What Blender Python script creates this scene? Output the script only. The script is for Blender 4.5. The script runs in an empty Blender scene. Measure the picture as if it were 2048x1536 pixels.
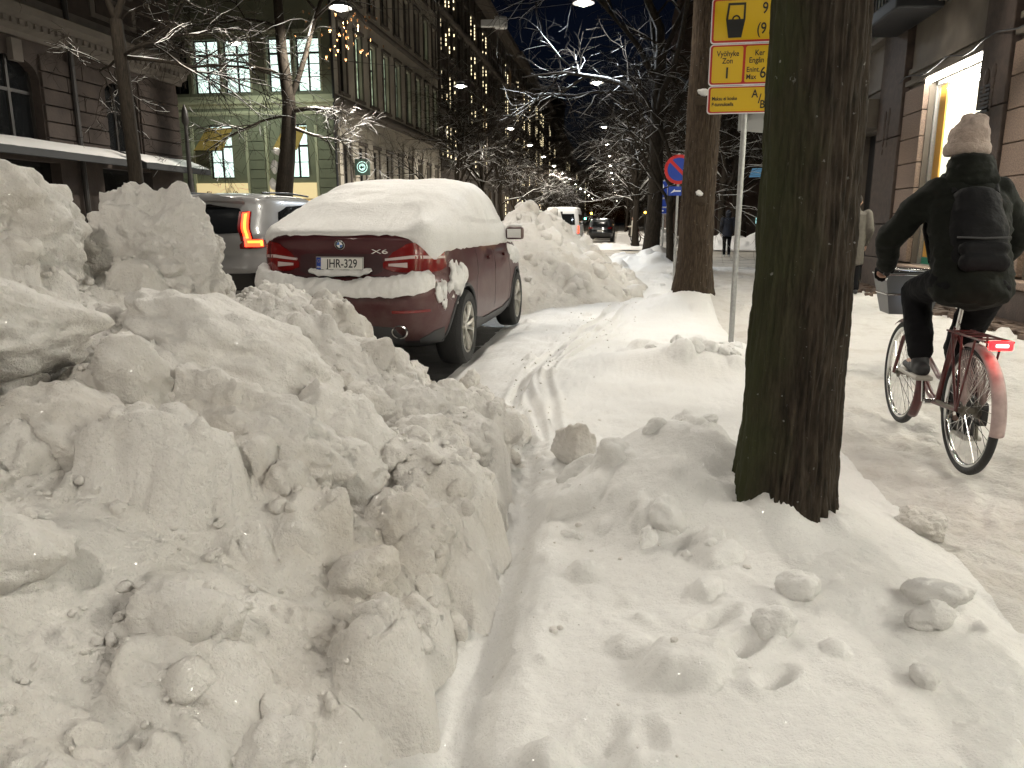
import bpy, bmesh, math, random
import numpy as np
from mathutils import Vector, Matrix

# ------------------------------------------------------------------ scene, camera, sky, exposure
S = bpy.context.scene
C = S.collection
R = math.radians
PI = math.pi

cam_d = bpy.data.cameras.new("camera")
cam_d.sensor_fit = 'HORIZONTAL'
cam_d.sensor_width = 36.0
cam_d.lens = 36.0 * 1500.0 / 2048.0
cam_d.clip_start = 0.05
cam_d.clip_end = 3000
cam = bpy.data.objects.new("camera", cam_d)
C.objects.link(cam)
cam.location = (0, 0, 1.35)
cam.rotation_euler = (R(90 - 12.19), 0, R(8.01))
S.camera = cam

W = bpy.data.worlds.new("World")
S.world = W
W.use_nodes = True
wn = W.node_tree.nodes
wl = W.node_tree.links
bgn = wn["Background"]
sky = wn.new("ShaderNodeTexSky")
sky.sky_type = 'NISHITA'
sky.sun_disc = False
sky.sun_elevation = R(-4.0)
sky.sun_rotation = R(0)
sky.ozone_density = 2.5
sky.altitude = 30
# thin night cloud: the same night sky seen through broken cloud
wtc = wn.new("ShaderNodeTexCoord")
wno = wn.new("ShaderNodeTexNoise")
wno.inputs["Scale"].default_value = 3.5
wno.inputs["Detail"].default_value = 5
wrp = wn.new("ShaderNodeMapRange")
wrp.inputs["From Min"].default_value = 0.38
wrp.inputs["From Max"].default_value = 0.72
wrp.inputs["To Min"].default_value = 0.75
wrp.inputs["To Max"].default_value = 1.7
wmx = wn.new("ShaderNodeMix")
wmx.data_type = 'RGBA'
wmx.blend_type = 'MULTIPLY'
wmx.inputs[0].default_value = 1.0
wl.new(wtc.outputs["Generated"], wno.inputs["Vector"])
wl.new(wno.outputs["Fac"], wrp.inputs["Value"])
wl.new(sky.outputs["Color"], wmx.inputs[6])
wl.new(wrp.outputs[0], wmx.inputs[7])
wl.new(wmx.outputs[2], bgn.inputs["Color"])
bgn.inputs["Strength"].default_value = 0.05

S.view_settings.view_transform = 'Standard'
S.view_settings.look = 'None'
S.view_settings.exposure = 0.2
S.view_settings.gamma = 1.0
S.cycles.use_denoising = True
S.cycles.max_bounces = 6
S.cycles.diffuse_bounces = 3
S.cycles.glossy_bounces = 3
S.cycles.transmission_bounces = 4
S.cycles.transparent_max_bounces = 6
S.cycles.caustics_reflective = False
S.cycles.caustics_refractive = False
S.cycles.sample_clamp_indirect = 4.0
LAMP_W = 2250.0           # watts of each street pendant
LAMP_COL = (1.0, 0.93, 0.815)

# ------------------------------------------------------------------ numpy noise
_rs = np.random.RandomState(7)
_perm = np.concatenate([_rs.permutation(256)] * 3)
_grad = _rs.normal(size=(256, 3))
_grad /= np.linalg.norm(_grad, axis=1)[:, None]

def pnoise(x, y, z=None):
    x = np.asarray(x, float)
    y = np.asarray(y, float)
    z = np.zeros_like(x) if z is None else np.asarray(z, float) + np.zeros_like(x)
    xi = np.floor(x).astype(int); yi = np.floor(y).astype(int); zi = np.floor(z).astype(int)
    xf, yf, zf = x - xi, y - yi, z - zi
    u = xf ** 3 * (xf * (xf * 6 - 15) + 10)
    v = yf ** 3 * (yf * (yf * 6 - 15) + 10)
    w = zf ** 3 * (zf * (zf * 6 - 15) + 10)
    xi &= 255; yi &= 255; zi &= 255
    def g(i, j, k):
        h = _perm[_perm[_perm[xi + i] + yi + j] + zi + k]
        gv = _grad[h]
        return gv[..., 0] * (xf - i) + gv[..., 1] * (yf - j) + gv[..., 2] * (zf - k)
    x00 = g(0,0,0) * (1-u) + g(1,0,0) * u
    x10 = g(0,1,0) * (1-u) + g(1,1,0) * u
    x01 = g(0,0,1) * (1-u) + g(1,0,1) * u
    x11 = g(0,1,1) * (1-u) + g(1,1,1) * u
    return ((x00 * (1-v) + x10 * v) * (1-w) + (x01 * (1-v) + x11 * v) * w) * 1.6

def fbm(x, y, z=None, octv=4, gain=0.5, lac=2.03):
    a, f, s = 1.0, 1.0, 0.0
    for o in range(octv):
        s = s + a * pnoise(x * f + 17.3 * o, y * f - 9.1 * o, None if z is None else z * f + 5.7 * o)
        a *= gain; f *= lac
    return s

def sstep(a, b, x):
    t = np.clip((x - a) / (b - a), 0, 1)
    return t * t * (3 - 2 * t)

def pchip(xs, ys, x):
    xs = np.asarray(xs, float); ys = np.asarray(ys, float)
    h = np.diff(xs); d = np.diff(ys) / h
    m = np.zeros_like(ys)
    for i in range(1, len(xs) - 1):
        if d[i-1] * d[i] > 0:
            w1 = 2 * h[i] + h[i-1]; w2 = h[i] + 2 * h[i-1]
            m[i] = (w1 + w2) / (w1 / d[i-1] + w2 / d[i])
    m[0] = d[0]; m[-1] = d[-1]
    x = np.clip(x, xs[0], xs[-1])
    i = np.clip(np.searchsorted(xs, x) - 1, 0, len(xs) - 2)
    t = (x - xs[i]) / h[i]
    return ((2*t**3 - 3*t**2 + 1) * ys[i] + (t**3 - 2*t**2 + t) * h[i] * m[i]
            + (-2*t**3 + 3*t**2) * ys[i+1] + (t**3 - t**2) * h[i] * m[i+1])

# ------------------------------------------------------------------ objects
def tag(o, label=None, cat=None, group=None, kind=None):
    if label: o["label"] = label
    if cat: o["category"] = cat
    if group: o["group"] = group
    if kind: o["kind"] = kind
    return o

def empty(name, loc=(0, 0, 0), rz=0.0):
    o = bpy.data.objects.new(name, None)
    o.empty_display_size = 0.2
    C.objects.link(o)
    o.location = loc
    o.rotation_euler = (0, 0, rz)
    return o

def thing(name, label, cat, loc=(0, 0, 0), rz=0.0, group=None):
    return tag(empty(name, loc, rz), label, cat, group)

def link(name, me, parent=None, loc=None, rot=None, scale=None):
    o = bpy.data.objects.new(name, me)
    C.objects.link(o)
    if parent is not None: o.parent = parent
    if loc is not None: o.location = loc
    if rot is not None: o.rotation_euler = rot
    if scale is not None: o.scale = scale if hasattr(scale, '__len__') else (scale,) * 3
    return o

def copy_tree(o, parent=None):
    c = o.copy()
    C.objects.link(c)
    c.parent = parent
    for ch in o.children:
        copy_tree(ch, c)
    return c

def np_mesh(name, V, Fq, mat=None, smooth=True):
    """fast mesh from arrays; Fq (n,3) or (n,4)"""
    V = np.asarray(V, np.float32); Fq = np.asarray(Fq, np.int32)
    me = bpy.data.meshes.new(name)
    k = Fq.shape[1]
    me.vertices.add(len(V)); me.vertices.foreach_set("co", V.ravel())
    me.loops.add(Fq.size); me.loops.foreach_set("vertex_index", Fq.ravel())
    me.polygons.add(len(Fq))
    me.polygons.foreach_set("loop_start", np.arange(0, Fq.size, k, dtype=np.int32))
    me.polygons.foreach_set("use_smooth", np.full(len(Fq), smooth))
    me.update(calc_edges=True)
    if mat: me.materials.append(mat)
    return me

def grid_faces(nu, nv, wrap_u=False):
    i = np.arange(nu if wrap_u else nu - 1)[:, None]; j = np.arange(nv - 1)[None, :]
    i2 = (i + 1) % nu
    return np.stack([i * nv + j, i2 * nv + j, i2 * nv + j + 1, i * nv + j + 1], -1).reshape(-1, 4)

class MB:
    """collects shapes into one mesh"""
    def __init__(s):
        s.v = []; s.f = []; s.m = []; s.mi = 0
    def add(s, vs, fs):
        b = len(s.v)
        s.v.extend([tuple(map(float, p)) for p in vs])
        s.f.extend([tuple(int(i) + b for i in f) for f in fs])
        s.m.extend([s.mi] * len(fs))
        return s
    def box(s, x0, x1, y0, y1, z0, z1):
        vs = [(x0,y0,z0),(x1,y0,z0),(x1,y1,z0),(x0,y1,z0),(x0,y0,z1),(x1,y0,z1),(x1,y1,z1),(x0,y1,z1)]
        return s.add(vs, [(0,3,2,1),(4,5,6,7),(0,1,5,4),(1,2,6,5),(2,3,7,6),(3,0,4,7)])
    def bbox(s, x0, x1, y0, y1, z0, z1, b=0.01):
        """box with chamfered edges"""
        bm = bmesh.new()
        bmesh.ops.create_cube(bm, size=1)
        for v in bm.verts:
            v.co = Vector(((x0+x1)/2 + v.co.x*(x1-x0), (y0+y1)/2 + v.co.y*(y1-y0), (z0+z1)/2 + v.co.z*(z1-z0)))
        bmesh.ops.bevel(bm, geom=bm.edges[:] , offset=b, segments=2, profile=0.6, affect='EDGES')
        bm.verts.index_update()
        s.add([v.co for v in bm.verts], [[v.index for v in f.verts] for f in bm.faces])
        bm.free()
        return s
    def tube(s, pts, rad, n=8, cap=True):
        pts = [Vector(p) for p in pts]
        if not hasattr(rad, '__len__'): rad = [rad] * len(pts)
        t0 = (pts[1] - pts[0]).normalized()
        ref = Vector((0, 0, 1)) if abs(t0.z) < 0.9 else Vector((1, 0, 0))
        nrm = t0.cross(ref).normalized()
        vs = []
        for i, p in enumerate(pts):
            a = pts[max(i-1, 0)]; b = pts[min(i+1, len(pts)-1)]
            t = (b - a).normalized()
            nrm = (nrm - t * nrm.dot(t)).normalized()
            bn = t.cross(nrm)
            for k in range(n):
                an = 2 * PI * k / n
                vs.append(p + (nrm * math.cos(an) + bn * math.sin(an)) * rad[i])
        fs = []
        for i in range(len(pts) - 1):
            for k in range(n):
                k2 = (k + 1) % n
                fs.append((i*n+k, i*n+k2, (i+1)*n+k2, (i+1)*n+k))
        if cap:
            fs.append(tuple(range(n))[::-1]); fs.append(tuple((len(pts)-1)*n + k for k in range(n)))
        return s.add(vs, fs)
    def ring(s, c, axis, R_, r, n=40, m=8, sx=1.0):
        """torus about axis ('x','y','z')"""
        vs = []; fs = []
        for i in range(n):
            a = 2*PI*i/n
            for j in range(m):
                b = 2*PI*j/m
                rr = R_ + r*math.cos(b); h = r*sx*math.sin(b)
                p = (rr*math.cos(a), rr*math.sin(a), h)
                p = {'z': p, 'x': (p[2], p[0], p[1]), 'y': (p[0], p[2], p[1])}[axis]
                vs.append((c[0]+p[0], c[1]+p[1], c[2]+p[2]))
        for i in range(n):
            for j in range(m):
                i2 = (i+1) % n; j2 = (j+1) % m
                fs.append((i*m+j, i2*m+j, i2*m+j2, i*m+j2))
        return s.add(vs, fs)
    def lathe(s, prof, c=(0,0,0), axis='z', n=32, a0=0.0, a1=2*PI, cap=False):
        """prof list of (r, h)"""
        full = abs(a1 - a0 - 2*PI) < 1e-6
        m = len(prof); vs = []; fs = []
        cnt = n if full else n + 1
        for i in range(cnt):
            a = a0 + (a1 - a0) * i / n
            for (r, h) in prof:
                p = (r*math.cos(a), r*math.sin(a), h)
                p = {'z': p, 'x': (p[2], p[0], p[1]), 'y': (p[0], p[2], p[1])}[axis]
                vs.append((c[0]+p[0], c[1]+p[1], c[2]+p[2]))
        for i in range(n):
            i2 = (i+1) % cnt
            for j in range(m-1):
                fs.append((i*m+j, i2*m+j, i2*m+j+1, i*m+j+1))
        return s.add(vs, fs)
    def prism(s, poly, z0, z1, axis='z'):
        """poly (a,b) list extruded from z0 to z1 along axis"""
        n = len(poly)
        def q(a, b, h):
            return {'z': (a, b, h), 'x': (h, a, b), 'y': (a, h, b)}[axis]
        vs = [q(a, b, z0) for a, b in poly] + [q(a, b, z1) for a, b in poly]
        fs = [tuple(range(n))[::-1], tuple(range(n, 2*n))]
        for i in range(n):
            j = (i+1) % n
            fs.append((i, j, n+j, n+i))
        return s.add(vs, fs)
    def mesh(s, name, mat, smooth=False, angle=None):
        me = bpy.data.meshes.new(name)
        me.from_pydata(s.v, [], s.f)
        mats = mat if isinstance(mat, (list, tuple)) else [mat]
        for m in mats: me.materials.append(m)
        if len(mats) > 1: me.polygons.foreach_set("material_index", s.m)
        bm = bmesh.new(); bm.from_mesh(me)
        bmesh.ops.recalc_face_normals(bm, faces=bm.faces)
        bm.to_mesh(me); bm.free()
        if smooth:
            me.polygons.foreach_set("use_smooth", [True]*len(me.polygons))
            me.set_sharp_from_angle(angle=R(angle if angle else 35))
        me.update()
        return me
    def build(s, name, mat, parent=None, smooth=False, angle=None, loc=None, rot=None):
        return link(name, s.mesh(name, mat, smooth, angle), parent, loc, rot)

TMP = bpy.data.scenes.new("workbench")      # scratch scene for evaluating modifiers quickly; removed at the end
def eval_mesh(o, extra=()):
    for q in (o, *extra): TMP.collection.objects.link(q)
    with bpy.context.temp_override(scene=TMP, view_layer=TMP.view_layers[0]):
        dg = bpy.context.evaluated_depsgraph_get(); dg.update()
        me = bpy.data.meshes.new_from_object(o.evaluated_get(dg))
    for q in (o, *extra): bpy.data.objects.remove(q)
    return me

def text_mesh(name, txt, size, mat, parent, loc, rot, align='CENTER', ext=0.001, sx=1.0, bold=0.0):
    cu = bpy.data.curves.new("t", 'FONT')
    cu.body = txt; cu.size = size; cu.align_x = align; cu.align_y = 'CENTER'
    cu.extrude = ext; cu.offset = bold; cu.resolution_u = 4
    me = eval_mesh(bpy.data.objects.new("t", cu)); bpy.data.curves.remove(cu)
    me.materials.clear(); me.materials.append(mat)
    return link(name, me, parent, loc, rot, (sx, 1, 1))

# ------------------------------------------------------------------ materials
def new_mat(name):
    m = bpy.data.materials.new(name); m.use_nodes = True
    return m, m.node_tree.nodes, m.node_tree.links, m.node_tree.nodes["Principled BSDF"]

def mat(name, col, rough=0.6, metal=0.0, emit=None, estr=0.0, spec=0.5, var=0.0, vscale=6.0, bump=0.0, bscale=40.0, coat=0.0):
    m, n, l, b = new_mat(name)
    b.inputs["Base Color"].default_value = (*col, 1)
    b.inputs["Roughness"].default_value = rough
    b.inputs["Metallic"].default_value = metal
    b.inputs["Specular IOR Level"].default_value = spec
    b.inputs["Coat Weight"].default_value = coat
    if emit:
        b.inputs["Emission Color"].default_value = (*emit, 1)
        b.inputs["Emission Strength"].default_value = estr
    if var or bump:
        tc = n.new("ShaderNodeTexCoord")
        if var:
            no = n.new("ShaderNodeTexNoise"); no.inputs["Scale"].default_value = vscale; no.inputs["Detail"].default_value = 6
            l.new(tc.outputs["Object"], no.inputs["Vector"])
            mr = n.new("ShaderNodeMapRange"); mr.inputs["From Min"].default_value = 0.3; mr.inputs["From Max"].default_value = 0.7
            mr.inputs["To Min"].default_value = 1 - var; mr.inputs["To Max"].default_value = 1 + var
            l.new(no.outputs["Fac"], mr.inputs["Value"])
            mx = n.new("ShaderNodeMix"); mx.data_type = 'RGBA'; mx.blend_type = 'MULTIPLY'; mx.inputs[0].default_value = 1
            mx.inputs[6].default_value = (*col, 1)
            l.new(mr.outputs[0], mx.inputs[7]); l.new(mx.outputs[2], b.inputs["Base Color"])
        if bump:
            n2 = n.new("ShaderNodeTexNoise"); n2.inputs["Scale"].default_value = bscale; n2.inputs["Detail"].default_value = 5
            l.new(tc.outputs["Object"], n2.inputs["Vector"])
            bp = n.new("ShaderNodeBump"); bp.inputs["Strength"].default_value = bump; bp.inputs["Distance"].default_value = 0.02
            l.new(n2.outputs["Fac"], bp.inputs["Height"]); l.new(bp.outputs["Normal"], b.inputs["Normal"])
    return m

def snow_mat(name, col=(0.80, 0.775, 0.74), dirt=(0.50, 0.44, 0.36), dirt_amt=0.25, grain=1.0, lump=0.0, sss=0.0, d_scale=1.3):
    """snow: granular, with uneven grey-brown dirt"""
    m, n, l, b = new_mat(name)
    geo = n.new("ShaderNodeNewGeometry")
    def noise(scale, det, rough=0.6):
        t = n.new("ShaderNodeTexNoise"); t.inputs["Scale"].default_value = scale
        t.inputs["Detail"].default_value = det; t.inputs["Roughness"].default_value = rough
        l.new(geo.outputs["Position"], t.inputs["Vector"]); return t
    d = noise(d_scale, 8, 0.65)
    mr = n.new("ShaderNodeMapRange"); mr.inputs["From Min"].default_value = 0.48; mr.inputs["From Max"].default_value = 0.78
    mr.inputs["To Max"].default_value = dirt_amt * 2
    l.new(d.outputs["Fac"], mr.inputs["Value"])
    f = noise(60, 3)
    mf = n.new("ShaderNodeMapRange"); mf.inputs["To Min"].default_value = 0.93; mf.inputs["To Max"].default_value = 1.05
    l.new(f.outputs["Fac"], mf.inputs["Value"])
    mx = n.new("ShaderNodeMix"); mx.data_type = 'RGBA'
    mx.inputs[6].default_value = (*col, 1); mx.inputs[7].default_value = (*dirt, 1)
    l.new(mr.outputs[0], mx.inputs[0])
    mm = n.new("ShaderNodeMix"); mm.data_type = 'RGBA'; mm.blend_type = 'MULTIPLY'; mm.inputs[0].default_value = 1
    l.new(mx.outputs[2], mm.inputs[6]); l.new(mf.outputs[0], mm.inputs[7])
    # grit: tiny dark specks of road sand
    gr = n.new("ShaderNodeTexVoronoi"); gr.inputs["Scale"].default_value = 34
    l.new(geo.outputs["Position"], gr.inputs["Vector"])
    gm = n.new("ShaderNodeMapRange"); gm.inputs["From Min"].default_value = 0.03; gm.inputs["From Max"].default_value = 0.10
    gm.inputs["To Min"].default_value = 0.4; gm.inputs["To Max"].default_value = 0.0
    l.new(gr.outputs["Distance"], gm.inputs["Value"])
    gs = n.new("ShaderNodeSeparateColor"); l.new(gr.outputs["Color"], gs.inputs[0])
    gt = n.new("ShaderNodeMath"); gt.operation = 'GREATER_THAN'; gt.inputs[1].default_value = 0.86
    l.new(gs.outputs[0], gt.inputs[0])
    gq = n.new("ShaderNodeMath"); gq.operation = 'MULTIPLY'
    l.new(gm.outputs[0], gq.inputs[0]); l.new(gt.outputs[0], gq.inputs[1])
    gk = n.new("ShaderNodeMath"); gk.operation = 'MULTIPLY'
    l.new(gq.outputs[0], gk.inputs[0]); l.new(mr.outputs[0], gk.inputs[1])
    g2 = n.new("ShaderNodeMix"); g2.data_type = 'RGBA'; g2.inputs[7].default_value = (0.16, 0.13, 0.10, 1)
    l.new(gk.outputs[0], g2.inputs[0]); l.new(mm.outputs[2], g2.inputs[6])
    l.new(g2.outputs[2], b.inputs["Base Color"])
    b.inputs["Roughness"].default_value = 0.55
    b.inputs["Specular IOR Level"].default_value = 0.25
    if sss:
        b.inputs["Subsurface Weight"].default_value = sss
        b.inputs["Subsurface Radius"].default_value = (0.014, 0.012, 0.010)
        b.inputs["Subsurface Scale"].default_value = 1.0
    # grain relief
    g1 = noise(140, 4, 0.7); g0 = noise(28, 5, 0.6)
    b1 = n.new("ShaderNodeBump"); b1.inputs["Strength"].default_value = 0.65 * grain; b1.inputs["Distance"].default_value = 0.008
    b0 = n.new("ShaderNodeBump"); b0.inputs["Strength"].default_value = 0.6; b0.inputs["Distance"].default_value = 0.02 * (0.6 + lump)
    l.new(g0.outputs["Fac"], b0.inputs["Height"]); l.new(g1.outputs["Fac"], b1.inputs["Height"])
    l.new(b0.outputs["Normal"], b1.inputs["Normal"]); l.new(b1.outputs["Normal"], b.inputs["Normal"])
    # ice glints: a few crystals turned to the light
    v = n.new("ShaderNodeTexVoronoi"); v.inputs["Scale"].default_value = 260
    l.new(geo.outputs["Position"], v.inputs["Vector"])
    sep = n.new("ShaderNodeSeparateColor"); l.new(v.outputs["Color"], sep.inputs[0])
    th = n.new("ShaderNodeMath"); th.operation = 'GREATER_THAN'; th.inputs[1].default_value = 0.975
    l.new(sep.outputs[0], th.inputs[0])
    gl = n.new("ShaderNodeBsdfGlossy"); gl.inputs["Roughness"].default_value = 0.16; gl.inputs["Color"].default_value = (0.9, 0.9, 0.9, 1)
    va = n.new("ShaderNodeVectorMath"); va.operation = 'SUBTRACT'; va.inputs[1].default_value = (0.5, 0.5, 0.5)
    l.new(v.outputs["Color"], va.inputs[0])
    vb = n.new("ShaderNodeVectorMath"); vb.operation = 'MULTIPLY_ADD'; vb.inputs[1].default_value = (1.6, 1.6, 1.6)
    l.new(va.outputs[0], vb.inputs[0]); l.new(geo.outputs["Normal"], vb.inputs[2])
    vn = n.new("ShaderNodeVectorMath"); vn.operation = 'NORMALIZE'; l.new(vb.outputs[0], vn.inputs[0])
    l.new(vn.outputs[0], gl.inputs["Normal"])
    k = n.new("ShaderNodeMath"); k.operation = 'MULTIPLY'; k.inputs[1].default_value = 0.11
    l.new(th.outputs[0], k.inputs[0])
    ms = n.new("ShaderNodeMixShader")
    l.new(k.outputs[0], ms.inputs[0]); l.new(b.outputs[0], ms.inputs[1]); l.new(gl.outputs[0], ms.inputs[2])
    l.new(ms.outputs[0], n["Material Output"].inputs["Surface"])
    return m

M = {}
M['snow'] = snow_mat('ploughed_snow', lump=1.4, sss=0.0, dirt_amt=0.34)
M['snow_clean'] = snow_mat('fresh_snow', col=(0.84, 0.83, 0.81), dirt_amt=0.07, grain=0.9, sss=0.0)
M['snow_walk'] = snow_mat('trodden_snow', col=(0.66, 0.635, 0.60), dirt=(0.40, 0.345, 0.28), dirt_amt=0.30, lump=1.2, d_scale=2.2)
M['snow_road'] = snow_mat('road_snow', col=(0.50, 0.46, 0.40), dirt=(0.12, 0.10, 0.085), dirt_amt=0.5, lump=1.0, d_scale=0.7)
M['asphalt'] = mat('wet_asphalt', (0.035, 0.034, 0.034), 0.45, var=0.4, vscale=3, bump=0.4, bscale=90)
M['black'] = mat('black_plastic', (0.012, 0.012, 0.013), 0.5)
M['rubber'] = mat('tyre_rubber', (0.018, 0.018, 0.018), 0.75, bump=0.3, bscale=60)
M['chrome'] = mat('chrome', (0.75, 0.75, 0.74), 0.18, 1.0)
M['steel'] = mat('galvanised_steel', (0.42, 0.42, 0.41), 0.5, 0.85, var=0.12, vscale=30)
M['alloy'] = mat('alloy_rim', (0.55, 0.53, 0.48), 0.32, 0.9)
M['glass_dark'] = mat('dark_glass', (0.01, 0.011, 0.012), 0.06, 0.0, spec=0.7)
M['white_print'] = mat('white_print', (0.8, 0.8, 0.78), 0.4)
M['black_print'] = mat('black_print', (0.012, 0.012, 0.012), 0.5)
M['blue_print'] = mat('blue_print', (0.015, 0.05, 0.30), 0.4)
# ------------------------------------------------------------------ ground and snow
rng = np.random.RandomState(11)
random.seed(5)

def ico(sub):
    bm = bmesh.new(); bmesh.ops.create_icosphere(bm, subdivisions=sub, radius=1)
    bm.verts.index_update()
    V = np.array([v.co for v in bm.verts]); Fc = np.array([[v.index for v in f.verts] for f in bm.faces])
    bm.free(); return V, Fc
ICO = {k: ico(k) for k in (2, 3, 4, 5, 6)}

def clod_arr(seed, sub, planes=9, sharp=9.0, rough=0.10, fine=0.035, dmin=0.62):
    """broken lump: soft intersection of random half-spaces, roughened"""
    rs = np.random.RandomState(seed)
    n, Fc = ICO[sub]
    m = rs.normal(size=(planes, 3)); m /= np.linalg.norm(m, axis=1)[:, None]
    d = rs.uniform(dmin, 1.0, planes)
    q = np.clip(n @ m.T, 0, None) / d
    r = (np.sum(q ** sharp, 1) + (1 / 1.06) ** sharp) ** (-1.0 / sharp)
    o = seed * 3.7
    bl = np.abs(pnoise(n[:,0]*3.4 + o, n[:,1]*3.4, n[:,2]*3.4)) + 0.55 * np.abs(pnoise(n[:,0]*7.5 + o, n[:,1]*7.5, n[:,2]*7.5)) + 0.3 * np.abs(pnoise(n[:,0]*16 + o, n[:,1]*16, n[:,2]*16))
    r = r * (0.93 + rough * fbm(n[:,0]*1.9 + o, n[:,1]*1.9, n[:,2]*1.9, 3) + fine * 2.6 * bl)
    return n * r[:, None], Fc

def clod_mesh(name, seed, sub, m, **k):
    V, Fc = clod_arr(seed, sub, **k)
    return np_mesh(name, V, Fc, m)

CL3 = [clod_mesh("snow_clod", 100 + i, 3, M['snow'], rough=0.16, fine=0.05) for i in range(14)]
CL4 = [clod_mesh("snow_clod", 200 + i, 4, M['snow'], rough=0.17, fine=0.055, sharp=10) for i in range(14)]
CLW = [clod_mesh('snow_clod', 500 + i, 4, M['snow_clean'], rough=0.16, fine=0.03, sharp=6) for i in range(10)]

def domes(X, Y, Hh, xs, ys, n, rmin, rmax, amp, seed, region, facet=0.5, power=2.2, edge=4.0):
    """stamp n rounded, tilted lumps into a height field by maximum"""
    rs = np.random.RandomState(seed)
    base = Hh.copy()
    for i in range(n):
        for _ in range(20):
            cx = rs.uniform(xs[0], xs[-1]); cy = rs.uniform(ys[0], ys[-1])
            if region(cx, cy): break
        r = rmin * (rmax / rmin) ** (rs.rand() ** power)
        i0, i1 = np.searchsorted(xs, [cx - r*1.3, cx + r*1.3]); j0, j1 = np.searchsorted(ys, [cy - r*1.3, cy + r*1.3])
        if i1 - i0 < 3 or j1 - j0 < 3: continue
        x = (X[i0:i1, j0:j1] - cx) / r; y = (Y[i0:i1, j0:j1] - cy) / r
        a = rs.rand() * PI; e = rs.uniform(0.65, 1.0)
        u = (x*math.cos(a) + y*math.sin(a)); v = (-x*math.sin(a) + y*math.cos(a)) / e
        wob = 0.22 * pnoise(x*1.6 + i, y*1.6 + 3.1*i)
        d = np.sqrt(u*u + v*v) * (1 + wob)
        if rs.rand() < facet:
            for k in range(4):
                b = rs.rand() * 2*PI
                d = np.maximum(d, (u*math.cos(b) + v*math.sin(b)) / rs.uniform(0.55, 0.95))
        top = np.clip(1 - d ** edge, 0, None) ** (0.5 if edge > 3 else 0.8) * amp * r * rs.uniform(0.5, 1.1) + (u * rs.normal() + v * rs.normal()) * 0.18 * r
        ic = np.clip(np.searchsorted(xs, cx), 0, len(xs)-1); jc = np.clip(np.searchsorted(ys, cy), 0, len(ys)-1)
        hc = 0.55 * base[i0:i1, j0:j1] + 0.45 * base[ic, jc]
        if edge <= 3:      # soft-edged lumps melt into the surface
            wv = np.clip(1 - d*d, 0, 1); top = np.clip(1 - d ** edge, 0, None) ** 0.8 * amp * r * rs.uniform(0.5, 1.1)
            hc = base[i0:i1, j0:j1] + 0.45 * (base[ic, jc] - base[i0:i1, j0:j1]) * wv
        cand = np.where(d < 1, hc + top, -9)
        Hh[i0:i1, j0:j1] = np.maximum(Hh[i0:i1, j0:j1], cand)
    return Hh

def warp_axis(a, b, fine, coarse, c0, c1):
    """coordinates from a to b: 'fine' spacing between c0 and c1, growing to 'coarse' away from it"""
    out = [c0]
    while out[-1] < c1: out.append(out[-1] + fine)
    s = fine
    while out[-1] < b: s = min(s * 1.03, coarse); out.append(out[-1] + s)
    s = fine; lo = [c0]
    while lo[-1] > a: s = min(s * 1.03, coarse); lo.append(lo[-1] - s)
    return np.array(lo[:0:-1] + out)

def height_obj(name, xs, ys, Hf, m, disp=None):
    X, Y = np.meshgrid(xs, ys, indexing='ij')
    V = np.stack([X, Y, Hf], -1)
    if disp is not None: V = V + disp
    return link(name, np_mesh(name, V.reshape(-1, 3), grid_faces(len(xs), len(ys)), m))

# --- the near snow: verge strip, rut, tree mounds, trodden pavement
RUT_Y = [-2, 1.0, 1.9, 3.2, 4.2, 5.2, 6.35, 7.6, 9.0, 10.5, 12.0, 13.5]
RUT_X = [-0.33, -0.34, -0.37, -0.42, -0.50, -0.66, -0.78, -0.66, -0.44, -0.22, -0.05, 0.15]
def rut_x(Y): return pchip(RUT_Y, RUT_X, Y)

def verge_base(X, Y):
    """smooth large shape of the near snow"""
    h = 0.0 * X
    strip = sstep(1.36, 1.10, X + 0.06 * pnoise(X*2, Y*1.4)) * sstep(-0.9, -0.35, X + 0*Y)
    # verge strip, highest round the near tree
    h += strip * (0.025 + 0.03 * sstep(4.4, 3.0, Y))
    def bump(cx, cy, rx, ry, a, p=1.0):
        return a * np.exp(-(((X-cx)/rx)**2 + ((Y-cy)/ry)**2) ** p)
    h += bump(0.74, 3.0, 0.55, 0.55, 0.12)
    h += bump(0.55, 1.75, 0.75, 0.8, 0.09)
    h += bump(0.17, 3.30, 0.38, 0.42, 0.25, 1.6)
    h += bump(0.42, 3.55, 0.40, 0.30, 0.15, 1.6)
    h += bump(0.85, 7.3, 0.75, 0.55, 0.17, 1.3)
    h += bump(0.35, 6.95, 0.45, 0.30, 0.09)
    h += bump(1.13, 11.75, 0.75, 0.9, 0.34, 1.0)
    # long smooth bank between the parked car and the trees
    h += 0.03 * np.exp(-((X + 0.55 + 0.05*Y - 0.45) / 0.55) ** 2) * sstep(4.5, 7.0, Y) * sstep(14, 11, Y)
    # falls away to the cleared road under the car
    h -= 0.11 * sstep(-1.05, -1.75, X + 0.08 * pnoise(X*3, Y*3)) * sstep(5.4, 6.4, Y)
    return h

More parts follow.
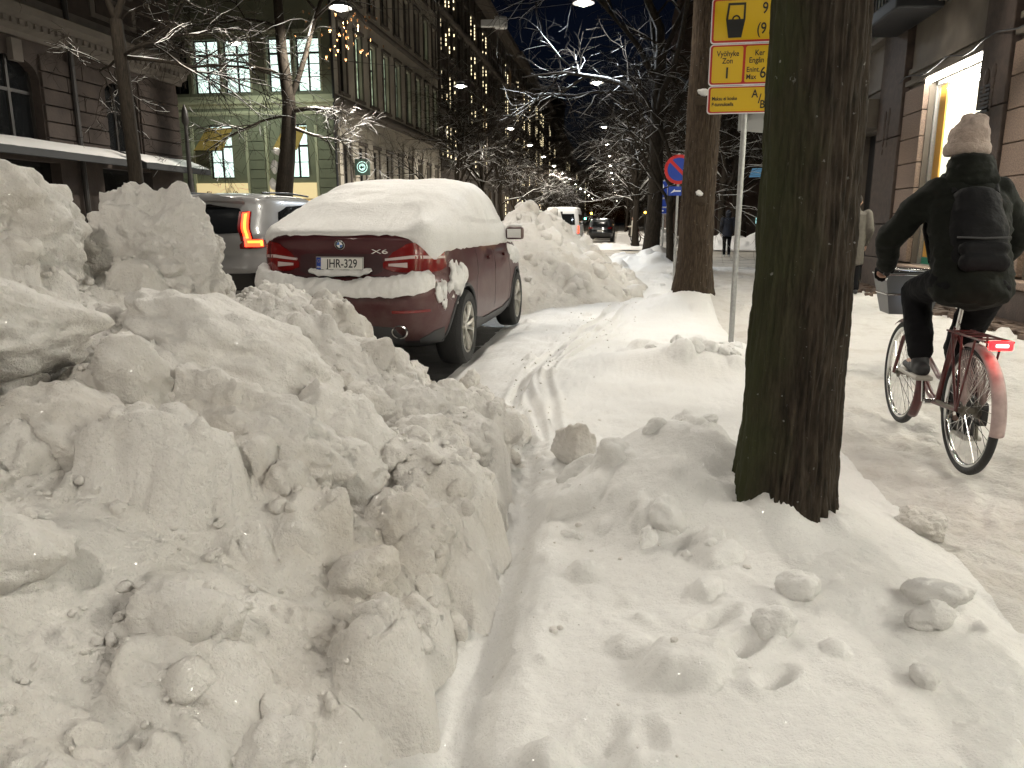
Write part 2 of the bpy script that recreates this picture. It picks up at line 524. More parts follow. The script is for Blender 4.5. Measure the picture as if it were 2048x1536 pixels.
def near_snow():
    xs = warp_axis(-2.0, 5.7, 0.0125, 0.045, -0.75, 1.5)
    ys = warp_axis(-0.6, 24.0, 0.0125, 0.07, 1.1, 4.3)
    X, Y = np.meshgrid(xs, ys, indexing='ij')
    h = verge_base(X, Y)
    # soft undulation + shallow drift
    strip = sstep(1.40, 1.15, X + 0.08 * pnoise(X*2, Y*1.4))
    h += 0.03 * fbm(X*1.1, Y*1.1, octv=3) * strip
    h += 0.010 * fbm(X*5, Y*5, octv=4) * strip
    # lumps thrown onto the verge
    lumpy = lambda x, y: (1.5 < y < 3.9 and -0.25 < x < 0.62 and (x < 0.45 or y > 2.9))
    h = domes(X, Y, h, xs, ys, 40, 0.08, 0.2, 0.55, 2, lumpy, 0.15, edge=3.0)
    h = domes(X, Y, h, xs, ys, 150, 0.03, 0.10, 0.6, 3, lumpy, 0.1, edge=3.0)
    h = domes(X, Y, h, xs, ys, 45, 0.03, 0.10, 0.28, 4, lambda x, y: (0.9 < y < 2.6 and -0.1 < x < 1.35), 0.0, edge=2.0)
    h = domes(X, Y, h, xs, ys, 80, 0.04, 0.2, 0.7, 6, lambda x, y: (6.5 < y < 8.0 and 0.1 < x < 1.35), 0.2, edge=2.4)
    h = domes(X, Y, h, xs, ys, 40, 0.05, 0.2, 0.4, 8, lambda x, y: (10.6 < y < 13.0 and 0.3 < x < 1.9), 0.3)
    # pavement: tramped, scuffed by feet and tyres
    walk = 1 - strip
    n1 = fbm(X*3.2, Y*2.2, octv=5, gain=0.58)
    pit = np.abs(pnoise(X*4.1 + 3, Y*3.1)) ; pit2 = np.abs(pnoise(X*9 + 30, Y*7))
    h += walk * (0.013 * n1 - 0.018 * np.clip(0.30 - pit, 0, 1) / 0.30 + 0.016 * pit2)
    rs = np.random.RandomState(21)
    for k in range(260):        # shoe prints
        cx = rs.uniform(1.5, 5.2); cy = rs.uniform(1.2, 14); a = rs.normal() * 0.35 + PI/2
        i0, i1 = np.searchsorted(xs, [cx-.22, cx+.22]); j0, j1 = np.searchsorted(ys, [cy-.22, cy+.22])
        x = X[i0:i1, j0:j1]-cx; y = Y[i0:i1, j0:j1]-cy
        u = x*math.cos(a)+y*math.sin(a); v = -x*math.sin(a)+y*math.cos(a)
        d = (u/0.145)**2 + (v/(0.05+0.012*u/0.145))**2
        h[i0:i1, j0:j1] += -0.014*np.exp(-d**2) + 0.007*np.exp(-((d-1.7)/0.6)**2)
    # cycle rut: a narrow slot pressed through the verge, fanning out into several lines further on
    rx = rut_x(Y)
    dx = X - rx
    w = 0.065 + 0.015 * pnoise(X*0+1.3, Y*2.0)
    depth = (0.02 * sstep(4.4, 3.3, Y) + 0.028) * (1 + 0.5 * pnoise(X*0 + 7, Y*3.1)) * sstep(0.9, 1.5, Y)
    h = h - depth * np.exp(-(np.abs(dx) / w) ** 3.2)
    h += 0.03 * np.exp(-((dx - 0.16) / 0.05) ** 2) * sstep(4.6, 3.4, Y) * sstep(1.2, 2.0, Y) * (0.7 + 0.5 * pnoise(X*0, Y*6))
    tread = np.sin(Y * 2*PI / 0.035 + 2.5 * np.sin(dx * 120)) * np.exp(-(np.abs(dx) / 0.045) ** 4) * 0.006
    h += tread * (sstep(1.0, 1.4, Y))
    for (off0, off1, y0, y1, ww) in ((-0.13, 0.10, 4.0, 9.5, 0.035), (0.10, -0.05, 4.2, 11.5, 0.03), (0.22, 0.16, 4.0, 10.2, 0.03),
                                     (0.05, 0.42, 6.2, 10.8, 0.035), (-0.02, 0.26, 5.2, 12.5, 0.028), (0.16, 0.6, 6.8, 9.6, 0.03)):
        t = np.clip((Y - y0) / (y1 - y0), 0, 1)
        c = rx + off0 + (off1 - off0) * t + 0.03 * np.sin(Y * 2.1 + off0 * 40)
        on = sstep(y0, y0 + 0.5, Y) * sstep(y1, y1 - 0.6, Y)
        dd = (X - c) / ww
        h += on * (-0.022 * np.exp(-dd**2) + 0.012 * np.exp(-((np.abs(dd) - 1.9) / 0.7) ** 2))
    # churned patch where the rut leaves the heap
    ch = np.exp(-(((X + 0.45) / 0.35)**2 + ((Y - 4.1) / 0.7)**2))
    h += ch * 0.02 * fbm(X*14, Y*14, octv=4)
    # footprints sunk in the soft verge
    for (cx, cy, a, s, dp) in ((-0.02, 1.55, 1.2, 1.25, .05), (0.10, 1.62, 1.4, 0.8, .03), (0.40, 2.05, 0.9, 0.75, .07), (0.46, 1.90, 0.8, 0.6, .05),
                               (1.12, 2.35, 1.2, .8, .04), (0.34, 2.22, 0.9, 0.8, .05), (0.18, 1.2, 1.1, 1, .04)):
        x = X-cx; y = Y-cy
        u = x*math.cos(a)+y*math.sin(a); v = -x*math.sin(a)+y*math.cos(a)
        d = ((u/(0.11*s))**2 + (v/(0.055*s))**2) * (1 + 0.5*pnoise(X*9 + cx*30, Y*9) + 0.3*pnoise(X*24, Y*24))
        h += (-dp*np.exp(-np.clip(d, 0, 9)**2) + 0.22*dp*np.exp(-((d-1.8)/0.8)**2)) * 0.8
    h += 0.003 * fbm(X*28, Y*28, octv=3) + 0.006 * np.abs(fbm(X*11, Y*11, octv=3)) * strip
    return xs, ys, h
nxs, nys, nh = near_snow()
def near_h(x, y):
    i = np.clip(np.searchsorted(nxs, x) - 1, 0, len(nxs)-2); j = np.clip(np.searchsorted(nys, y) - 1, 0, len(nys)-2)
    return float(nh[i, j])

# split into the verge (clean snow) and the pavement (trodden snow)
ix = int(np.searchsorted(nxs, 1.36))
o = height_obj("snow_verge", nxs[:ix+1], nys, nh[:ix+1], M['snow'] if False else M['snow_clean']); tag(o, kind='structure')
o = height_obj("pavement", nxs[ix:], nys, nh[ix:], M['snow_walk']); tag(o, kind='structure')

# --- road and far ground
def flat(name, x0, x1, y0, y1, z, m, nx=2, ny=2, rough=0.0, sc=0.7):
    xs = np.linspace(x0, x1, nx); ys = np.linspace(y0, y1, ny)
    X, Y = np.meshgrid(xs, ys, indexing='ij')
    h = z + rough * fbm(X*sc, Y*sc, octv=5) if rough else z + 0*X
    return tag(height_obj(name, xs, ys, h, m), kind='structure')
flat("ground", -900, 900, -60, 1600, -0.24, M['snow_road'])
flat("road", -12.2, -1.0, -6, 24.2, -0.12, M['snow_road'], 90, 220, 0.035, 0.9)
flat("parking_lane", -3.7, -1.55, 5.9, 12.3, -0.068, M['asphalt'], 60, 120, 0.012, 2.5)
flat("crossing", -60, 60, 24.0, 38.6, -0.06, M['snow_road'], 240, 70, 0.05, 0.8)
flat("far_road", -9.6, -0.2, 38.5, 420, -0.06, M['snow_road'], 30, 300, 0.04, 0.6)
flat("far_pavement", -0.25, 60.0, 38.4, 420, -0.02, M['snow_walk'], 120, 260, 0.09, 0.5)
flat("left_pavement", -14.6, -9.5, 38.4, 420, -0.01, M['snow_walk'], 12, 260, 0.06, 0.6)
flat("left_kerbside", -14.6, -9.9, -6, 24.1, 0.02, M['snow_walk'], 30, 120, 0.06, 0.6)

# --- foreground heap
EDGE_Y = [-1.5, 0.3, 1.2, 1.6, 2.0, 2.6, 4.0, 4.5, 5.0, 5.5, 6.0, 6.5]
EDGE_X = [-0.8, -0.70, -0.56, -0.49, -0.465, -0.47, -0.55, -0.74, -1.02, -1.50, -2.2, -3.2]
def heap_base(X, Y):
    e = pchip(EDGE_Y, EDGE_X, Y) + 0.06 * pnoise(X*0.0 + 4.2, Y*2.3)
    d = e - X
    p = pchip([-0.2, 0.0, 0.06, 0.30, 0.9, 1.5, 2.1, 3.0, 4.5], [-0.14, -0.05, 0.13, 0.30, 0.66, 0.93, 1.02, 0.98, 0.85], np.clip(d, -0.2, 4.5))
    p = p + 0.20 * sstep(0.15, 0.9, d) * fbm(X*1.3 + 2, Y*1.3, octv=2)
    return p * (1 - 0.42 * sstep(3.7, 4.9, Y))

def heap_field(base, x0, x1, y0, y1, sp, spec, seed, fine=1.0):
    xs = np.arange(x0, x1, sp); ys = np.arange(y0, y1, sp)
    X, Y = np.meshgrid(xs, ys, indexing='ij')
    h = base(X, Y)
    reg = lambda x, y: float(base(np.array([x]), np.array([y]))[0]) > 0.05
    for k, (n, r0, r1, amp, fc) in enumerate(spec):
        h = domes(X, Y, h, xs, ys, n, r0, r1, amp, seed + k, reg, fc)
    wx = X + 0.05 * pnoise(X*4 + 5, Y*4); wy = Y + 0.05 * pnoise(X*4, Y*4 + 8)
    bil = 0.060 * np.abs(pnoise(wx*5.2, wy*5.2, h*5.2)) + 0.038 * np.abs(pnoise(wx*12 + 3, wy*12, h*12)) + 0.018 * np.abs(pnoise(wx*26 + 7, wy*26, h*26)) + 0.008 * pnoise(wx*50, wy*50, h*50)
    h = h + fine * bil * (0.55 + 0.6 * sstep(-0.3, 0.4, pnoise(X*1.1 + 20, Y*1.1)))
    s_ = sstep(x1 - 0.10, x1 - 0.015, X); h = h * (1 - s_) - 0.03 * s_
    return xs, ys, X, Y, h

hxs, hys, hX, hY, hh = heap_field(heap_base, -4.3, -0.36, 0.2, 6.4, 0.0125,
    [(46, 0.16, 0.38, 0.80, 0.8), (60, 0.12, 0.24, 0.8, 0.7), (380, 0.05, 0.18, 0.62, 0.6), (1500, 0.02, 0.07, 0.75, 0.4)], 40)
# sideways push so that steep faces overhang a little and do not read as a height map
amp = sstep(0.12, 0.4, hh)
dxy = np.stack([0.035 * fbm(hX*5 + 9, hY*5, hh*5, 3) * amp, 0.035 * fbm(hX*5, hY*5 + 40, hh*5, 3) * amp, 0*hh], -1)
heap = thing("snow_heap", "huge ploughed heap of lumpy snow filling the left foreground", "snow heap", (0, 0, 0))
V = np.stack([hX, hY, hh], -1) + dxy
base_o = link("heap_body", np_mesh("heap_body", V.reshape(-1, 3), grid_faces(len(hxs), len(hys)), M['snow']), heap)

def field_h(xs, ys, h, x, y):
    i = int(np.clip(np.searchsorted(xs, x), 1, len(xs)-2)); j = int(np.clip(np.searchsorted(ys, y), 1, len(ys)-2))
    return float(h[i, j]), Vector((-(h[i+1, j]-h[i-1, j])/(xs[i+1]-xs[i-1]), -(h[i, j+1]-h[i, j-1])/(ys[j+1]-ys[j-1]), 1)).normalized()

def put_clod(parent, meshes, x, y, z, s, rs, name="snow_clod", rot=None):
    sc = (s * rs.uniform(0.75, 1.25), s * rs.uniform(0.75, 1.25), s * rs.uniform(0.6, 1.0))
    return link(name, meshes[rs.randint(len(meshes))], parent, (x, y, z), rot or tuple(rs.uniform(0, 6.28, 3)), sc)

rs = np.random.RandomState(77)
# big broken slabs and blocks that stand out
def block(parent, name, seed, sub, loc, scale, rot, m=None, **k):
    kk = dict(rough=0.14, fine=0.045, sharp=14, planes=8, dmin=0.7); kk.update(k)
    me = clod_mesh(name, seed, sub, m or M['snow'], **kk)
    return link(name, me, parent, loc, rot, scale)
def top_block(name, label, *a, **k):
    return tag(block(None, name, *a, **k), label, "snow block", k.get('group'))
block(heap, "snow_slab", 411, 6, (-1.22, 1.50, 0.36), (0.36, 0.13, 0.29), (R(-40), R(24), R(22)), planes=7, dmin=.6, rough=.10, fine=.025)
block(heap, "snow_slab", 412, 6, (-1.30, 2.30, 0.62), (0.42, 0.26, 0.24), (R(-22), R(18), R(-12)))
block(heap, "snow_slab", 413, 5, (-1.62, 2.95, 0.78), (0.45, 0.38, 0.22), (R(-12), R(22), R(10)))
block(heap, "snow_slab", 414, 5, (-1.10, 2.75, 0.47), (0.22, 0.26, 0.26), (R(-30), R(10), R(35)))
block(heap, "snow_slab", 415, 5, (-0.80, 3.05, 0.33), (0.20, 0.24, 0.22), (R(-20), R(12), R(5)))
block(heap, "snow_slab", 416, 5, (-0.72, 2.35, 0.22), (0.18, 0.17, 0.20), (R(-10), R(8), R(40)))
block(heap, "snow_slab", 417, 5, (-1.98, 4.85, 0.56), (0.20, 0.24, 0.19), (R(5), R(-12), R(10)))
block(heap, "snow_slab", 418, 5, (-2.0, 2.1, 0.98), (0.34, 0.30, 0.17), (R(-14), R(8), R(60)))
block(heap, "snow_slab", 419, 5, (-0.86, 2.02, 0.24), (0.20, 0.14, 0.14), (R(-25), R(0), R(20)))
for sd_, lc_, sc_, rt_ in ((451, (-0.66, 2.72, 0.24), (.16, .15, .15), (10, 20, 30)), (452, (-0.70, 3.42, 0.26), (.17, .19, .16), (-20, 5, 60)), (453, (-0.98, 3.35, 0.42), (.20, .18, .16), (15, -20, 10)),
        (454, (-0.95, 3.95, 0.36), (.20, .17, .15), (-10, 15, 80)), (455, (-1.25, 4.25, 0.38), (.19, .2, .15), (8, 12, 20)), (456, (-1.0, 2.45, 0.42), (.2, .16, .17), (-25, 10, 15)), (457, (-0.78, 1.95, 0.22), (.15, .13, .12), (12, 25, 50)),
        (458, (-1.55, 1.9, 0.72), (.24, .2, .15), (-20, 15, 0)), (459, (-1.75, 3.6, 0.80), (.22, .26, .17), (5, 18, 40)), (460, (-0.62, 2.15, 0.16), (.12, .11, .11), (0, 10, 70)), (461, (-1.2, 1.95, .5), (.2, .14, .15), (-30, 0, 30))):
    block(heap, "snow_slab", sd_, 5, lc_, sc_, tuple(R(v) for v in rt_), planes=9, sharp=16, rough=.15)
block(heap, "snow_slab", 420, 5, (-1.35, 3.75, 0.56), (0.26, 0.30, 0.22), (R(-10), R(20), R(-30)))
top_block("snow_block", "tall rough upright snow block standing on the heap beside the white car", 431, 6, (-2.42, 3.72, 1.10), (0.34, 0.27, 0.40), (R(4), R(6), R(15)), rough=.2, fine=.07, planes=9)
top_block("snow_block", "rounded snow block with a nub on top at the left edge of the picture", 432, 6, (-2.82, 2.95, 1.30), (0.46, 0.42, 0.38), (R(-6), R(16), R(-20)), rough=.16)
top_block("snow_clod", "big pale snow clod lying at the near foot of the heap", 433, 6, (-0.80, 1.68, 0.17), (0.15, 0.14, 0.185), (R(-15), R(12), R(20)), planes=10)
top_block("snow_clod", "wedge of hard snow standing alone beside the cycle rut", 434, 5, (-0.22, 3.98, 0.14), (0.12, 0.09, 0.15), (R(5), R(-20), R(10)), planes=6, sharp=20, dmin=.5)
top_block("snow_clod", "grey icy snow lump on the pavement edge right of the big trunk", 435, 5, (1.32, 3.22, 0.08), (0.115, 0.085, 0.075), (R(10), R(15), R(-15)), planes=8)
for nm, sd, loc, sc_, lb in (
    ("snow_clod", 436, (1.06, 2.42, near_h(1.06, 2.42)+.035), (.12, .08, .07), "largest rounded clod near the pavement edge at lower right"),
    ("snow_clod", 437, (0.98, 2.25, near_h(.98, 2.25)+.03), (.085, .065, .06), "small rounded clod just in front of a larger one at lower right"),
    ("snow_clod", 438, (0.62, 2.38, near_h(.62, 2.38)+.03), (.065, .075, .07), "upright knob of snow below the big trunk"),
    ("snow_clod", 439, (0.50, 2.14, near_h(.5, 2.14)+.02), (.07, .07, .06), "knob of snow beside the footprints in the verge"),
    ("snow_clod", 440, (0.85, 1.95, near_h(.85, 1.95)+.015), (.05, .05, .04), "little clod alone in the middle of the smooth verge")):
    top_block(nm, lb, sd, 4, loc, sc_, (0.2, 0.3, sd), sharp=5, m=M['snow_clean'], fine=.02)

cnt = 0
while cnt < 235:      # clods told apart one by one, larger up front
    x = rs.uniform(-3.4, -0.45); y = rs.uniform(0.6, 6.0)
    b, nrm = field_h(hxs, hys, hh, x, y)
    if float(heap_base(np.array([x]), np.array([y]))[0]) < 0.10: continue
    s = 0.04 * (0.15 / 0.04) ** (rs.rand() ** 1.35)
    if x < -1.9 and s > .09: s *= .6
    put_clod(heap, CL4 if s > 0.06 else CL3, x, y, b - 0.05*s, s, rs)
    cnt += 1
for k in range(40):   # clods rolled to the foot of the heap
    y = rs.uniform(1.1, 5.6); e = float(pchip(EDGE_Y, EDGE_X, np.array([y]))[0])
    x = e + abs(rs.normal()) * 0.07 - 0.06; s = rs.uniform(0.02, 0.075)
    if x > float(rut_x(np.array([y]))[0]) - 0.10 and y < 4: continue
    put_clod(heap, CL3, x, y, near_h(x, y) + 0.35*s, s, rs)

def crumbs(name, parent, pts, smin, smax, seed, kind=True):
    """crumbs too small to pick apart: one part"""
    r2 = np.random.RandomState(seed); Vs = []; Fs = []; b = 0
    vars_ = [clod_arr(900 + i, 2, rough=.2, fine=0.0) for i in range(6)]
    for p in pts:
        V0, F0 = vars_[r2.randint(6)]
        s = smin * (smax / smin) ** (r2.rand() ** 2)
        a = r2.rand() * 6.28; c_, s_ = math.cos(a), math.sin(a)
        V1 = V0 * s * np.array([1, r2.uniform(.7, 1), r2.uniform(.6, 1)])
        V1 = np.stack([V1[:,0]*c_ - V1[:,1]*s_, V1[:,0]*s_ + V1[:,1]*c_, V1[:,2]], 1) + np.array(p)
        Vs.append(V1); Fs.append(F0 + b); b += len(V1)
    o = link(name, np_mesh(name, np.concatenate(Vs), np.concatenate(Fs), M['snow']), parent)
    o["kind"] = "stuff"
    return o
pts = []
while len(pts) < 2600:
    x = rs.uniform(-3.2, -0.42); y = rs.uniform(0.7, 5.9)
    if float(heap_base(np.array([x]), np.array([y]))[0]) < 0.03: continue
    pts.append((x, y, field_h(hxs, hys, hh, x, y)[0] + 0.002))
crumbs("snow_crumbs", heap, pts, 0.008, 0.036, 3)
pts = []
for k in range(520):
    y = rs.uniform(1.0, 13); x = float(rut_x(np.array([y]))[0]) + rs.normal() * (0.25 if y > 3.5 else 0.5)
    if not (-1.0 < x < 1.3): continue
    pts.append((x, y, near_h(x, y)))
o = crumbs("snow_crumbs", None, pts, 0.004, 0.02, 4)
tag(o, "scattered crumbs of snow along the cycle rut", "snow crumbs")

# --- low heap beside the tree (right of the rut)
low = thing("snow_heap", "low lumpy ridge of snow between the cycle rut and the big trunk", "snow heap")
k = 0
while k < 15:
    x = rs.uniform(-0.22, 0.62); y = rs.uniform(2.6, 3.75); s = 0.03 * (0.14/0.03) ** (rs.rand()**1.3)
    if (x - .72)**2 + (y - 3.08)**2 < .30**2: continue
    put_clod(low, CLW, x, y, near_h(x, y) - 0.35*s, s, rs); k += 1
pole_heap = thing("snow_heap", "small bumpy snow mound round the foot of the sign pole", "snow heap")
for k in range(22):
    x = rs.uniform(0.3, 1.3); y = rs.uniform(6.7, 7.9); s = rs.uniform(0.03, 0.12)
    put_clod(pole_heap, CLW, x, y, near_h(x, y) - 0.3*s, s, rs)

# --- heap beyond the red car
def mid_base(X, Y):
    q = ((X + 1.75) / 2.25) ** 2 + ((Y - 15.0) / 3.3) ** 2
    r_ = 1.72 * np.clip(1 - q ** 0.62, -0.1, 1) 
    return r_ * (0.9 + 0.22 * fbm(X*0.8, Y*0.8, octv=2)) 
mxs, mys, mX, mY, mh = heap_field(mid_base, -4.2, 0.75, 11.4, 18.6, 0.03,
    [(60, 0.15, 0.38, 0.5, 0.6), (420, 0.06, 0.2, 0.6, 0.4)], 60)
mid = thing("snow_heap", "pointed heap of ploughed snow in front of the red car", "snow heap")
mh = np.maximum(mh, -0.16)
link("heap_body", np_mesh("heap_body", np.stack([mX, mY, mh], -1).reshape(-1, 3), grid_faces(len(mxs), len(mys)), M['snow']), mid)
k = 0
while k < 170:
    x = rs.uniform(-3.8, 0.7); y = rs.uniform(11.6, 15.6)
    if float(mid_base(np.array([x]), np.array([y]))[0]) < 0.02: continue
    s = 0.06 * (0.30/0.06) ** (rs.rand()**1.8)
    put_clod(mid, CL3, x, y, field_h(mxs, mys, mh, x, y)[0] - 0.5*s, s, rs); k += 1

# --- snow banks by the crossing
def bank(name, label, cx, cy, rx, ry, a, seed, rz=0.0, sp=0.07):
    xs = np.arange(-rx*1.2, rx*1.2, sp); ys = np.arange(-ry*1.2, ry*1.2, sp)
    X, Y = np.meshgrid(xs, ys, indexing='ij')
    q = (X/rx)**2 + (Y/ry)**2
    h = a * np.clip(1 - q, -0.3, 1) ** 1.0 * (1 + 0.5 * fbm(X*0.9 + seed, Y*0.9, octv=2))
    h = domes(X, Y, h, xs, ys, 60, 0.12, 0.4, 0.45, seed, lambda x, y: (x/rx)**2 + (y/ry)**2 < 0.9, 0.4)
    h = h + 0.02 * fbm(X*4, Y*4, octv=3)
    o = height_obj(name, xs, ys, np.maximum(h, -0.2), M['snow_clean']); o.location = (cx, cy, 0); o.rotation_euler = (0, 0, rz)
    return tag(o, label, "snow bank")
bank("snow_bank", "low bluish snow bank round the forked tree at the crossing", 0.7, 22.6, 2.2, 1.9, 0.42, 5)
bank("snow_bank", "snow bank along the park trees behind the man in dark clothes", 8.0, 41.5, 5.0, 1.6, 0.8, 6, sp=0.1)
bank("snow_bank", "snow bank by the parked bicycles behind the person in the white coat", 2.6, 52.0, 1.5, 3.0, 0.9, 7, sp=0.1)
bank("snow_bank", "low snow strip in front of the dark parked car past the crossing", -1.5, 40.2, 3.2, 0.8, 0.22, 8, sp=0.1)
# ------------------------------------------------------------------ vehicles
class Shell:
    """car body described by horizontal slices: rear end, front end, half width and squareness at each height"""
    def __init__(s, rows, nring=96):
        a = np.array(rows, float)
        s.zs, s.yr, s.yf, s.w, s.n = a.T
        z0 = 0.5 * (s.zs[0] + s.zs[-1]) * 0.8
        ph = np.linspace(-PI/2, PI/2, 4001)
        p = s.at(ph, np.full_like(ph, z0))
        L = np.concatenate([[0], np.cumsum(np.linalg.norm(np.diff(p, axis=0), axis=1))])
        s.arc, s.phi = L, ph
        s.half = L[-1]
        k = nring // 2
        # more samples round the corners
        cur = np.concatenate([[0], np.cumsum(np.linalg.norm(np.diff(p, axis=0), axis=1) + 0.9*np.abs(np.diff(np.unwrap(np.arctan2(np.gradient(p[:,1]), np.gradient(p[:,0]))))))])
        s.ring_phi = np.interp(np.linspace(0, cur[-1], k + 1), cur, ph)
    def par(s, z):
        return (pchip(s.zs, s.yr, z), pchip(s.zs, s.yf, z), pchip(s.zs, s.w, z), pchip(s.zs, s.n, z))
    def at(s, ph, z):
        yr, yf, w, n = s.par(z)
        c, q = np.cos(ph), np.sin(ph)
        x = w * np.sign(c) * np.abs(c) ** (2 / n)
        y = (yr + yf) / 2 + (yf - yr) / 2 * np.sign(q) * np.abs(q) ** (2 / n)
        return np.stack([x, y, z + 0*x], -1)
    def sp(s, sv, z):
        """point at signed arc length sv from the rear centre (negative = left side)"""
        sv = np.asarray(sv, float); z = np.asarray(z, float) + 0*sv
        ph = np.interp(np.abs(sv), s.arc, s.phi)
        p = s.at(ph, z); p[..., 0] *= np.where(sv < 0, -1, 1)
        return p
    def nrm(s, sv, z):
        e = 0.004
        du = s.sp(sv + e, z) - s.sp(sv - e, z); dv = s.sp(sv, z + e) - s.sp(sv, z - e)
        n = np.cross(du, dv)
        n /= np.linalg.norm(n, axis=-1)[..., None] + 1e-9
        return n
    def s_of_y(s, y, z):
        sv = np.linspace(0, s.half, 1500)
        return float(np.interp(y, s.sp(sv, np.full_like(sv, z))[:, 1], sv))
    def body(s, name, mats, parent, nz=70, wells=(), wr=0.42, wd=0.28, low=None, zl=None):
        zz = np.unique(np.concatenate([np.linspace(s.zs[0], s.zs[-1], nz), s.zs]))
        ph = np.concatenate([s.ring_phi, PI - s.ring_phi[-2:0:-1]])
        P2, Z2 = np.meshgrid(ph, zz, indexing='ij')
        V = s.at(P2, Z2)
        nu, nv = V.shape[:2]
        Fq = grid_faces(nu, nv, wrap_u=True).tolist()
        V = V.reshape(-1, 3).tolist()
        Fq.append([i*nv for i in range(nu)][::-1]); Fq.append([i*nv + nv-1 for i in range(nu)])
        me = bpy.data.meshes.new(name); me.from_pydata(V, [], Fq)
        bm = bmesh.new(); bm.from_mesh(me); bmesh.ops.recalc_face_normals(bm, faces=bm.faces); bm.to_mesh(me); bm.free()
        for m in mats: me.materials.append(m)
        if wells:
            o = bpy.data.objects.new("tmp", me)
            w = float(np.max(s.w)); cut = MB()
            for y in wells:
                for sg in (-1, 1):
                    n = 48; a0, a1 = sg*(w-wd), sg*(w+0.2)
                    cut.prism([(y + wr*math.cos(2*PI*k/n), 0.36 + wr*math.sin(2*PI*k/n)) for k in range(n)], min(a0, a1), max(a0, a1), 'x')
            co = cut.build("tmpc", M['black']); co.data.materials.clear(); co.data.materials.append(mats[0]); co.data.materials.append(M['black'])
            co.data.polygons.foreach_set("material_index", [1]*len(co.data.polygons))
            md = o.modifiers.new("b", 'BOOLEAN'); md.object = co; md.operation = 'DIFFERENCE'; md.solver = 'EXACT'
            try: md.material_mode = 'TRANSFER'
            except Exception: pass
            C.objects.unlink(co)
            me = eval_mesh(o, (co,)); me.name = name
        bi = next((i for i, m in enumerate(me.materials) if m == M['black']), None)
        if zl is not None:
            if bi is None: me.materials.append(M['black']); bi = len(me.materials) - 1
            for p in me.polygons:
                if p.center.z < zl: p.material_index = bi
        me.polygons.foreach_set("use_smooth", [True]*len(me.polygons))
        me.set_sharp_from_angle(angle=R(32))
        return link(name, me, parent)
    def patch(s, name, m, parent, cols, off=0.006, nu=24, nv=10, skirt=0.02, bulge=0.0, smooth=True):
        """raised panel following the body; cols = [(s, zlow, zhigh), ...]"""
        cols = np.array(cols, float)
        t = np.linspace(0, 1, nu); tc = np.linspace(0, 1, len(cols))
        ss = np.interp(t, tc, cols[:,0]); zl = np.interp(t, tc, cols[:,1]); zh = np.interp(t, tc, cols[:,2])
        q = np.linspace(0, 1, nv)
        Sg = ss[:, None] + 0*q[None]; Zg = zl[:, None] + (zh - zl)[:, None] * q[None]
        Pp = s.sp(Sg, Zg); N = s.nrm(Sg, Zg)
        if cols[0, 0] < 0 and cols[-1, 0] < 0: pass
        N = np.where((N[..., :1] * Pp[..., :1] + N[..., 1:2] * (Pp[..., 1:2] - 2.2)) < 0, -N, N)
        bl = bulge * np.sin(PI*t)[:, None] * np.sin(PI*q)[None]
        top = Pp + N * (off + bl)[..., None]
        bot = Pp - N * skirt
        nn = nu * nv
        V = np.concatenate([top.reshape(-1, 3), bot.reshape(-1, 3)])
        Fq = grid_faces(nu, nv).tolist()
        rim = [i*nv for i in range(nu)] + [(nu-1)*nv + j for j in range(1, nv)] + [i*nv + nv-1 for i in range(nu-2, -1, -1)] + [j for j in range(nv-2, 0, -1)]
        for k in range(len(rim)):
            a, b = rim[k], rim[(k+1) % len(rim)]
            Fq.append([a, a + nn, b + nn, b])
        me = bpy.data.meshes.new(name); me.from_pydata(V.tolist(), [], Fq); me.materials.append(m)
        bm = bmesh.new(); bm.from_mesh(me); bmesh.ops.recalc_face_normals(bm, faces=bm.faces); bm.to_mesh(me); bm.free()
        if smooth:
            me.polygons.foreach_set("use_smooth", [True]*len(me.polygons)); me.set_sharp_from_angle(angle=R(50))
        return link(name, me, parent)
    def frame(s, sv, z):
        """matrix: x along the surface, y up the surface, z outwards"""
        sv = np.array([float(sv)]); zz = np.array([float(z)])
        p = s.sp(sv, zz)[0]; e = 0.01
        du = Vector((s.sp(sv+e, zz) - s.sp(sv-e, zz))[0]).normalized()
        dv = Vector((s.sp(sv, zz+e) - s.sp(sv, zz-e))[0]).normalized()
        n = du.cross(dv).normalized(); dv = n.cross(du)
        m = Matrix((du, dv, n)).transposed().to_4x4(); m.translation = Vector(p)
        return m

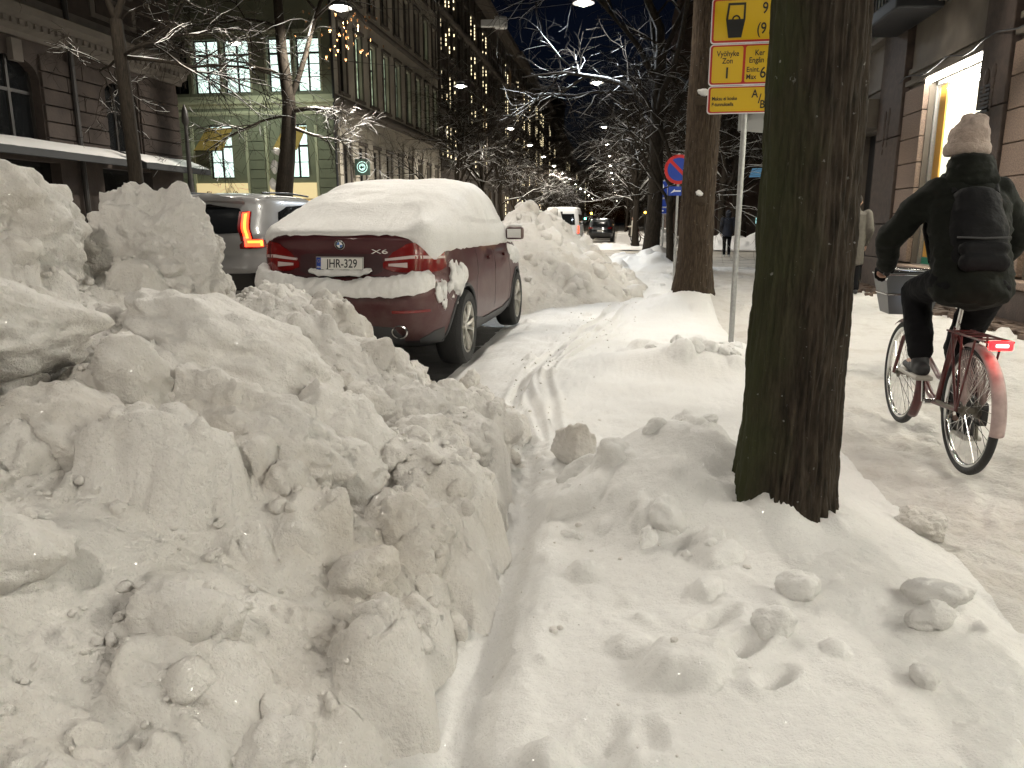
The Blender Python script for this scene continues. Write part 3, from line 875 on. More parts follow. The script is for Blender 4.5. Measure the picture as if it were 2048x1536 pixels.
def car_wheel(parent, x, y, side, r=0.37, wdt=0.255, rim_r=0.25, rimmat=None, spokes=5, detail=True):
    rimmat = rimmat or M['alloy']
    wh = empty("wheel", (x, y, r)); wh.parent = parent
    t = MB(); h = wdt / 2
    t.lathe([(rim_r, -h*0.9), (rim_r+0.02, -h), (r-0.03, -h), (r-0.008, -h*0.8), (r, -h*0.5), (r, h*0.5), (r-0.008, h*0.8), (r-0.03, h), (rim_r+0.02, h), (rim_r, h*0.9)], axis='x', n=44)
    t.build("tyre", M['rubber'], wh, True, 40)
    q = MB(); s = side
    q.lathe([(rim_r+0.004, s*h*0.95), (rim_r-0.012, s*h*0.97), (rim_r-0.03, s*h*0.7), (rim_r-0.035, -s*h*0.9)], axis='x', n=44)
    q.lathe([(0.001, s*h*0.80), (0.045, s*h*0.80), (0.06, s*h*0.62), (0.06, s*h*0.1)], axis='x', n=20)
    if detail:
        for k in range(spokes):
            for dv in (-0.11, 0.11):
                a = 2*PI*k/spokes + dv; a2 = 2*PI*k/spokes + dv*2.1
                p0 = (s*h*0.62, 0.04*math.cos(a), 0.04*math.sin(a)); p1 = (s*h*0.86, (rim_r-0.02)*math.cos(a2), (rim_r-0.02)*math.sin(a2))
                q.tube([p0, tuple((np.array(p0)+np.array(p1))/2 + np.array((s*0.012, 0, 0))), p1], [0.02, 0.017, 0.019], 6)
    else:
        q.lathe([(0.05, s*h*0.6), (rim_r-0.03, s*h*0.75)], axis='x', n=24)
    q.build("rim", rimmat, wh, True, 40)
    d = MB(); d.lathe([(0.001, 0.02*s), (rim_r*0.78, 0.02*s), (rim_r*0.78, -0.02*s)], axis='x', n=28)
    d.build("brake_disc", M['black'], wh, True)
    return wh

M['red_paint'] = mat('dark_red_paint', (0.058, 0.006, 0.009), 0.42, 0.3, coat=0.25, var=0.45, vscale=5, bump=0.05, bscale=140)
m, n, l, b0 = new_mat('salty_red_paint'); M['red_paint'] = m          # dried road salt on the lower panels
b0.inputs["Roughness"].default_value = 0.42; b0.inputs["Metallic"].default_value = 0.25; b0.inputs["Coat Weight"].default_value = 0.25
tc = n.new("ShaderNodeTexCoord"); sx = n.new("ShaderNodeSeparateXYZ"); l.new(tc.outputs["Object"], sx.inputs[0])
no = n.new("ShaderNodeTexNoise"); no.inputs["Scale"].default_value = 5; no.inputs["Detail"].default_value = 8; no.inputs["Roughness"].default_value = .7; l.new(tc.outputs["Object"], no.inputs["Vector"])
ad = n.new("ShaderNodeMath"); ad.operation = 'MULTIPLY_ADD'; ad.inputs[1].default_value = -0.55; l.new(sx.outputs[2], ad.inputs[0]); l.new(no.outputs["Fac"], ad.inputs[2])
mr = n.new("ShaderNodeMapRange"); mr.inputs["From Min"].default_value = -0.05; mr.inputs["From Max"].default_value = 0.45; mr.inputs["To Max"].default_value = 0.40; l.new(ad.outputs[0], mr.inputs["Value"])
mx = n.new("ShaderNodeMix"); mx.data_type = 'RGBA'; mx.inputs[6].default_value = (0.058, 0.006, 0.009, 1); mx.inputs[7].default_value = (0.20, 0.16, 0.145, 1)
l.new(mr.outputs[0], mx.inputs[0]); l.new(mx.outputs[2], b0.inputs["Base Color"])
M['white_paint'] = mat('white_car_paint', (0.33, 0.33, 0.33), 0.3, 0.0, coat=0.6)
M['dark_paint'] = mat('dark_car_paint', (0.018, 0.02, 0.024), 0.28, 0.3, coat=0.6)
M['lens_red'] = mat('red_lens', (0.17, 0.008, 0.008), 0.2, 0.0, coat=0.6, spec=0.6)
M['lens_clear'] = mat('clear_lens', (0.62, 0.52, 0.50), 0.2, coat=0.6)
M['tail_on'] = mat('tail_lamp_lit', (0.5, 0.02, 0.01), 0.3, emit=(1.0, 0.035, 0.010), estr=6)
M['tail_core'] = mat('tail_lamp_core', (0.8, 0.2, 0.05), 0.3, emit=(1.0, 0.22, 0.025), estr=4.5)
M['plate'] = mat('number_plate', (0.72, 0.71, 0.67), 0.35)
M['grey_trim'] = mat('grey_plastic', (0.05, 0.05, 0.052), 0.6)
M['silver_trim'] = mat('silver_trim', (0.38, 0.38, 0.37), 0.4, 0.6)
M['mirror_glass'] = mat('mirror_glass', (0.8, 0.8, 0.8), 0.05, 1.0)

# ---- red sloping-roof SUV under snow
RED = Shell([
 # z    rear  front  half  squareness
 (0.24, 0.40, 4.50, 0.84, 5.0), (0.32, 0.20, 4.68, 0.90, 5.2), (0.46, 0.085, 4.80, 0.935, 5.5), (0.60, 0.03, 4.85, 0.945, 5.6),
 (0.72, 0.00, 4.86, 0.95, 5.6), (0.80, 0.02, 4.84, 0.95, 5.6), (0.845, 0.085, 4.80, 0.948, 5.4), (0.90, 0.125, 4.75, 0.945, 5.4),
 (1.02, 0.155, 4.60, 0.94, 5.4), (1.14, 0.165, 4.30, 0.925, 5.4), (1.225, 0.15, 3.95, 0.90, 5.2), (1.275, 0.175, 3.80, 0.87, 4.8),
 (1.30, 0.28, 3.70, 0.85, 4.6), (1.36, 0.62, 3.55, 0.82, 4.4), (1.46, 1.02, 3.35, 0.77, 4.4), (1.56, 1.44, 3.12, 0.71, 4.2),
 (1.63, 1.80, 2.95, 0.64, 4.0), (1.675, 2.15, 2.75, 0.48, 3.6), (1.695, 2.38, 2.55, 0.2, 3.0)], 128)
red = thing("parked_car", "dark red sloping-roof car buried under a thick cap of snow", "car", (-2.44, 6.28, -0.03), R(-2.0))
RED.body("body", [M['red_paint']], red, 80, wells=(0.98, 3.88), wr=0.425, zl=0.335)
for (x, y, sd) in ((0.835, 0.98, 1), (0.835, 3.88, 1), (-0.835, 0.98, -1), (-0.835, 3.88, -1)):
    car_wheel(red, x, y, sd, detail=(sd > 0))
RED.patch("rear_apron", M['grey_trim'], red, [(-0.60, 0.30, 0.36), (-0.5, 0.30, 0.47), (0, 0.29, 0.50), (0.5, 0.30, 0.47), (0.60, 0.30, 0.36)], 0.008, 40)
RED.patch("skid_plate", M['silver_trim'], red, [(-0.36, 0.285, 0.32), (-0.30, 0.27, 0.375), (0.30, 0.27, 0.375), (0.36, 0.285, 0.32)], 0.016, 30)
for sg in (-1, 1):
    a = [(0.41, 0.985, 1.03), (0.50, 0.95, 1.12), (0.64, 0.945, 1.195), (0.80, 0.945, 1.215), (0.95, 0.95, 1.20), (1.06, 0.98, 1.16)]
    lt = RED.patch("tail_light", M['lens_red'], red, [(sg*q, z0, z1) for q, z0, z1 in a], 0.010, 40, 12, bulge=0.012)
    RED.patch("light_bar", M['lens_clear'], lt, [(sg*0.43, 1.045, 1.065), (sg*0.66, 1.065, 1.092), (sg*1.03, 1.06, 1.08)], 0.022, 24, 4)
    RED.patch("reversing_lamp", M['lens_clear'], lt, [(sg*0.46, 1.0, 1.02), (sg*0.62, 0.985, 1.03)], 0.021, 10, 4)
    RED.patch("reflector", M['lens_red'], red, [(sg*0.50, 0.60, 0.625), (sg*0.86, 0.605, 0.63)], 0.006, 16, 4)
    RED.patch("side_cladding", M['grey_trim'], red, [(sg*RED.s_of_y(y, 0.4), 0.245, zt) for y, zt in ((1.46, 0.42), (1.8, 0.36), (3.0, 0.36), (3.4, 0.42))], 0.012, 30)
    sl = RED.s_of_y
    RED.patch("bumper_corner", M['grey_trim'], red, [(sg*0.74, 0.30, 0.35), (sg*0.9, 0.285, 0.42), (sg*sl(0.52, 0.36), 0.28, 0.44)], 0.008, 20)
    # tail pipe
    p = RED.frame(sg*0.565, 0.43)
    e = MB(); e.lathe([(0.052, -0.10), (0.060, 0.035), (0.050, 0.04), (0.044, -0.06), (0.0, -0.06)], n=26)
    ob = e.build("tail_pipe", [M['chrome']], red, True); ob.matrix_local = Matrix.Translation(p.translation) @ Matrix.Rotation(R(90), 4, 'X') @ Matrix.Scale(1.25, 4, (1, 0, 0))
    e = MB(); e.lathe([(0.001, 0.0), (0.047, 0.0)], n=20); e.build("tail_pipe_bore", M['black'], ob, loc=(0, 0, -0.03))
    # arch lip
    for y in (0.98, 3.88):
        l = MB()
        pts_ = []
        for k in range(25):
            a_ = R(-8) + (PI + R(16))*k/24
            yy, zz = y + 0.425*math.cos(a_), 0.36 + 0.425*math.sin(a_)
            pp = RED.sp(np.array([RED.s_of_y(yy, max(zz, .25))]), np.array([max(zz, 0.25)]))[0]
            pts_.append((sg*pp[0], yy, zz))
        l.tube(pts_, 0.017, 8).build("arch_lip", M['grey_trim'], red, True)
    # door handles and shut lines
    for yy in (1.95, 2.85):
        RED.patch("door_handle", M['red_paint'], red, [(sg*RED.s_of_y(yy, 1.0), 0.985, 1.02), (sg*RED.s_of_y(yy+.2, 1.0), 0.985, 1.02)], 0.03, 8, 4, skirt=0.0)
    for yy in (1.42, 2.4, 3.35):
        RED.patch("shut_line", M['black'], red, [(sg*RED.s_of_y(yy, .8), 0.4, 1.15), (sg*RED.s_of_y(yy+.006, .8), 0.4, 1.15)], 0.0015, 3, 14, skirt=0)
    # mirror
    mi = MB(); mi.bbox(-0.11, 0.11, -0.05, 0.06, -0.075, 0.075, 0.035)
    mo = mi.build("wing_mirror", M['red_paint'], red, True, 60, loc=(sg*1.05, 3.12, 1.245))
    g = MB(); g.bbox(-0.088, 0.088, -0.058, -0.048, -0.056, 0.056, 0.004); g.build("mirror_glass", M['mirror_glass'], mo)
    sn = clod_mesh("mirror_snow", 610, 4, M['snow_clean'], sharp=6, rough=.08, fine=.02); link("mirror_snow", sn, mo, (0, 0.01, 0.085), None, (0.10, 0.05, 0.035))
# shut line of the tailgate
RED.patch("tailgate_gap", M['black'], red, [(-0.55, 0.905, 0.912), (0.55, 0.905, 0.912)], 0.001, 20, 3, skirt=0)
RED.patch("plate_recess", mat('shaded_red_paint', (0.03, 0.004, 0.006), 0.5), red, [(-0.40, 0.955, 1.085), (-0.34, 0.925, 1.105), (0.34, 0.925, 1.105), (0.40, 0.955, 1.085)], 0.002, 20, 6, skirt=0)  # shade of the recess put into the colour: a darker red paint
# number plate
def plate(parent, mtx, txt, w=0.442, h=0.118, band=True):
    b = MB(); b.bbox(-w/2, w/2, -h/2, h/2, 0, 0.008, 0.003)
    o = b.build("number_plate", M['plate'], parent); o.matrix_local = mtx
    f = MB()
    for (x0, x1, y0, y1) in ((-w/2+.003, w/2-.003, h/2-.008, h/2-.004), (-w/2+.003, w/2-.003, -h/2+.004, -h/2+.008), (-w/2+.003, -w/2+.007, -h/2+.004, h/2-.004), (w/2-.007, w/2-.003, -h/2+.004, h/2-.004)):
        f.box(x0, x1, y0, y1, 0.0082, 0.0092)
    f.build("plate_border", M['black_print'], o)
    if band:
        f = MB(); f.box(-w/2+.007, -w/2+.047, -h/2+.008, h/2-.008, 0.0082, 0.0095); f.build("plate_band", M['blue_print'], o)
        text_mesh("plate_letters", "FIN", 0.024, M['white_print'], o, (-w/2+.027, -h/2+.026, 0.0098), (0, 0, 0), ext=0.0004)
        st_ = MB()
        for k in range(12):
            a_ = 2*PI*k/12; st_.box(-w/2+.027+.012*math.cos(a_)-.0015, -w/2+.027+.012*math.cos(a_)+.0015, .022+.012*math.sin(a_)-.0015, .022+.012*math.sin(a_)+.0015, .0096, .0101)
        st_.build("plate_stars", mat('yellow_print', (.7, .5, .02), .5) if 'yp' not in M else M['yp'], o)
    text_mesh("plate_letters", txt, 0.105, M['black_print'], o, (0.022 if band else 0, -0.002, 0.0092), (0, 0, 0), ext=0.0006, sx=0.80, bold=0.0012)
    return o
pm = RED.frame(0.0, 1.02); pm = Matrix.Translation(Vector((0, -0.022, 0))) @ pm
plate(red, pm, "JHR-329")
# roundel
rm = Matrix.Translation(Vector((0, -0.004, 0))) @ RED.frame(0.0, 1.185)
b = MB(); b.lathe([(0.0, 0.0), (0.046, 0.0), (0.046, 0.006), (0.043, 0.008), (0.0, 0.008)], n=40)
rb = b.build("emblem", M['chrome'], red, True); rb.matrix_local = rm
b = MB(); b.lathe([(0.0275, 0.0088), (0.0415, 0.0088)], n=40); b.build("emblem_ring", M['black_print'], rb)
for k in range(4):
    b = MB(); vs = [(0, 0, 0.0088)] + [(0.026*math.cos(k*PI/2 + a*PI/16), 0.026*math.sin(k*PI/2 + a*PI/16), 0.0088) for a in range(9)]
    b.add(vs, [(0, a+1, a+2) for a in range(8)]); b.build("emblem_quarter", M['white_print'] if k % 2 == 0 else mat('emblem_blue', (0.03, 0.14, 0.42), 0.4), rb)
for t_, a_ in (("B", 35), ("M", 0), ("W", -35)):
    an = R(90 + a_)
    text_mesh("emblem_letters", t_, 0.015, M['white_print'], rb, (0.0345*math.cos(an), 0.0345*math.sin(an), 0.0092), (0, 0, an - PI/2), ext=0.0002)
tm = RED.frame(0.385, 1.125)
o = text_mesh("model_letters", "X6", 0.085, M['chrome'], red, (0, 0, 0), (0, 0, 0), ext=0.004, bold=0.001)
o.matrix_local = Matrix.Translation(Vector((0, -0.008, 0))) @ tm @ Matrix.Diagonal((1.5, 0.62, 1, 1))

def snow_cap(sh, name, label, zlo, thick, loc, rz, seed, nz=60, m=None, top_extra=0.05):
    """snow lying over everything above zlo(s) on a body"""
    nphi = 220
    sv = np.linspace(0, 1, nphi, endpoint=False)
    ph = np.interp(np.linspace(0, 1, nphi//2 + 1), np.linspace(0, 1, len(sh.ring_phi)), sh.ring_phi)
    ph = np.concatenate([ph, PI - ph[-2:0:-1]])
    nu = len(ph)
    t = np.linspace(0, 1, nz)
    zt = sh.zs[-1]
    lo = zlo(ph)
    Zg = lo[:, None] + (zt - lo)[:, None] * (t[None] ** 0.9)
    P0 = sh.at(ph[:, None] + 0*Zg, Zg)
    cx, cy = 0.0, 2.3
    out = np.stack([np.cos(ph), np.sin(ph)], -1)[:, None, :] + 0*P0[..., :2]
    e = 1e-3
    dz = (sh.at(ph[:, None] + 0*Zg, np.minimum(Zg + e, zt)) - sh.at(ph[:, None] + 0*Zg, Zg - e))
    dp = (sh.at(ph[:, None] + e + 0*Zg, Zg) - sh.at(ph[:, None] - e + 0*Zg, Zg))
    N = np.cross(dp, dz); N /= np.linalg.norm(N, axis=-1)[..., None] + 1e-9
    # smooth normal field
    for _ in range(6):
        N = (np.roll(N, 1, 0) + np.roll(N, -1, 0) + 2*N) / 4
        N[:, 1:-1] = (N[:, :-2] + N[:, 2:] + 2*N[:, 1:-1]) / 4
    N[..., 2] = np.abs(N[..., 2]) + 0.15
    N /= np.linalg.norm(N, axis=-1)[..., None]
    rise = (np.clip(t / 0.34, 0, 1) ** 0.6)[None]
    th = thick * rise * (0.75 + 0.45 * np.clip(N[..., 2], 0, 1)) * (1 + 0.17 * fbm(P0[..., 0]*1.8 + seed, P0[..., 1]*1.8, Zg*1.8, 3) + 0.04 * fbm(P0[..., 0]*9 + seed, P0[..., 1]*9, Zg*9, 3))
    Vv = P0 + N * th[..., None]
    Vv[..., 2] += top_extra * rise * sstep(0.1, 0.8, t)[None]
    nv = nz
    Vl = np.concatenate([Vv.reshape(-1, 3), [[0, float(Vv[:, -1, 1].mean()), float(Vv[:, -1, 2].max()) + 0.002]]])
    Fq = grid_faces(nu, nv, wrap_u=True).tolist()
    for i in range(nu): Fq.append([i*nv + nv-1, ((i+1) % nu)*nv + nv-1, len(Vl)-1])
    me = bpy.data.meshes.new(name); me.from_pydata(Vl.tolist(), [], Fq); me.materials.append(m or M['snow_clean'])
    bm = bmesh.new(); bm.from_mesh(me); bmesh.ops.recalc_face_normals(bm, faces=bm.faces); bm.to_mesh(me); bm.free()
    me.polygons.foreach_set("use_smooth", [True]*len(me.polygons))
    o = link(name, me, None, loc, (0, 0, rz))
    return tag(o, label, "snow")
def red_lo(ph):
    # rear edge just above the lip, lower on the flanks, ragged
    c, q = np.cos(ph), np.sin(ph)
    side = np.abs(c) ** 0.6
    rear = sstep(-0.75, -0.97, q)
    lo = 1.265 * rear + (1 - rear) * (1.15 - 0.02 * np.sign(c))
    lo = lo - 0.12 * np.exp(-((ph + 0.92) / 0.20) ** 2)                 # tongue over the right tail light
    return lo + 0.022 * fbm(ph * 9, ph * 0 + 2.0, octv=3) + 0.008 * pnoise(ph * 60, ph*0)
snow_cap(RED, "car_snow", "thick smooth cap of fresh snow on the roof of the red car", red_lo, 0.10, (-2.44, 6.28, -0.03), R(-2.0), 3)

def ledge_snow(sh, name, label, cols, hmax, depth, loc, rz, seed, m=None, nu=160, nv=22):
    """roll of snow lying on a ledge: cols = (s, z, height)"""
    cols = np.array(cols, float); t = np.linspace(0, 1, nu); tc = np.linspace(0, 1, len(cols))
    ss = np.interp(t, tc, cols[:,0]); zz = np.interp(t, tc, cols[:,1]); hh_ = np.interp(t, tc, cols[:,2])
    hh_ = hh_ * (1 + 0.18*fbm(ss*5 + seed, ss*0, octv=3))
    a = np.linspace(-0.15*PI, 1.02*PI, nv)
    P0 = sh.sp(ss, zz); N = sh.nrm(ss, np.full_like(ss, 0.6)); N[:, 2] = 0
    N = np.where(N[:, 1:2]*(P0[:, 1:2]-2.2) + N[:, :1]*P0[:, :1] < 0, -N, N); N /= np.linalg.norm(N, axis=1)[:, None]
    V = np.zeros((nu, nv, 3))
    taper = np.clip(np.minimum(t, 1-t)/0.04, 0, 1) ** 0.5
    for j, aa in enumerate(a):
        o_ = depth * math.cos(aa) * taper; u_ = hh_ * math.sin(aa) * taper
        V[:, j] = P0 + N * o_[:, None]; V[:, j, 2] += u_ * np.where(u_ > 0, 1, 0.6)
    W3 = 0.012 * fbm(V[..., 0]*14 + seed, V[..., 1]*14, V[..., 2]*14, 3)
    V += N[:, None] * W3[..., None]; V[..., 2] += W3
    o = link(name, np_mesh(name, V.reshape(-1, 3), grid_faces(nu, nv), m or M['snow_clean']), None, loc, (0, 0, rz))
    return tag(o, label, "snow")
ledge_snow(RED, "bumper_snow", "long roll of snow lying along the rear bumper of the red car",
    [(-0.98, 0.86, 0.10), (-0.86, 0.83, 0.19), (-0.55, 0.80, 0.14), (-0.2, 0.785, 0.115), (0.2, 0.775, 0.12), (0.5, 0.785, 0.14), (0.72, 0.81, 0.15), (0.88, 0.86, 0.10)], 0.12, 0.085, (-2.44, 6.28, -0.03), R(-2.0), 4)
ledge_snow(RED, "plate_snow", "little lip of snow under the number plate of the red car",
    [(-0.31, 0.955, 0.03), (-0.2, 0.925, 0.045), (0.2, 0.925, 0.045), (0.31, 0.955, 0.03)], 0.04, 0.05, (-2.44, 6.28, -0.03), R(-2.0), 8, nu=60)
# snow stuck to the right rear flank
def stuck(cols, off, seed, name="flank_snow", lab=None, sh=RED, loc=(-2.44, 6.28, -0.03), rz=R(-2.0)):
    o = sh.patch(name, M['snow_clean'], None, cols, off, 50, 26, skirt=0.0, bulge=off*1.4)
    me = o.data
    V = np.empty(len(me.vertices)*3, np.float32); me.vertices.foreach_get("co", V); V = V.reshape(-1, 3)
    nn = len(V)//2
    nz = fbm(V[:nn,0]*11 + seed, V[:nn,1]*11, V[:nn,2]*11, 4)
    inward = np.array([0.0, 0.0, 0]) - V[:nn]; inward[:, 1] += 2.4; inward[:, 2] = 0
    inward /= np.linalg.norm(inward, axis=1)[:, None]
    t_ = np.linspace(0, 1, 50)[:, None] + 0*np.linspace(0, 1, 26)[None]; q_ = 0*t_ + np.linspace(0, 1, 26)[None]
    e_ = np.minimum(np.minimum(t_, 1-t_), np.minimum(q_, 1-q_)).ravel()
    push = np.clip(0.10 - nz, 0, 1)*0.05 + (1 - sstep(0.0, 0.22, e_ + 0.10*nz))*0.045
    V[:nn] += inward * push[:, None]
    me.vertices.foreach_set("co", V.ravel()); me.update()
    o.location = loc; o.rotation_euler = (0, 0, rz)
    return tag(o, lab, "snow")
sY = RED.s_of_y
stuck([(sY(0.52, .95), 0.80, 1.02), (sY(0.62, .95), 0.70, 1.05), (sY(0.8, .95), 0.62, 1.03), (sY(0.95, .95), 0.75, 0.98), (sY(1.05, .95), 0.82, 0.92)], 0.02, 5, lab="ragged patch of snow stuck above the rear wheel of the red car")
stuck([(0.88, 0.80, 0.90), (0.98, 0.62, 0.93), (1.06, 0.55, 0.9), (1.14, 0.62, 0.8)], 0.010, 9, lab="thin splashed snow on the rear corner of the red car")
stuck([(sY(3.3, .95), 0.92, 1.15), (sY(3.6, .95), 0.85, 1.12), (sY(3.95, .95), 0.82, 1.08), (sY(4.3, .95), 0.9, 1.05)], 0.02, 12, lab="snow streaks on the front wing of the red car")

# ---- white SUV in the traffic lane
WH = Shell([
 (0.26, 0.30, 4.15, 0.84, 6), (0.36, 0.10, 4.32, 0.90, 6.2), (0.52, 0.02, 4.38, 0.925, 6.4), (0.66, 0.00, 4.40, 0.93, 6.4), (0.76, 0.03, 4.38, 0.93, 6.4),
 (0.86, 0.07, 4.34, 0.925, 6.4), (1.00, 0.09, 4.22, 0.92, 6.2), (1.10, 0.11, 3.55, 0.90, 6), (1.16, 0.14, 3.35, 0.875, 5.6), (1.30, 0.27, 3.12, 0.825, 5.2),
 (1.42, 0.40, 2.94, 0.785, 5.0), (1.53, 0.49, 2.75, 0.74, 5.0), (1.585, 0.50, 2.62, 0.70, 4.8), (1.635, 0.62, 2.35, 0.60, 4.4), (1.665, 1.0, 1.95, 0.3, 3.4)], 112)
white = thing("driving_car", "white SUV with a lit L-shaped red tail light passing behind the red car", "car", (-5.42, 9.15, 0.08), R(1.0))
WH.body("body", [M['white_paint']], white, 70, wells=(0.82, 3.52), wr=0.40, zl=0.50)
for (x, y, sd) in ((0.82, 0.82, 1), (0.82, 3.52, 1), (-0.82, 0.82, -1), (-0.82, 3.52, -1)):
    car_wheel(white, x, y, sd, r=0.355, detail=False)
WH.patch("rear_window", M['glass_dark'], white, [(-0.70, 1.20, 1.28), (-0.60, 1.13, 1.44), (0, 1.10, 1.50), (0.60, 1.13, 1.44), (0.70, 1.20, 1.28)], 0.006, 40, 14)
WH.patch("rear_spoiler", M['white_paint'], white, [(-0.66, 1.50, 1.57), (0, 1.53, 1.60), (0.66, 1.50, 1.57)], 0.06, 24, 6, skirt=.02)
for sg in (-1, 1):
    a = [(0.58, 0.93, 0.98), (0.66, 0.925, 1.06), (0.80, 0.93, 1.06), (0.98, 0.95, 1.03)]
    lt = WH.patch("tail_light", M['lens_red'], white, [(sg*q, z0, z1) for q, z0, z1 in a], 0.008, 30, 8)
    WH.patch("light_stem", M['lens_red'], lt, [(sg*0.60, 1.02, 1.40), (sg*0.76, 1.02, 1.40)], 0.009, 14, 20)
    WH.patch("lit_stem", M['tail_on'], lt, [(sg*0.645, 1.03, 1.38), (sg*0.735, 1.03, 1.39)], 0.014, 10, 20)
    WH.patch("lit_core", M['tail_core'], lt, [(sg*0.672, 1.06, 1.36), (sg*0.705, 1.06, 1.37)], 0.018, 6, 16)
    WH.patch("lit_foot", M['tail_on'], lt, [(sg*0.645, 0.955, 1.045), (sg*0.88, 0.955, 1.045)], 0.014, 16, 6)
    WH.patch("lit_core", M['tail_core'], lt, [(sg*0.68, 1.0, 1.03), (sg*0.86, 1.0, 1.03)], 0.018, 12, 4)
    WH.patch("lit_core", M['tail_core'], lt, [(sg*0.835, 0.965, 1.035), (sg*0.87, 0.965, 1.035)], 0.019, 5, 6)
    ys_ = WH.s_of_y
    WH.patch("side_window", M['glass_dark'], white, [(sg*ys_(0.78, 1.3), 1.26, 1.40), (sg*ys_(1.1, 1.3), 1.16, 1.48), (sg*ys_(1.9, 1.3), 1.13, 1.51), (sg*ys_(2.7, 1.3), 1.13, 1.42), (sg*ys_(3.0, 1.3), 1.13, 1.24)], 0.005, 40, 12)
    WH.patch("window_trim", M['chrome'], white, [(sg*ys_(0.85, 1.2), 1.225, 1.24), (sg*ys_(1.1, 1.2), 1.135, 1.15), (sg*ys_(1.9, 1.2), 1.11, 1.125), (sg*ys_(3.0, 1.2), 1.11, 1.125)], 0.008, 40, 3)
    rr = MB(); rr.tube([(sg*0.62, 0.75 + 0.1*k, 1.655 - 0.0*k + 0.02*math.sin(PI*k/16)) for k in range(17)], 0.014, 8); rr.build("roof_rail", M['black'], white, True)
    WH.patch("reflector", M['lens_red'], white, [(sg*0.55, 0.56, 0.60), (sg*0.80, 0.56, 0.60)], 0.006, 8, 4)
    mi = MB(); mi.bbox(-0.10, 0.10, -0.05, 0.06, -0.07, 0.07, 0.03); mi.build("wing_mirror", M['white_paint'], white, True, 60, loc=(sg*1.0, 2.95, 1.18))
WH.patch("rear_bumper", M['black'], white, [(-0.95, 0.30, 0.64), (-0.7, 0.29, 0.62), (0.7, 0.29, 0.62), (0.95, 0.30, 0.64)], 0.012, 40, 10)
WH.patch("bumper_strip", M['silver_trim'], white, [(-0.6, 0.37, 0.40), (0.6, 0.37, 0.40)], 0.02, 20, 4)
plate(white, Matrix.Translation(Vector((0, -0.02, 0))) @ WH.frame(0, 0.80), "KLN-415", band=True) if False else None

# ---- white van past the heap
VAN = Shell([(0.30, 0.12, 4.95, 0.90, 9), (0.45, 0.02, 5.1, 0.95, 9), (0.65, 0.0, 5.15, 0.96, 9), (1.0, 0.02, 5.1, 0.96, 9), (1.15, 0.04, 4.7, 0.955, 9),
             (1.35, 0.07, 4.35, 0.93, 9), (1.75, 0.15, 3.95, 0.88, 8), (1.95, 0.20, 3.75, 0.85, 7), (2.03, 0.30, 3.5, 0.78, 6), (2.06, 0.8, 2.8, 0.4, 4)], 80)
M['van_paint'] = mat('white_van_paint', (0.72, 0.72, 0.72), 0.4, coat=.3)
van = thing("van", "white minibus with dark rear window driving away past the crossing", "van", (-3.0, 39.6, -0.02), 0)
VAN.body("body", [M['van_paint']], van, 40, wells=(0.95, 4.0), wr=0.38, zl=0.46)
for (x, y, sd) in ((0.84, 0.95, 1), (0.84, 4.0, 1), (-0.84, 0.95, -1), (-0.84, 4.0, -1)): car_wheel(van, x, y, sd, r=0.34, detail=False)
VAN.patch("rear_window", M['glass_dark'], van, [(-0.72, 1.22, 1.78), (0.72, 1.22, 1.78)], 0.008, 20, 10)
VAN.patch("rear_bumper", M['black'], van, [(-0.95, 0.34, 0.56), (0.95, 0.34, 0.56)], 0.03, 20, 6)
VAN.patch("door_gap", M['black'], van, [(-0.006, 0.6, 1.9), (0.006, 0.6, 1.9)], 0.003, 3, 20, skirt=0)
VAN.patch("door_handle", M['black'], van, [(-0.12, 1.0, 1.04), (0.12, 1.0, 1.04)], 0.02, 6, 4)
for sg in (-1, 1):
    VAN.patch("tail_light", M['tail_on'] if sg > 0 else M['lens_red'], van, [(sg*0.86, 0.80, 1.18), (sg*0.99, 0.80, 1.18)], 0.012, 8, 10)
    VAN.patch("side_window", M['glass_dark'], van, [(sg*VAN.s_of_y(0.4, 1.5), 1.24, 1.76), (sg*VAN.s_of_y(3.6, 1.5), 1.24, 1.76)], 0.006, 20, 8)
plate(van, Matrix.Translation(Vector((-0.25, -0.01, 0))) @ VAN.frame(-0.0, 0.74), " ", band=False)
snow_cap(VAN, "car_snow", "snow lying on the roof of the white minibus", lambda ph: 2.0 + 0.01*fbm(ph*12, ph*0+1, octv=3), 0.05, (-3.0, 39.6, -0.02), 0, 6, 16, top_extra=0.02)

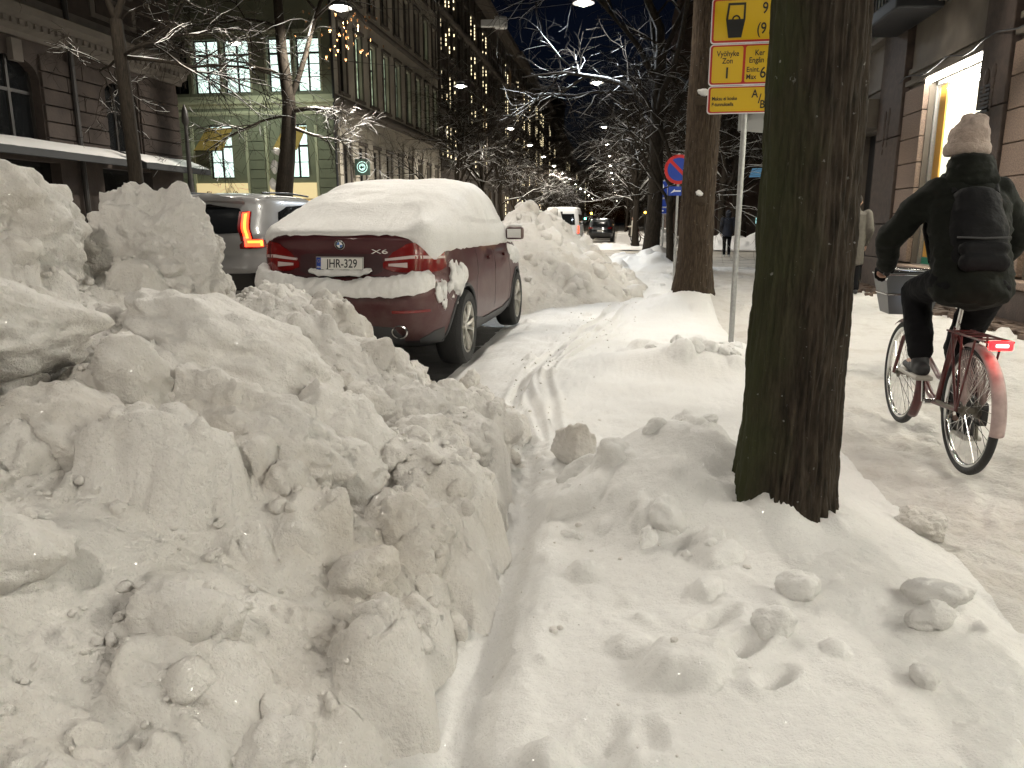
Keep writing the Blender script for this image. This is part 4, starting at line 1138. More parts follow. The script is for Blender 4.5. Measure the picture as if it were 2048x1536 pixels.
# ---- cars parked beyond the crossing
SUV = Shell([(0.26, 0.30, 4.3, 0.84, 6), (0.40, 0.06, 4.48, 0.91, 6), (0.66, 0.0, 4.55, 0.93, 6), (0.86, 0.07, 4.5, 0.925, 6), (1.02, 0.10, 4.3, 0.91, 6), (1.08, 0.13, 3.6, 0.89, 5.6),
             (1.25, 0.30, 3.3, 0.83, 5.2), (1.42, 0.50, 3.0, 0.77, 5), (1.56, 0.62, 2.75, 0.70, 4.6), (1.63, 0.85, 2.35, 0.5, 4), (1.65, 1.2, 2.0, 0.25, 3)], 72)
def parked(loc, paint, label, cap=True, rz=0.0, wag=None):
    t = thing("parked_car", label, "car", loc, rz, "cars parked beyond the crossing")
    SUV.body("body", [paint], t, 34, wells=(0.9, 3.6), wr=0.39, zl=0.40)
    for (x, y, sd) in ((0.82, 0.9, 1), (0.82, 3.6, 1), (-0.82, 0.9, -1), (-0.82, 3.6, -1)): car_wheel(t, x, y, sd, r=0.345, detail=False)
    SUV.patch("rear_window", M['glass_dark'], t, [(-0.62, 1.12, 1.40), (0.62, 1.12, 1.40)], 0.006, 20, 8)
    for sg in (-1, 1):
        SUV.patch("tail_light", M['lens_red'], t, [(sg*0.52, 0.92, 1.02), (sg*0.8, 0.90, 1.05), (sg*1.0, 0.93, 1.03)], 0.01, 14, 6)
        SUV.patch("side_window", M['glass_dark'], t, [(sg*SUV.s_of_y(1.0, 1.3), 1.18, 1.40), (sg*SUV.s_of_y(1.6, 1.3), 1.12, 1.50), (sg*SUV.s_of_y(2.9, 1.3), 1.12, 1.42)], 0.005, 20, 8)
    plate(t, Matrix.Translation(Vector((0, -0.01, 0))) @ SUV.frame(0, 0.78), " ", band=False)
    return t
M['red2'] = mat('bright_red_paint', (0.16, 0.012, 0.012), 0.35, 0.2, coat=0.5)
M['grey_paint'] = mat('grey_car_paint', (0.12, 0.12, 0.125), 0.35, 0.4, coat=0.5)
for k, (y, p, lb) in enumerate(((54.0, M['dark_paint'], "dark SUV parked first beyond the crossing, facing away"),
      (60.4, M['red2'], "red car parked directly ahead of the dark SUV"),
      (66.2, M['grey_paint'], "grey car parked third in the far row"),
      (72.0, M['dark_paint'], "dark car parked fourth in the far row"),
      (78.0, M['white_paint'], "pale car parked fifth in the far row"),
      (84.0, M['grey_paint'], "grey car parked last in the far row"))):
    parked((-1.35 - 0.02*k, y, -0.04), p, lb)
parked((-6.9, 66, -0.04), M['grey_paint'], "grey car driving away on the left of the white minibus")
# ------------------------------------------------------------------ bare trees with snow on their limbs
def bark_mat(name, dark, light, moss=None, moss_amt=0.0, fleck=0.0):
    m, n, l, b = new_mat(name)
    tc = n.new("ShaderNodeTexCoord")
    mp = n.new("ShaderNodeMapping"); mp.inputs["Scale"].default_value = (9, 9, 1.4)
    l.new(tc.outputs["Object"], mp.inputs["Vector"])
    no = n.new("ShaderNodeTexNoise"); no.inputs["Scale"].default_value = 5; no.inputs["Detail"].default_value = 8; no.inputs["Roughness"].default_value = 0.65
    l.new(mp.outputs[0], no.inputs["Vector"])
    cr = n.new("ShaderNodeValToRGB")
    cr.color_ramp.elements[0].position = 0.35; cr.color_ramp.elements[0].color = (*dark, 1)
    cr.color_ramp.elements[1].position = 0.7; cr.color_ramp.elements[1].color = (*light, 1)
    l.new(no.outputs["Fac"], cr.inputs[0])
    src = cr.outputs[0]
    if moss:
        # algae grows on the damp side of the trunk
        sx = n.new("ShaderNodeSeparateXYZ"); l.new(tc.outputs["Object"], sx.inputs[0])
        n3 = n.new("ShaderNodeTexNoise"); n3.inputs["Scale"].default_value = 4; n3.inputs["Detail"].default_value = 6
        l.new(tc.outputs["Object"], n3.inputs["Vector"])
        a1 = n.new("ShaderNodeMath"); a1.operation = 'MULTIPLY_ADD'; a1.inputs[1].default_value = -2.4; l.new(sx.outputs[0], a1.inputs[0]); l.new(n3.outputs["Fac"], a1.inputs[2])
        mr = n.new("ShaderNodeMapRange"); mr.inputs["From Min"].default_value = 0.45; mr.inputs["From Max"].default_value = 0.95; mr.inputs["To Max"].default_value = moss_amt
        l.new(a1.outputs[0], mr.inputs["Value"])
        mx = n.new("ShaderNodeMix"); mx.data_type = 'RGBA'; mx.inputs[7].default_value = (*moss, 1)
        l.new(mr.outputs[0], mx.inputs[0]); l.new(src, mx.inputs[6]); src = mx.outputs[2]
    if fleck:
        v = n.new("ShaderNodeTexNoise"); v.inputs["Scale"].default_value = 38; v.inputs["Detail"].default_value = 3
        l.new(tc.outputs["Object"], v.inputs["Vector"])
        f = n.new("ShaderNodeMapRange"); f.inputs["From Min"].default_value = 0.70; f.inputs["From Max"].default_value = 0.76; f.inputs["To Max"].default_value = fleck
        l.new(v.outputs["Fac"], f.inputs["Value"])
        mx = n.new("ShaderNodeMix"); mx.data_type = 'RGBA'; mx.inputs[7].default_value = (0.75, 0.74, 0.72, 1)
        l.new(f.outputs[0], mx.inputs[0]); l.new(src, mx.inputs[6]); src = mx.outputs[2]
    l.new(src, b.inputs["Base Color"])
    b.inputs["Roughness"].default_value = 0.85; b.inputs["Specular IOR Level"].default_value = 0.2
    bp = n.new("ShaderNodeBump"); bp.inputs["Strength"].default_value = 0.6; bp.inputs["Distance"].default_value = 0.01
    l.new(no.outputs["Fac"], bp.inputs["Height"]); l.new(bp.outputs["Normal"], b.inputs["Normal"])
    return m
M['bark_near'] = bark_mat('mossy_bark', (0.013, 0.010, 0.007), (0.056, 0.043, 0.031), (0.040, 0.046, 0.020), 0.75, 0.22)
M['bark_brown'] = bark_mat('brown_bark', (0.022, 0.016, 0.011), (0.085, 0.060, 0.040), None, 0, 0.3)
M['bark'] = bark_mat('dark_bark', (0.012, 0.0095, 0.007), (0.042, 0.033, 0.024))
M['leaf_dry'] = mat('dry_leaf', (0.30, 0.13, 0.035), 0.7)

def furrowed_trunk(name, m, parent, r_at, ctr, z0, z1, dz, n, seed, depth=0.014, freq=11.0):
    """trunk with vertical bark ridges as real relief"""
    zs = np.arange(z0, z1, dz); th = np.linspace(0, 2*PI, n, endpoint=False)
    Tg, Zg = np.meshgrid(th, zs, indexing='ij')
    cx, cy = ctr(Zg); r = r_at(Zg)
    ux, uy = np.cos(Tg), np.sin(Tg)
    wob = 0.35 * pnoise(ux*2 + seed, uy*2, Zg*2.0)
    a = np.abs(pnoise((ux + wob*0.25)*freq*0.9, (uy + wob*0.25)*freq*0.9, Zg*1.9 + seed))
    a2 = np.abs(pnoise(ux*freq*2.1 + 9, uy*freq*2.1, Zg*5.5 + seed))
    ridge = np.clip(a*2.2, 0, 1) * 0.7 + np.clip(a2*2, 0, 1)*0.3
    big = fbm(ux*1.4 + seed, uy*1.4, Zg*0.9, 3)
    rr = r * (1 + 0.075*big) + depth * (ridge - 0.5) + 0.002*fbm(ux*30, uy*30, Zg*30, 2)
    V = np.stack([cx + ux*rr, cy + uy*rr, Zg], -1)
    return link(name, np_mesh(name, V.reshape(-1, 3), grid_faces(n, len(zs), wrap_u=True), m), parent)

class Twigs:
    def __init__(s, zmax=0.80): s.br = MB(); s.sn = MB(); s.tips = []; s.zmax = zmax
    def limb(s, pts, rads, n, snow=True, sw=1.0, rs=None):
        s.br.tube(pts, rads, n, cap=False)
        if not snow: return
        run = []; 
        for i in range(len(pts)):
            a = Vector(pts[max(i-1, 0)]); b = Vector(pts[min(i+1, len(pts)-1)])
            d = (b - a).normalized()
            ok = abs(d.z) < (s.zmax if rads[0] > .05 else .8) and (rs is None or rs.rand() > 0.22)
            if ok:
                u_ = Vector((0, 0, 1)) - d*d.z; u_.normalize(); u_ = (u_ + Vector((-.3, -1.0, 0))).normalized() if abs(d.z) > .8 else u_; run.append((Vector(pts[i]) + u_*(rads[i]*0.62 + 0.002), max(rads[i]*0.85, 0.006)*sw*(1.0 if rs is None else rs.uniform(.75, 1.35))))
            if (not ok or i == len(pts)-1):
                if len(run) > 1:
                    q = [r_[1] for r_ in run]; q[0] *= 0.3; q[-1] *= 0.3
                    s.sn.tube([r_[0] for r_ in run], q, 5 if rads[0] > .03 else 4, cap=False)
                run = []

def grow(tw, rs, start, d, length, rad, level, maxl, gravity, snow):
    nseg = {0: 9, 1: 8, 2: 6, 3: 5}.get(level, 4)
    pts = [Vector(start)]; rads = [rad]; d = Vector(d).normalized()
    step = length / nseg
    for i in range(nseg):
        d = d + Vector((rs.normal(), rs.normal(), rs.normal())) * (0.17 if level < 3 else 0.22)
        d.z += gravity[min(level, len(gravity)-1)]
        d.normalize()
        pts.append(pts[-1] + d*step); rads.append(rad * (1 - 0.82*(i+1)/nseg) + 0.0022)
    sides = {0: 9, 1: 7, 2: 5}.get(level, 3)
    tw.limb(pts, rads, sides, snow and level <= 3, rs=rs, sw=0.95 if level > 1 else 0.85)
    if level >= maxl:
        tw.tips.append(pts[-1]); return
    nch = {0: 9, 1: 9, 2: 7, 3: 4}.get(level, 3)
    for k in range(nch):
        t = rs.uniform(0.25, 1.0) if level else rs.uniform(0.3, 1.0)
        i = min(int(t*nseg), nseg-1); f = t*nseg - i
        p = pts[i].lerp(pts[i+1], f)
        dd = (pts[i+1] - pts[i]).normalized()
        side = Vector((rs.normal(), rs.normal(), rs.normal()*0.5)); side -= dd*side.dot(dd); side.normalize()
        ang = rs.uniform(0.5, 1.05)
        nd = dd*math.cos(ang) + side*math.sin(ang)
        grow(tw, rs, p, nd, length*rs.uniform(0.38, 0.62), max(rads[i]*0.55, 0.003), level+1, maxl, gravity, snow)

def make_tree(seed, h=11.0, r=0.2, fork=3.6, lean=0.0, nmain=6, maxl=4, snow=True, spread=0.8, spec=None):
    """returns meshes: trunk, branches, snow"""
    rs = np.random.RandomState(seed)
    tw = Twigs(); tr = MB()
    # trunk path
    pts = []; rads = []
    x = y = 0.0
    for i in range(15):
        z = -0.35 + (fork + 1.6 + 0.35) * i / 14
        x = lean * z + 0.05*math.sin(z*1.3 + seed); y = 0.04*math.cos(z*1.1 + seed)
        pts.append((x, y, z)); rads.append(r * (1.0 + 0.45*math.exp(-max(z, 0)*3.0)) * (1 - 0.35*max(z, 0)/(fork + 1.6)))
    tr.tube(pts, rads, 14)
    top = Vector(pts[-1])
    for k in range(nmain):
        t = k / max(nmain-1, 1)
        i = min(13, int((0.62 + 0.36*t) * 14)); p = Vector(pts[i])
        a = 2.4*k + rs.uniform(-.4, .4) + seed
        up = rs.uniform(0.55, 1.1) + 0.7*t
        d = Vector((math.cos(a)*spread, math.sin(a)*spread, up))
        grow(tw, rs, p, d, (h - p.z) * rs.uniform(0.55, 0.8), rads[i]*0.55, 1, maxl, [0.02, 0.015, -0.02, -0.04], snow)
    grow(tw, rs, top, (0.1, 0.05, 1), (h - top.z)*0.8, rads[-1]*0.9, 1, maxl, [0.03, 0.02, -0.02, -0.04], snow)
    return (tr.mesh("trunk", M['bark'], True, 60), tw.br.mesh("branches", M['bark'], True, 60), tw.sn.mesh("branch_snow", M['snow_clean'], True, 80) if tw.sn.v else None, tw.tips)

TREES = [make_tree(1, 11.5, 0.20, 3.4, 0.03, 7), make_tree(2, 10.5, 0.18, 3.0, -0.02, 6), make_tree(3, 12.5, 0.22, 3.8, 0.0, 7), make_tree(4, 11.0, 0.19, 2.7, 0.05, 6)]
def tree(label, loc, var, rz=0.0, sc=1.0, group=None, name="bare_tree"):
    t = thing(name, label, "tree", loc, rz, group)
    t.scale = (sc, sc, sc)
    tr, br, sn, tips = TREES[var]
    link("trunk", tr, t); link("branches", br, t)
    if sn: link("branch_snow", sn, t)["kind"] = "stuff"
    return t

# near tree: the great mossy trunk
near = thing("near_tree", "massive mossy dark trunk in the right foreground", "tree", (0.70, 3.10, 0.0))
furrowed_trunk("trunk", M['bark_near'], near, lambda z: 0.178 + 0.05*np.exp(-np.clip(z - 0.10, 0, 9)*4.0) - 0.003*z, lambda z: (0.006*z + 0.012*np.sin(z*1.7), 0.01*np.sin(z*1.2)), -0.1, 5.0, 0.0115, 270, 4, 0.021, 8)
tw = Twigs(); rs = np.random.RandomState(9)
for k in range(6):
    a = 1.1*k + .4
    grow(tw, rs, (0.03, 0, 4.3 + 0.15*k), (math.cos(a)*.8, math.sin(a)*.8, 0.9), 4.2, 0.075, 1, 3, [0.02, 0.01, -0.02], True)
tw.br.build("branches", M['bark'], near, True, 60); tw.sn.build("branch_snow", M['snow_clean'], near, True, 80)["kind"] = "stuff"
# snow driven into the bark at the foot
rs = np.random.RandomState(33)
fl = MB()
for k in range(0):
    z = 0.02 + 0.75 * rs.rand()**1.3 if k < 90 else rs.uniform(.2, 2.4)
    a = R(-103) + rs.normal()*(0.14 + 0.22*(z > 0.35)); r_ = 0.186 + 0.035*math.exp(-max(z-.1, 0)*4.5)
    s = rs.uniform(0.001, 0.0042)*(1.5 if z < 0.3 else .8); jit = rs.uniform(.4, 1.5, len(ICO[2][0]))
    p = (r_*math.cos(a) + 0.006*z, r_*math.sin(a), z + near_h(0.70, 2.9)*0)
    V0, F0 = ICO[2]
    fl.add([(p[0]+v[0]*s*j, p[1]+v[1]*s*j, p[2]+v[2]*s*5*j) for v, j in zip(V0, jit)], F0)
# snow collar
col = MB()
cs = np.array([near_h(0.70 + .25*math.cos(a), 3.1 + .25*math.sin(a)) for a in np.linspace(0, 2*PI, 60)])
na, nr = 90, 10
A, T = np.meshgrid(np.linspace(0, 2*PI, na, endpoint=False), np.linspace(0, 1, nr), indexing='ij')
rr = 0.18 + 0.34*T
hz = np.vectorize(lambda x, y: near_h(x, y))(0.70 + rr*np.cos(A), 3.10 + rr*np.sin(A))
ang = 0.075*(1 + 0.55*np.sin(A*3 + 1.0) + 0.5*pnoise(np.cos(A)*3 + 4, np.sin(A)*3))
hz = hz - 0.02*T**2 + ang * (1 - T)**1.6 + 0.004*fbm(rr*np.cos(A)*18, rr*np.sin(A)*18, octv=3)
V = np.stack([rr*np.cos(A), rr*np.sin(A), hz], -1)
o = link("snow_collar", np_mesh("snow_collar", V.reshape(-1, 3), grid_faces(na, nr, wrap_u=True), M['snow_clean']), near)

# second tree of the row
second = thing("roadside_tree", "thick brown-barked trunk behind the yellow sign pole", "tree", (1.13, 11.8, 0.1))
furrowed_trunk("trunk", M['bark_brown'], second, lambda z: 0.255 + 0.09*np.exp(-np.clip(z - 0.15, 0, 9)*3.2) - 0.008*z, lambda z: (0.012*z, 0*z), -0.1, 6.5, 0.02, 180, 8, 0.022, 9)
tw = Twigs(); rs = np.random.RandomState(19)
for k in range(7):
    a = 0.95*k + 1.2
    grow(tw, rs, (0.06, 0, 4.6 + 0.22*k), (math.cos(a)*.9, math.sin(a)*.9, 0.7), 4.6, 0.09, 1, 3, [0.02, 0.01, -0.02], True)
tw.br.build("branches", M['bark'], second, True, 60); tw.sn.build("branch_snow", M['snow_clean'], second, True, 80)["kind"] = "stuff"
for k, (z, a, s) in enumerate(((3.06, -100, .10), (1.66, -92, .08))):
    r_ = 0.25 + (0.06 if z < 1 else 0)
    link("snow_patch", CLW[k % len(CLW)], second, (r_*math.cos(R(a)) + .012*z, r_*math.sin(R(a)), z), (0.2*k, .3, .5*k), (s, .04, s*.6))
link("burr", clod_mesh("burr", 77, 4, M['bark_brown'], sharp=5), second, (0.02, -0.24, 1.55), None, (.11, .07, .10))
link("burr", clod_mesh("burr", 78, 4, M['bark_brown'], sharp=5), second, (-0.02, -0.24, 2.95), None, (.14, .07, .09))

# forked tree at the crossing and its thin neighbour
tr_f = make_tree(12, 12.5, 0.24, 4.4, 0.01, 6, spread=.55)
TREES.append(tr_f)
tree("tall forked dark tree behind the round no-parking sign", (0.95, 23.0, 0.05), 4, 0.6)
tree("slender leaning trunk just right of the forked tree", (1.45, 22.2, 0.05), 3, 2.0, 0.62)
tree("bare tree in the right row between the yellow sign and the crossing", (1.6, 17.3, 0.0), 2, 1.1, 0.85) if False else None
ORD = ["first", "second", "third", "fourth", "fifth", "sixth", "seventh", "eighth", "ninth", "tenth", "eleventh", "twelfth", "thirteenth", "fourteenth", "fifteenth", "sixteenth"]
rs = np.random.RandomState(55)
for k, y in enumerate((45, 53, 61, 70, 79, 89, 100, 113, 127, 143, 160, 180)):
    tree("bare snowy tree on the right kerb, %s beyond the crossing" % ORD[k], (1.2 + rs.normal()*.15, y, 0), k % 4, rs.rand()*6, rs.uniform(.85, 1.08), "right row of street trees")
for k, y in enumerate((47, 55, 64, 73, 83, 94, 106, 120, 136, 154, 175)):
    tree("bare snowy tree on the left kerb, %s beyond the green building corner" % ORD[k], (-10.0 + rs.normal()*.15, y, 0), (k+1) % 4, rs.rand()*6, rs.uniform(.85, 1.08), "left row of street trees")
# park trees beyond the crossing on the right
for k, (x, y) in enumerate(((5.6, 44), (6.7, 47), (9.0, 43.5), (8.0, 52), (11.5, 50), (5.2, 57), (13.5, 46))):
    tree("dark park tree behind the man in dark clothes, %s from the street" % ORD[k], (x, y, 0.0), k % 4, rs.rand()*6, rs.uniform(1.0, 1.25), "park trees right of the crossing")

# left side trees in front of the buildings
tl = thing("roadside_tree", "slim snow-streaked tree in front of the dark building", "tree", (-10.0, 14.9, 0.0))
tw = Twigs(0.95); rs = np.random.RandomState(41); tr = MB()
tp = [(0.0, 0, -0.2), (0.02, 0, 1.5), (0.0, 0, 3.0), (-0.05, 0, 4.6), (-0.08, 0, 5.3)]
tr.tube(tp, [0.17, 0.145, 0.135, 0.13, 0.12], 14); tr.build("trunk", M['bark'], tl, True, 60)
for (d, L, r_) in (((-0.30, -.1, 1.0), 5.0, 0.075), ((0.42, 0.1, 0.9), 5.0, 0.085), ((1.0, 0.2, -0.08), 3.6, 0.05), ((0.9, -0.3, 0.35), 3.2, 0.04), ((-1.0, 0.2, 0.0), 2.2, 0.035), ((0.5, .8, .5), 4, .05)):
    grow(tw, rs, tp[4] if L > 4 else tp[3], d, L, r_*.85, 1, 4, [0.02, 0.0, -0.03, -0.05], True)
tw.br.build("branches", M['bark'], tl, True, 60); tw.sn.build("branch_snow", M['snow_clean'], tl, True, 80)["kind"] = "stuff"

tg = thing("roadside_tree", "crooked snow-plastered tree in front of the green building", "tree", (-10.2, 22.8, 0.0))
tw = Twigs(1.01); rs = np.random.RandomState(46); tr = MB()
tp = [(-0.25, 0, -0.2), (-0.22, 0, 1.2), (-0.15, 0, 2.3), (0.0, 0, 3.2), (0.12, 0, 4.1), (0.18, 0, 4.9), (0.05, 0, 6.3), (0.0, 0, 8.4)]
tr.tube(tp, [0.34, 0.29, 0.27, 0.25, 0.22, 0.20, 0.16, 0.12], 14); tr.build("trunk", M['bark'], tg, True, 60)
for (p, d, L, r_) in (((0.18, 0, 4.9), (0.42, -0.1, 1.0), 6.0, 0.11), ((0.15, 0, 4.6), (1.0, -0.1, 0.12), 2.6, 0.09), ((0.1, 0, 4.2), (0.8, 0, -0.25), 2.2, 0.06), ((0.05, 0, 4.5), (-1.0, -.2, -0.1), 3.0, 0.05),
                      ((0.02, 0, 7.0), (-1, .1, .1), 3.6, .06), ((0.0, 0, 8.3), (-.4, .2, 1), 4, .08), ((0, 0, 8.3), (.3, -.3, 1), 4, .08), ((0.1, 0, 5.6), (-.8, -.4, .5), 3.2, .05)):
    grow(tw, rs, p, d, L, r_*.85, 1, 4, [0.02, 0.01, -0.04, -0.06], True)
tw.br.build("branches", M['bark'], tg, True, 60); tw.sn.build("branch_snow", M['snow_clean'], tg, True, 80)["kind"] = "stuff"
for k, (x, z, s) in enumerate(((-.36, 3.05, .2), (-.42, 2.5, .17), (-.46, 2.0, .13), (-.50, 1.6, .15), (-.22, 3.45, .16))):
    link("snow_patch", CLW[k], tg, (x, -0.12, z), (.3*k, 0, 0), (s*.75, .12, s*1.25))
# withered leaves by the lamp
lf = MB()
for k in range(70):
    p = (2.0 + rs.normal()*.5, 0.3 + rs.normal()*.3, 7.0 + rs.normal()*.45); L = rs.uniform(.05, .12); a = rs.rand()*PI
    c_, s_ = math.cos(a)*.035, math.sin(a)*.035
    lf.add([(p[0]-c_, p[1]-s_, p[2]), (p[0], p[1]+.01, p[2]-L*.5), (p[0]+c_, p[1]+s_, p[2]), (p[0], p[1], p[2]-L)], [(0, 1, 3), (1, 2, 3), (0, 2, 1)])
o = lf.build("withered_leaves", M['leaf_dry'], tg); o["kind"] = "stuff"

# ------------------------------------------------------------------ suspended street lamps
M['lamp_lit'] = mat('lit_lamp_glass', (1, 1, 1), 0.4, emit=(1.0, 0.93, 0.80), estr=60)
M['lamp_shade'] = mat('lamp_shade', (0.20, 0.20, 0.20), 0.5, 0.4)
M['cable'] = mat('steel_cable', (0.10, 0.10, 0.10), 0.6, 0.5)
sh_ = MB(); sh_.lathe([(0.0, 0.30), (0.06, 0.28), (0.09, 0.18), (0.30, 0.09), (0.34, 0.03), (0.335, 0.0), (0.30, 0.04), (0.10, 0.12), (0.0, 0.12)], n=28)
SHADE = sh_.mesh("shade", M['lamp_shade'], True, 40)
gl_ = MB(); gl_.lathe([(0.0, -0.08), (0.10, -0.065), (0.17, -0.02), (0.19, 0.03), (0.19, 0.06), (0.0, 0.06)], n=24)
GLASS = gl_.mesh("glass", M['lamp_lit'], True, 50)
hg = MB(); hg.tube([(0, 0, 0.29), (0, 0, 0.62)], 0.015, 8); hg.ring((0, 0, 0.64), 'y', 0.03, 0.01, 16, 6)
HANG = hg.mesh("hanger", M['cable'], True)
SNC = [clod_mesh("lamp_snow", 700, 3, M['snow_clean'], sharp=5, rough=.08)]
def pendant(x, y, z, label, group, light=True, w=1.0, col=None):
    t = thing("street_lamp", label, "street lamp", (x, y, z), 0, group)
    link("shade", SHADE, t); link("glass", GLASS, t); link("hanger", HANG, t)
    link("lamp_snow", SNC[0], t, (0, 0, 0.16), None, (.25, .25, .10))
    if light:
        d = bpy.data.lights.new("lamp_light", 'SPOT'); d.energy = LAMP_W * w; d.color = col or LAMP_COL; d.shadow_soft_size = 0.16
        d.spot_size = R(171); d.spot_blend = 0.5
        lo = bpy.data.objects.new("lamp_light", d); C.objects.link(lo); lo.parent = t; lo.location = (0, 0, -0.24)
    return t
ROWY = [-5.0, 11.0, 25.0, 38.6, 56.0, 68.0, 80.0, 93.0, 107.0, 122.0, 138.0, 155.0, 174.0, 195.0, 220.0, 250.0]
for k, y in enumerate(ROWY):
    for x, side in ((-1.3, "right"), (-8.0, "left")):
        nm = ("lit lamp over the %s side of the street, out of view behind the viewer" % side, "lit lamp over the %s side of the street, just above the picture" % side)[k] if k < 2 else "lit lamp hanging over the %s side of the street, %s nearest in view" % (side, ORD[k-2])
        px_, py_, pz_ = (-8.2, 22.6, 7.4) if (k == 2 and side == 'left') else (x, y, 7.9)
        pendant(px_, py_, pz_, nm, "street lamps hung in two rows", light=(k < 9), col=(0.80, 0.90, 1.0) if (k == 2 and side == 'right') else None, w=((0.50, 0.58, 0.70, 0.75, 0.65) if side == 'right' else (0.10, 0.44, 0.95, 1.0, 0.9))[min(k, 4)])
    cb = MB(); cb.tube([(-14.45, y - (2.4 if k == 2 else 0), 9.3 - (.5 if k == 2 else 0)), (-8.2 if k == 2 else -8.0, y - (2.4 if k == 2 else 0), 8.06 if k == 2 else 8.56), (-4.6, y - (1.2 if k == 2 else 0), 8.4 if k == 2 else 8.62), (-1.3, y, 8.56), (5.6, y, 9.3)], 0.012, 5)
    tag(cb.build("span_wire", M['cable']), ("thin lamp wire across the street behind the viewer", "thin lamp wire across the street just above the picture")[k] if k < 2 else "thin wire across the street carrying the %s nearest pair of lamps in view" % ORD[k-2], "wire", "wires across the street")
# lamp in the side street, by the green building
t = pendant(-17.6, 34.6, 9.3, "greenish-white lamp hanging in the side street before the green building", None, True, 0.35, (0.88, 1.0, 0.84))
cb = MB(); cb.tube([(-17.6, 24.2, 10.6), (-17.6, 34.6, 9.95), (-17.6, 38.5, 10.2)], 0.012, 5)
tag(cb.build("span_wire", M['cable']), "thin wire in the side street carrying the greenish lamp", "wire")
# ------------------------------------------------------------------ buildings
def wall_mesh(name, m, parent, L, z0, z1, holes, depth=0.35, xf=None):
    """wall in local (u, z) with real openings and reveals; face at v=0, inside at v=depth"""
    us = sorted({0.0, L} | {h[0] for h in holes} | {h[1] for h in holes})
    zs = sorted({z0, z1} | {h[2] for h in holes} | {h[3] for h in holes})
    b = MB()
    for i in range(len(us)-1):
        for j in range(len(zs)-1):
            uc, zc = (us[i]+us[i+1])/2, (zs[j]+zs[j+1])/2
            if any(h[0] < uc < h[1] and h[2] < zc < h[3] for h in holes): continue
            b.add([(us[i], 0, zs[j]), (us[i+1], 0, zs[j]), (us[i+1], 0, zs[j+1]), (us[i], 0, zs[j+1])], [(0, 1, 2, 3)])
    for (a, c, e, f) in holes:
        b.add([(a, 0, e), (c, 0, e), (c, depth, e), (a, depth, e)], [(0, 1, 2, 3)])
        b.add([(a, 0, f), (c, 0, f), (c, depth, f), (a, depth, f)], [(3, 2, 1, 0)])
        b.add([(a, 0, e), (a, 0, f), (a, depth, f), (a, depth, e)], [(3, 2, 1, 0)])
        b.add([(c, 0, e), (c, 0, f), (c, depth, f), (c, depth, e)], [(0, 1, 2, 3)])
    me = bpy.data.meshes.new(name); me.from_pydata(b.v, [], b.f); me.materials.append(m)
    return link(name, me, parent)

M['green_wall'] = mat('green_stucco', (0.19, 0.20, 0.14), 0.85, var=0.14, vscale=1.2, bump=0.2, bscale=12)
M['green_trim'] = mat('cream_trim', (0.44, 0.44, 0.31), 0.8, var=0.08, vscale=2)
M['grey_wall'] = mat('grey_stucco', (0.48, 0.445, 0.375), 0.85, var=0.18, vscale=0.8, bump=0.2, bscale=10)
M['brown_stone'] = mat('brown_sandstone', (0.040, 0.029, 0.0235), 0.85, var=0.3, vscale=3.0, bump=0.4, bscale=14)
M['grey_trim_stone'] = mat('grey_cornice', (0.115, 0.10, 0.085), 0.85, var=0.15, vscale=3)
M['dark_facade'] = mat('dark_facade', (0.075, 0.062, 0.052), 0.85, var=0.25, vscale=0.6, bump=0.2, bscale=6)
M['dark_brick'] = mat('dark_brick_wall', (0.07, 0.045, 0.035), 0.85, var=0.3, vscale=0.8)
M['frame_dark'] = mat('dark_window_frame', (0.025, 0.022, 0.02), 0.5)
M['roof_tin'] = mat('tin_roof', (0.05, 0.05, 0.052), 0.5, 0.5)
M['awning_dark'] = mat('dark_awning', (0.03, 0.032, 0.034), 0.7)
M['awning_yellow'] = mat('yellow_blind', (0.30, 0.20, 0.05), 0.8, var=0.1, vscale=3)

def room_mat(name, top, low, strength):
    """lit room behind a pane: pale ceiling glow above darker furniture shapes"""
    m, n, l, b = new_mat(name)
    tc = n.new("ShaderNodeTexCoord")
    mp = n.new("ShaderNodeMapping"); mp.inputs["Scale"].default_value = (1.6, 1.6, 2.2); l.new(tc.outputs["Object"], mp.inputs["Vector"])
    no = n.new("ShaderNodeTexNoise"); no.inputs["Scale"].default_value = 1.3; no.inputs["Detail"].default_value = 3; l.new(mp.outputs[0], no.inputs["Vector"])
    cr = n.new("ShaderNodeValToRGB"); cr.color_ramp.elements[0].position = 0.40; cr.color_ramp.elements[0].color = (*low, 1)
    cr.color_ramp.elements[1].position = 0.56; cr.color_ramp.elements[1].color = (*top, 1); l.new(no.outputs["Fac"], cr.inputs[0])
    b.inputs["Base Color"].default_value = (0.02, 0.02, 0.02, 1); b.inputs["Roughness"].default_value = 0.1
    l.new(cr.outputs[0], b.inputs["Emission Color"]); b.inputs["Emission Strength"].default_value = strength
    return m
M['lit_cool'] = room_mat('lit_office', (0.80, 1.0, 0.92), (0.62, 0.82, 0.72), 1.5)
M['lit_dim'] = room_mat('dimly_lit_room', (0.50, 0.62, 0.42), (0.20, 0.24, 0.14), 0.85)
M['lit_warm'] = room_mat('warm_room', (1.0, 0.62, 0.25), (0.5, 0.25, 0.08), 1.6)
M['lit_gold'] = room_mat('gold_shop', (1.0, 0.70, 0.28), (0.45, 0.25, 0.07), 1.2)
M['strip_lit'] = mat('facade_light', (1, 1, 1), 0.5, emit=(1.0, 0.84, 0.50), estr=2.2)

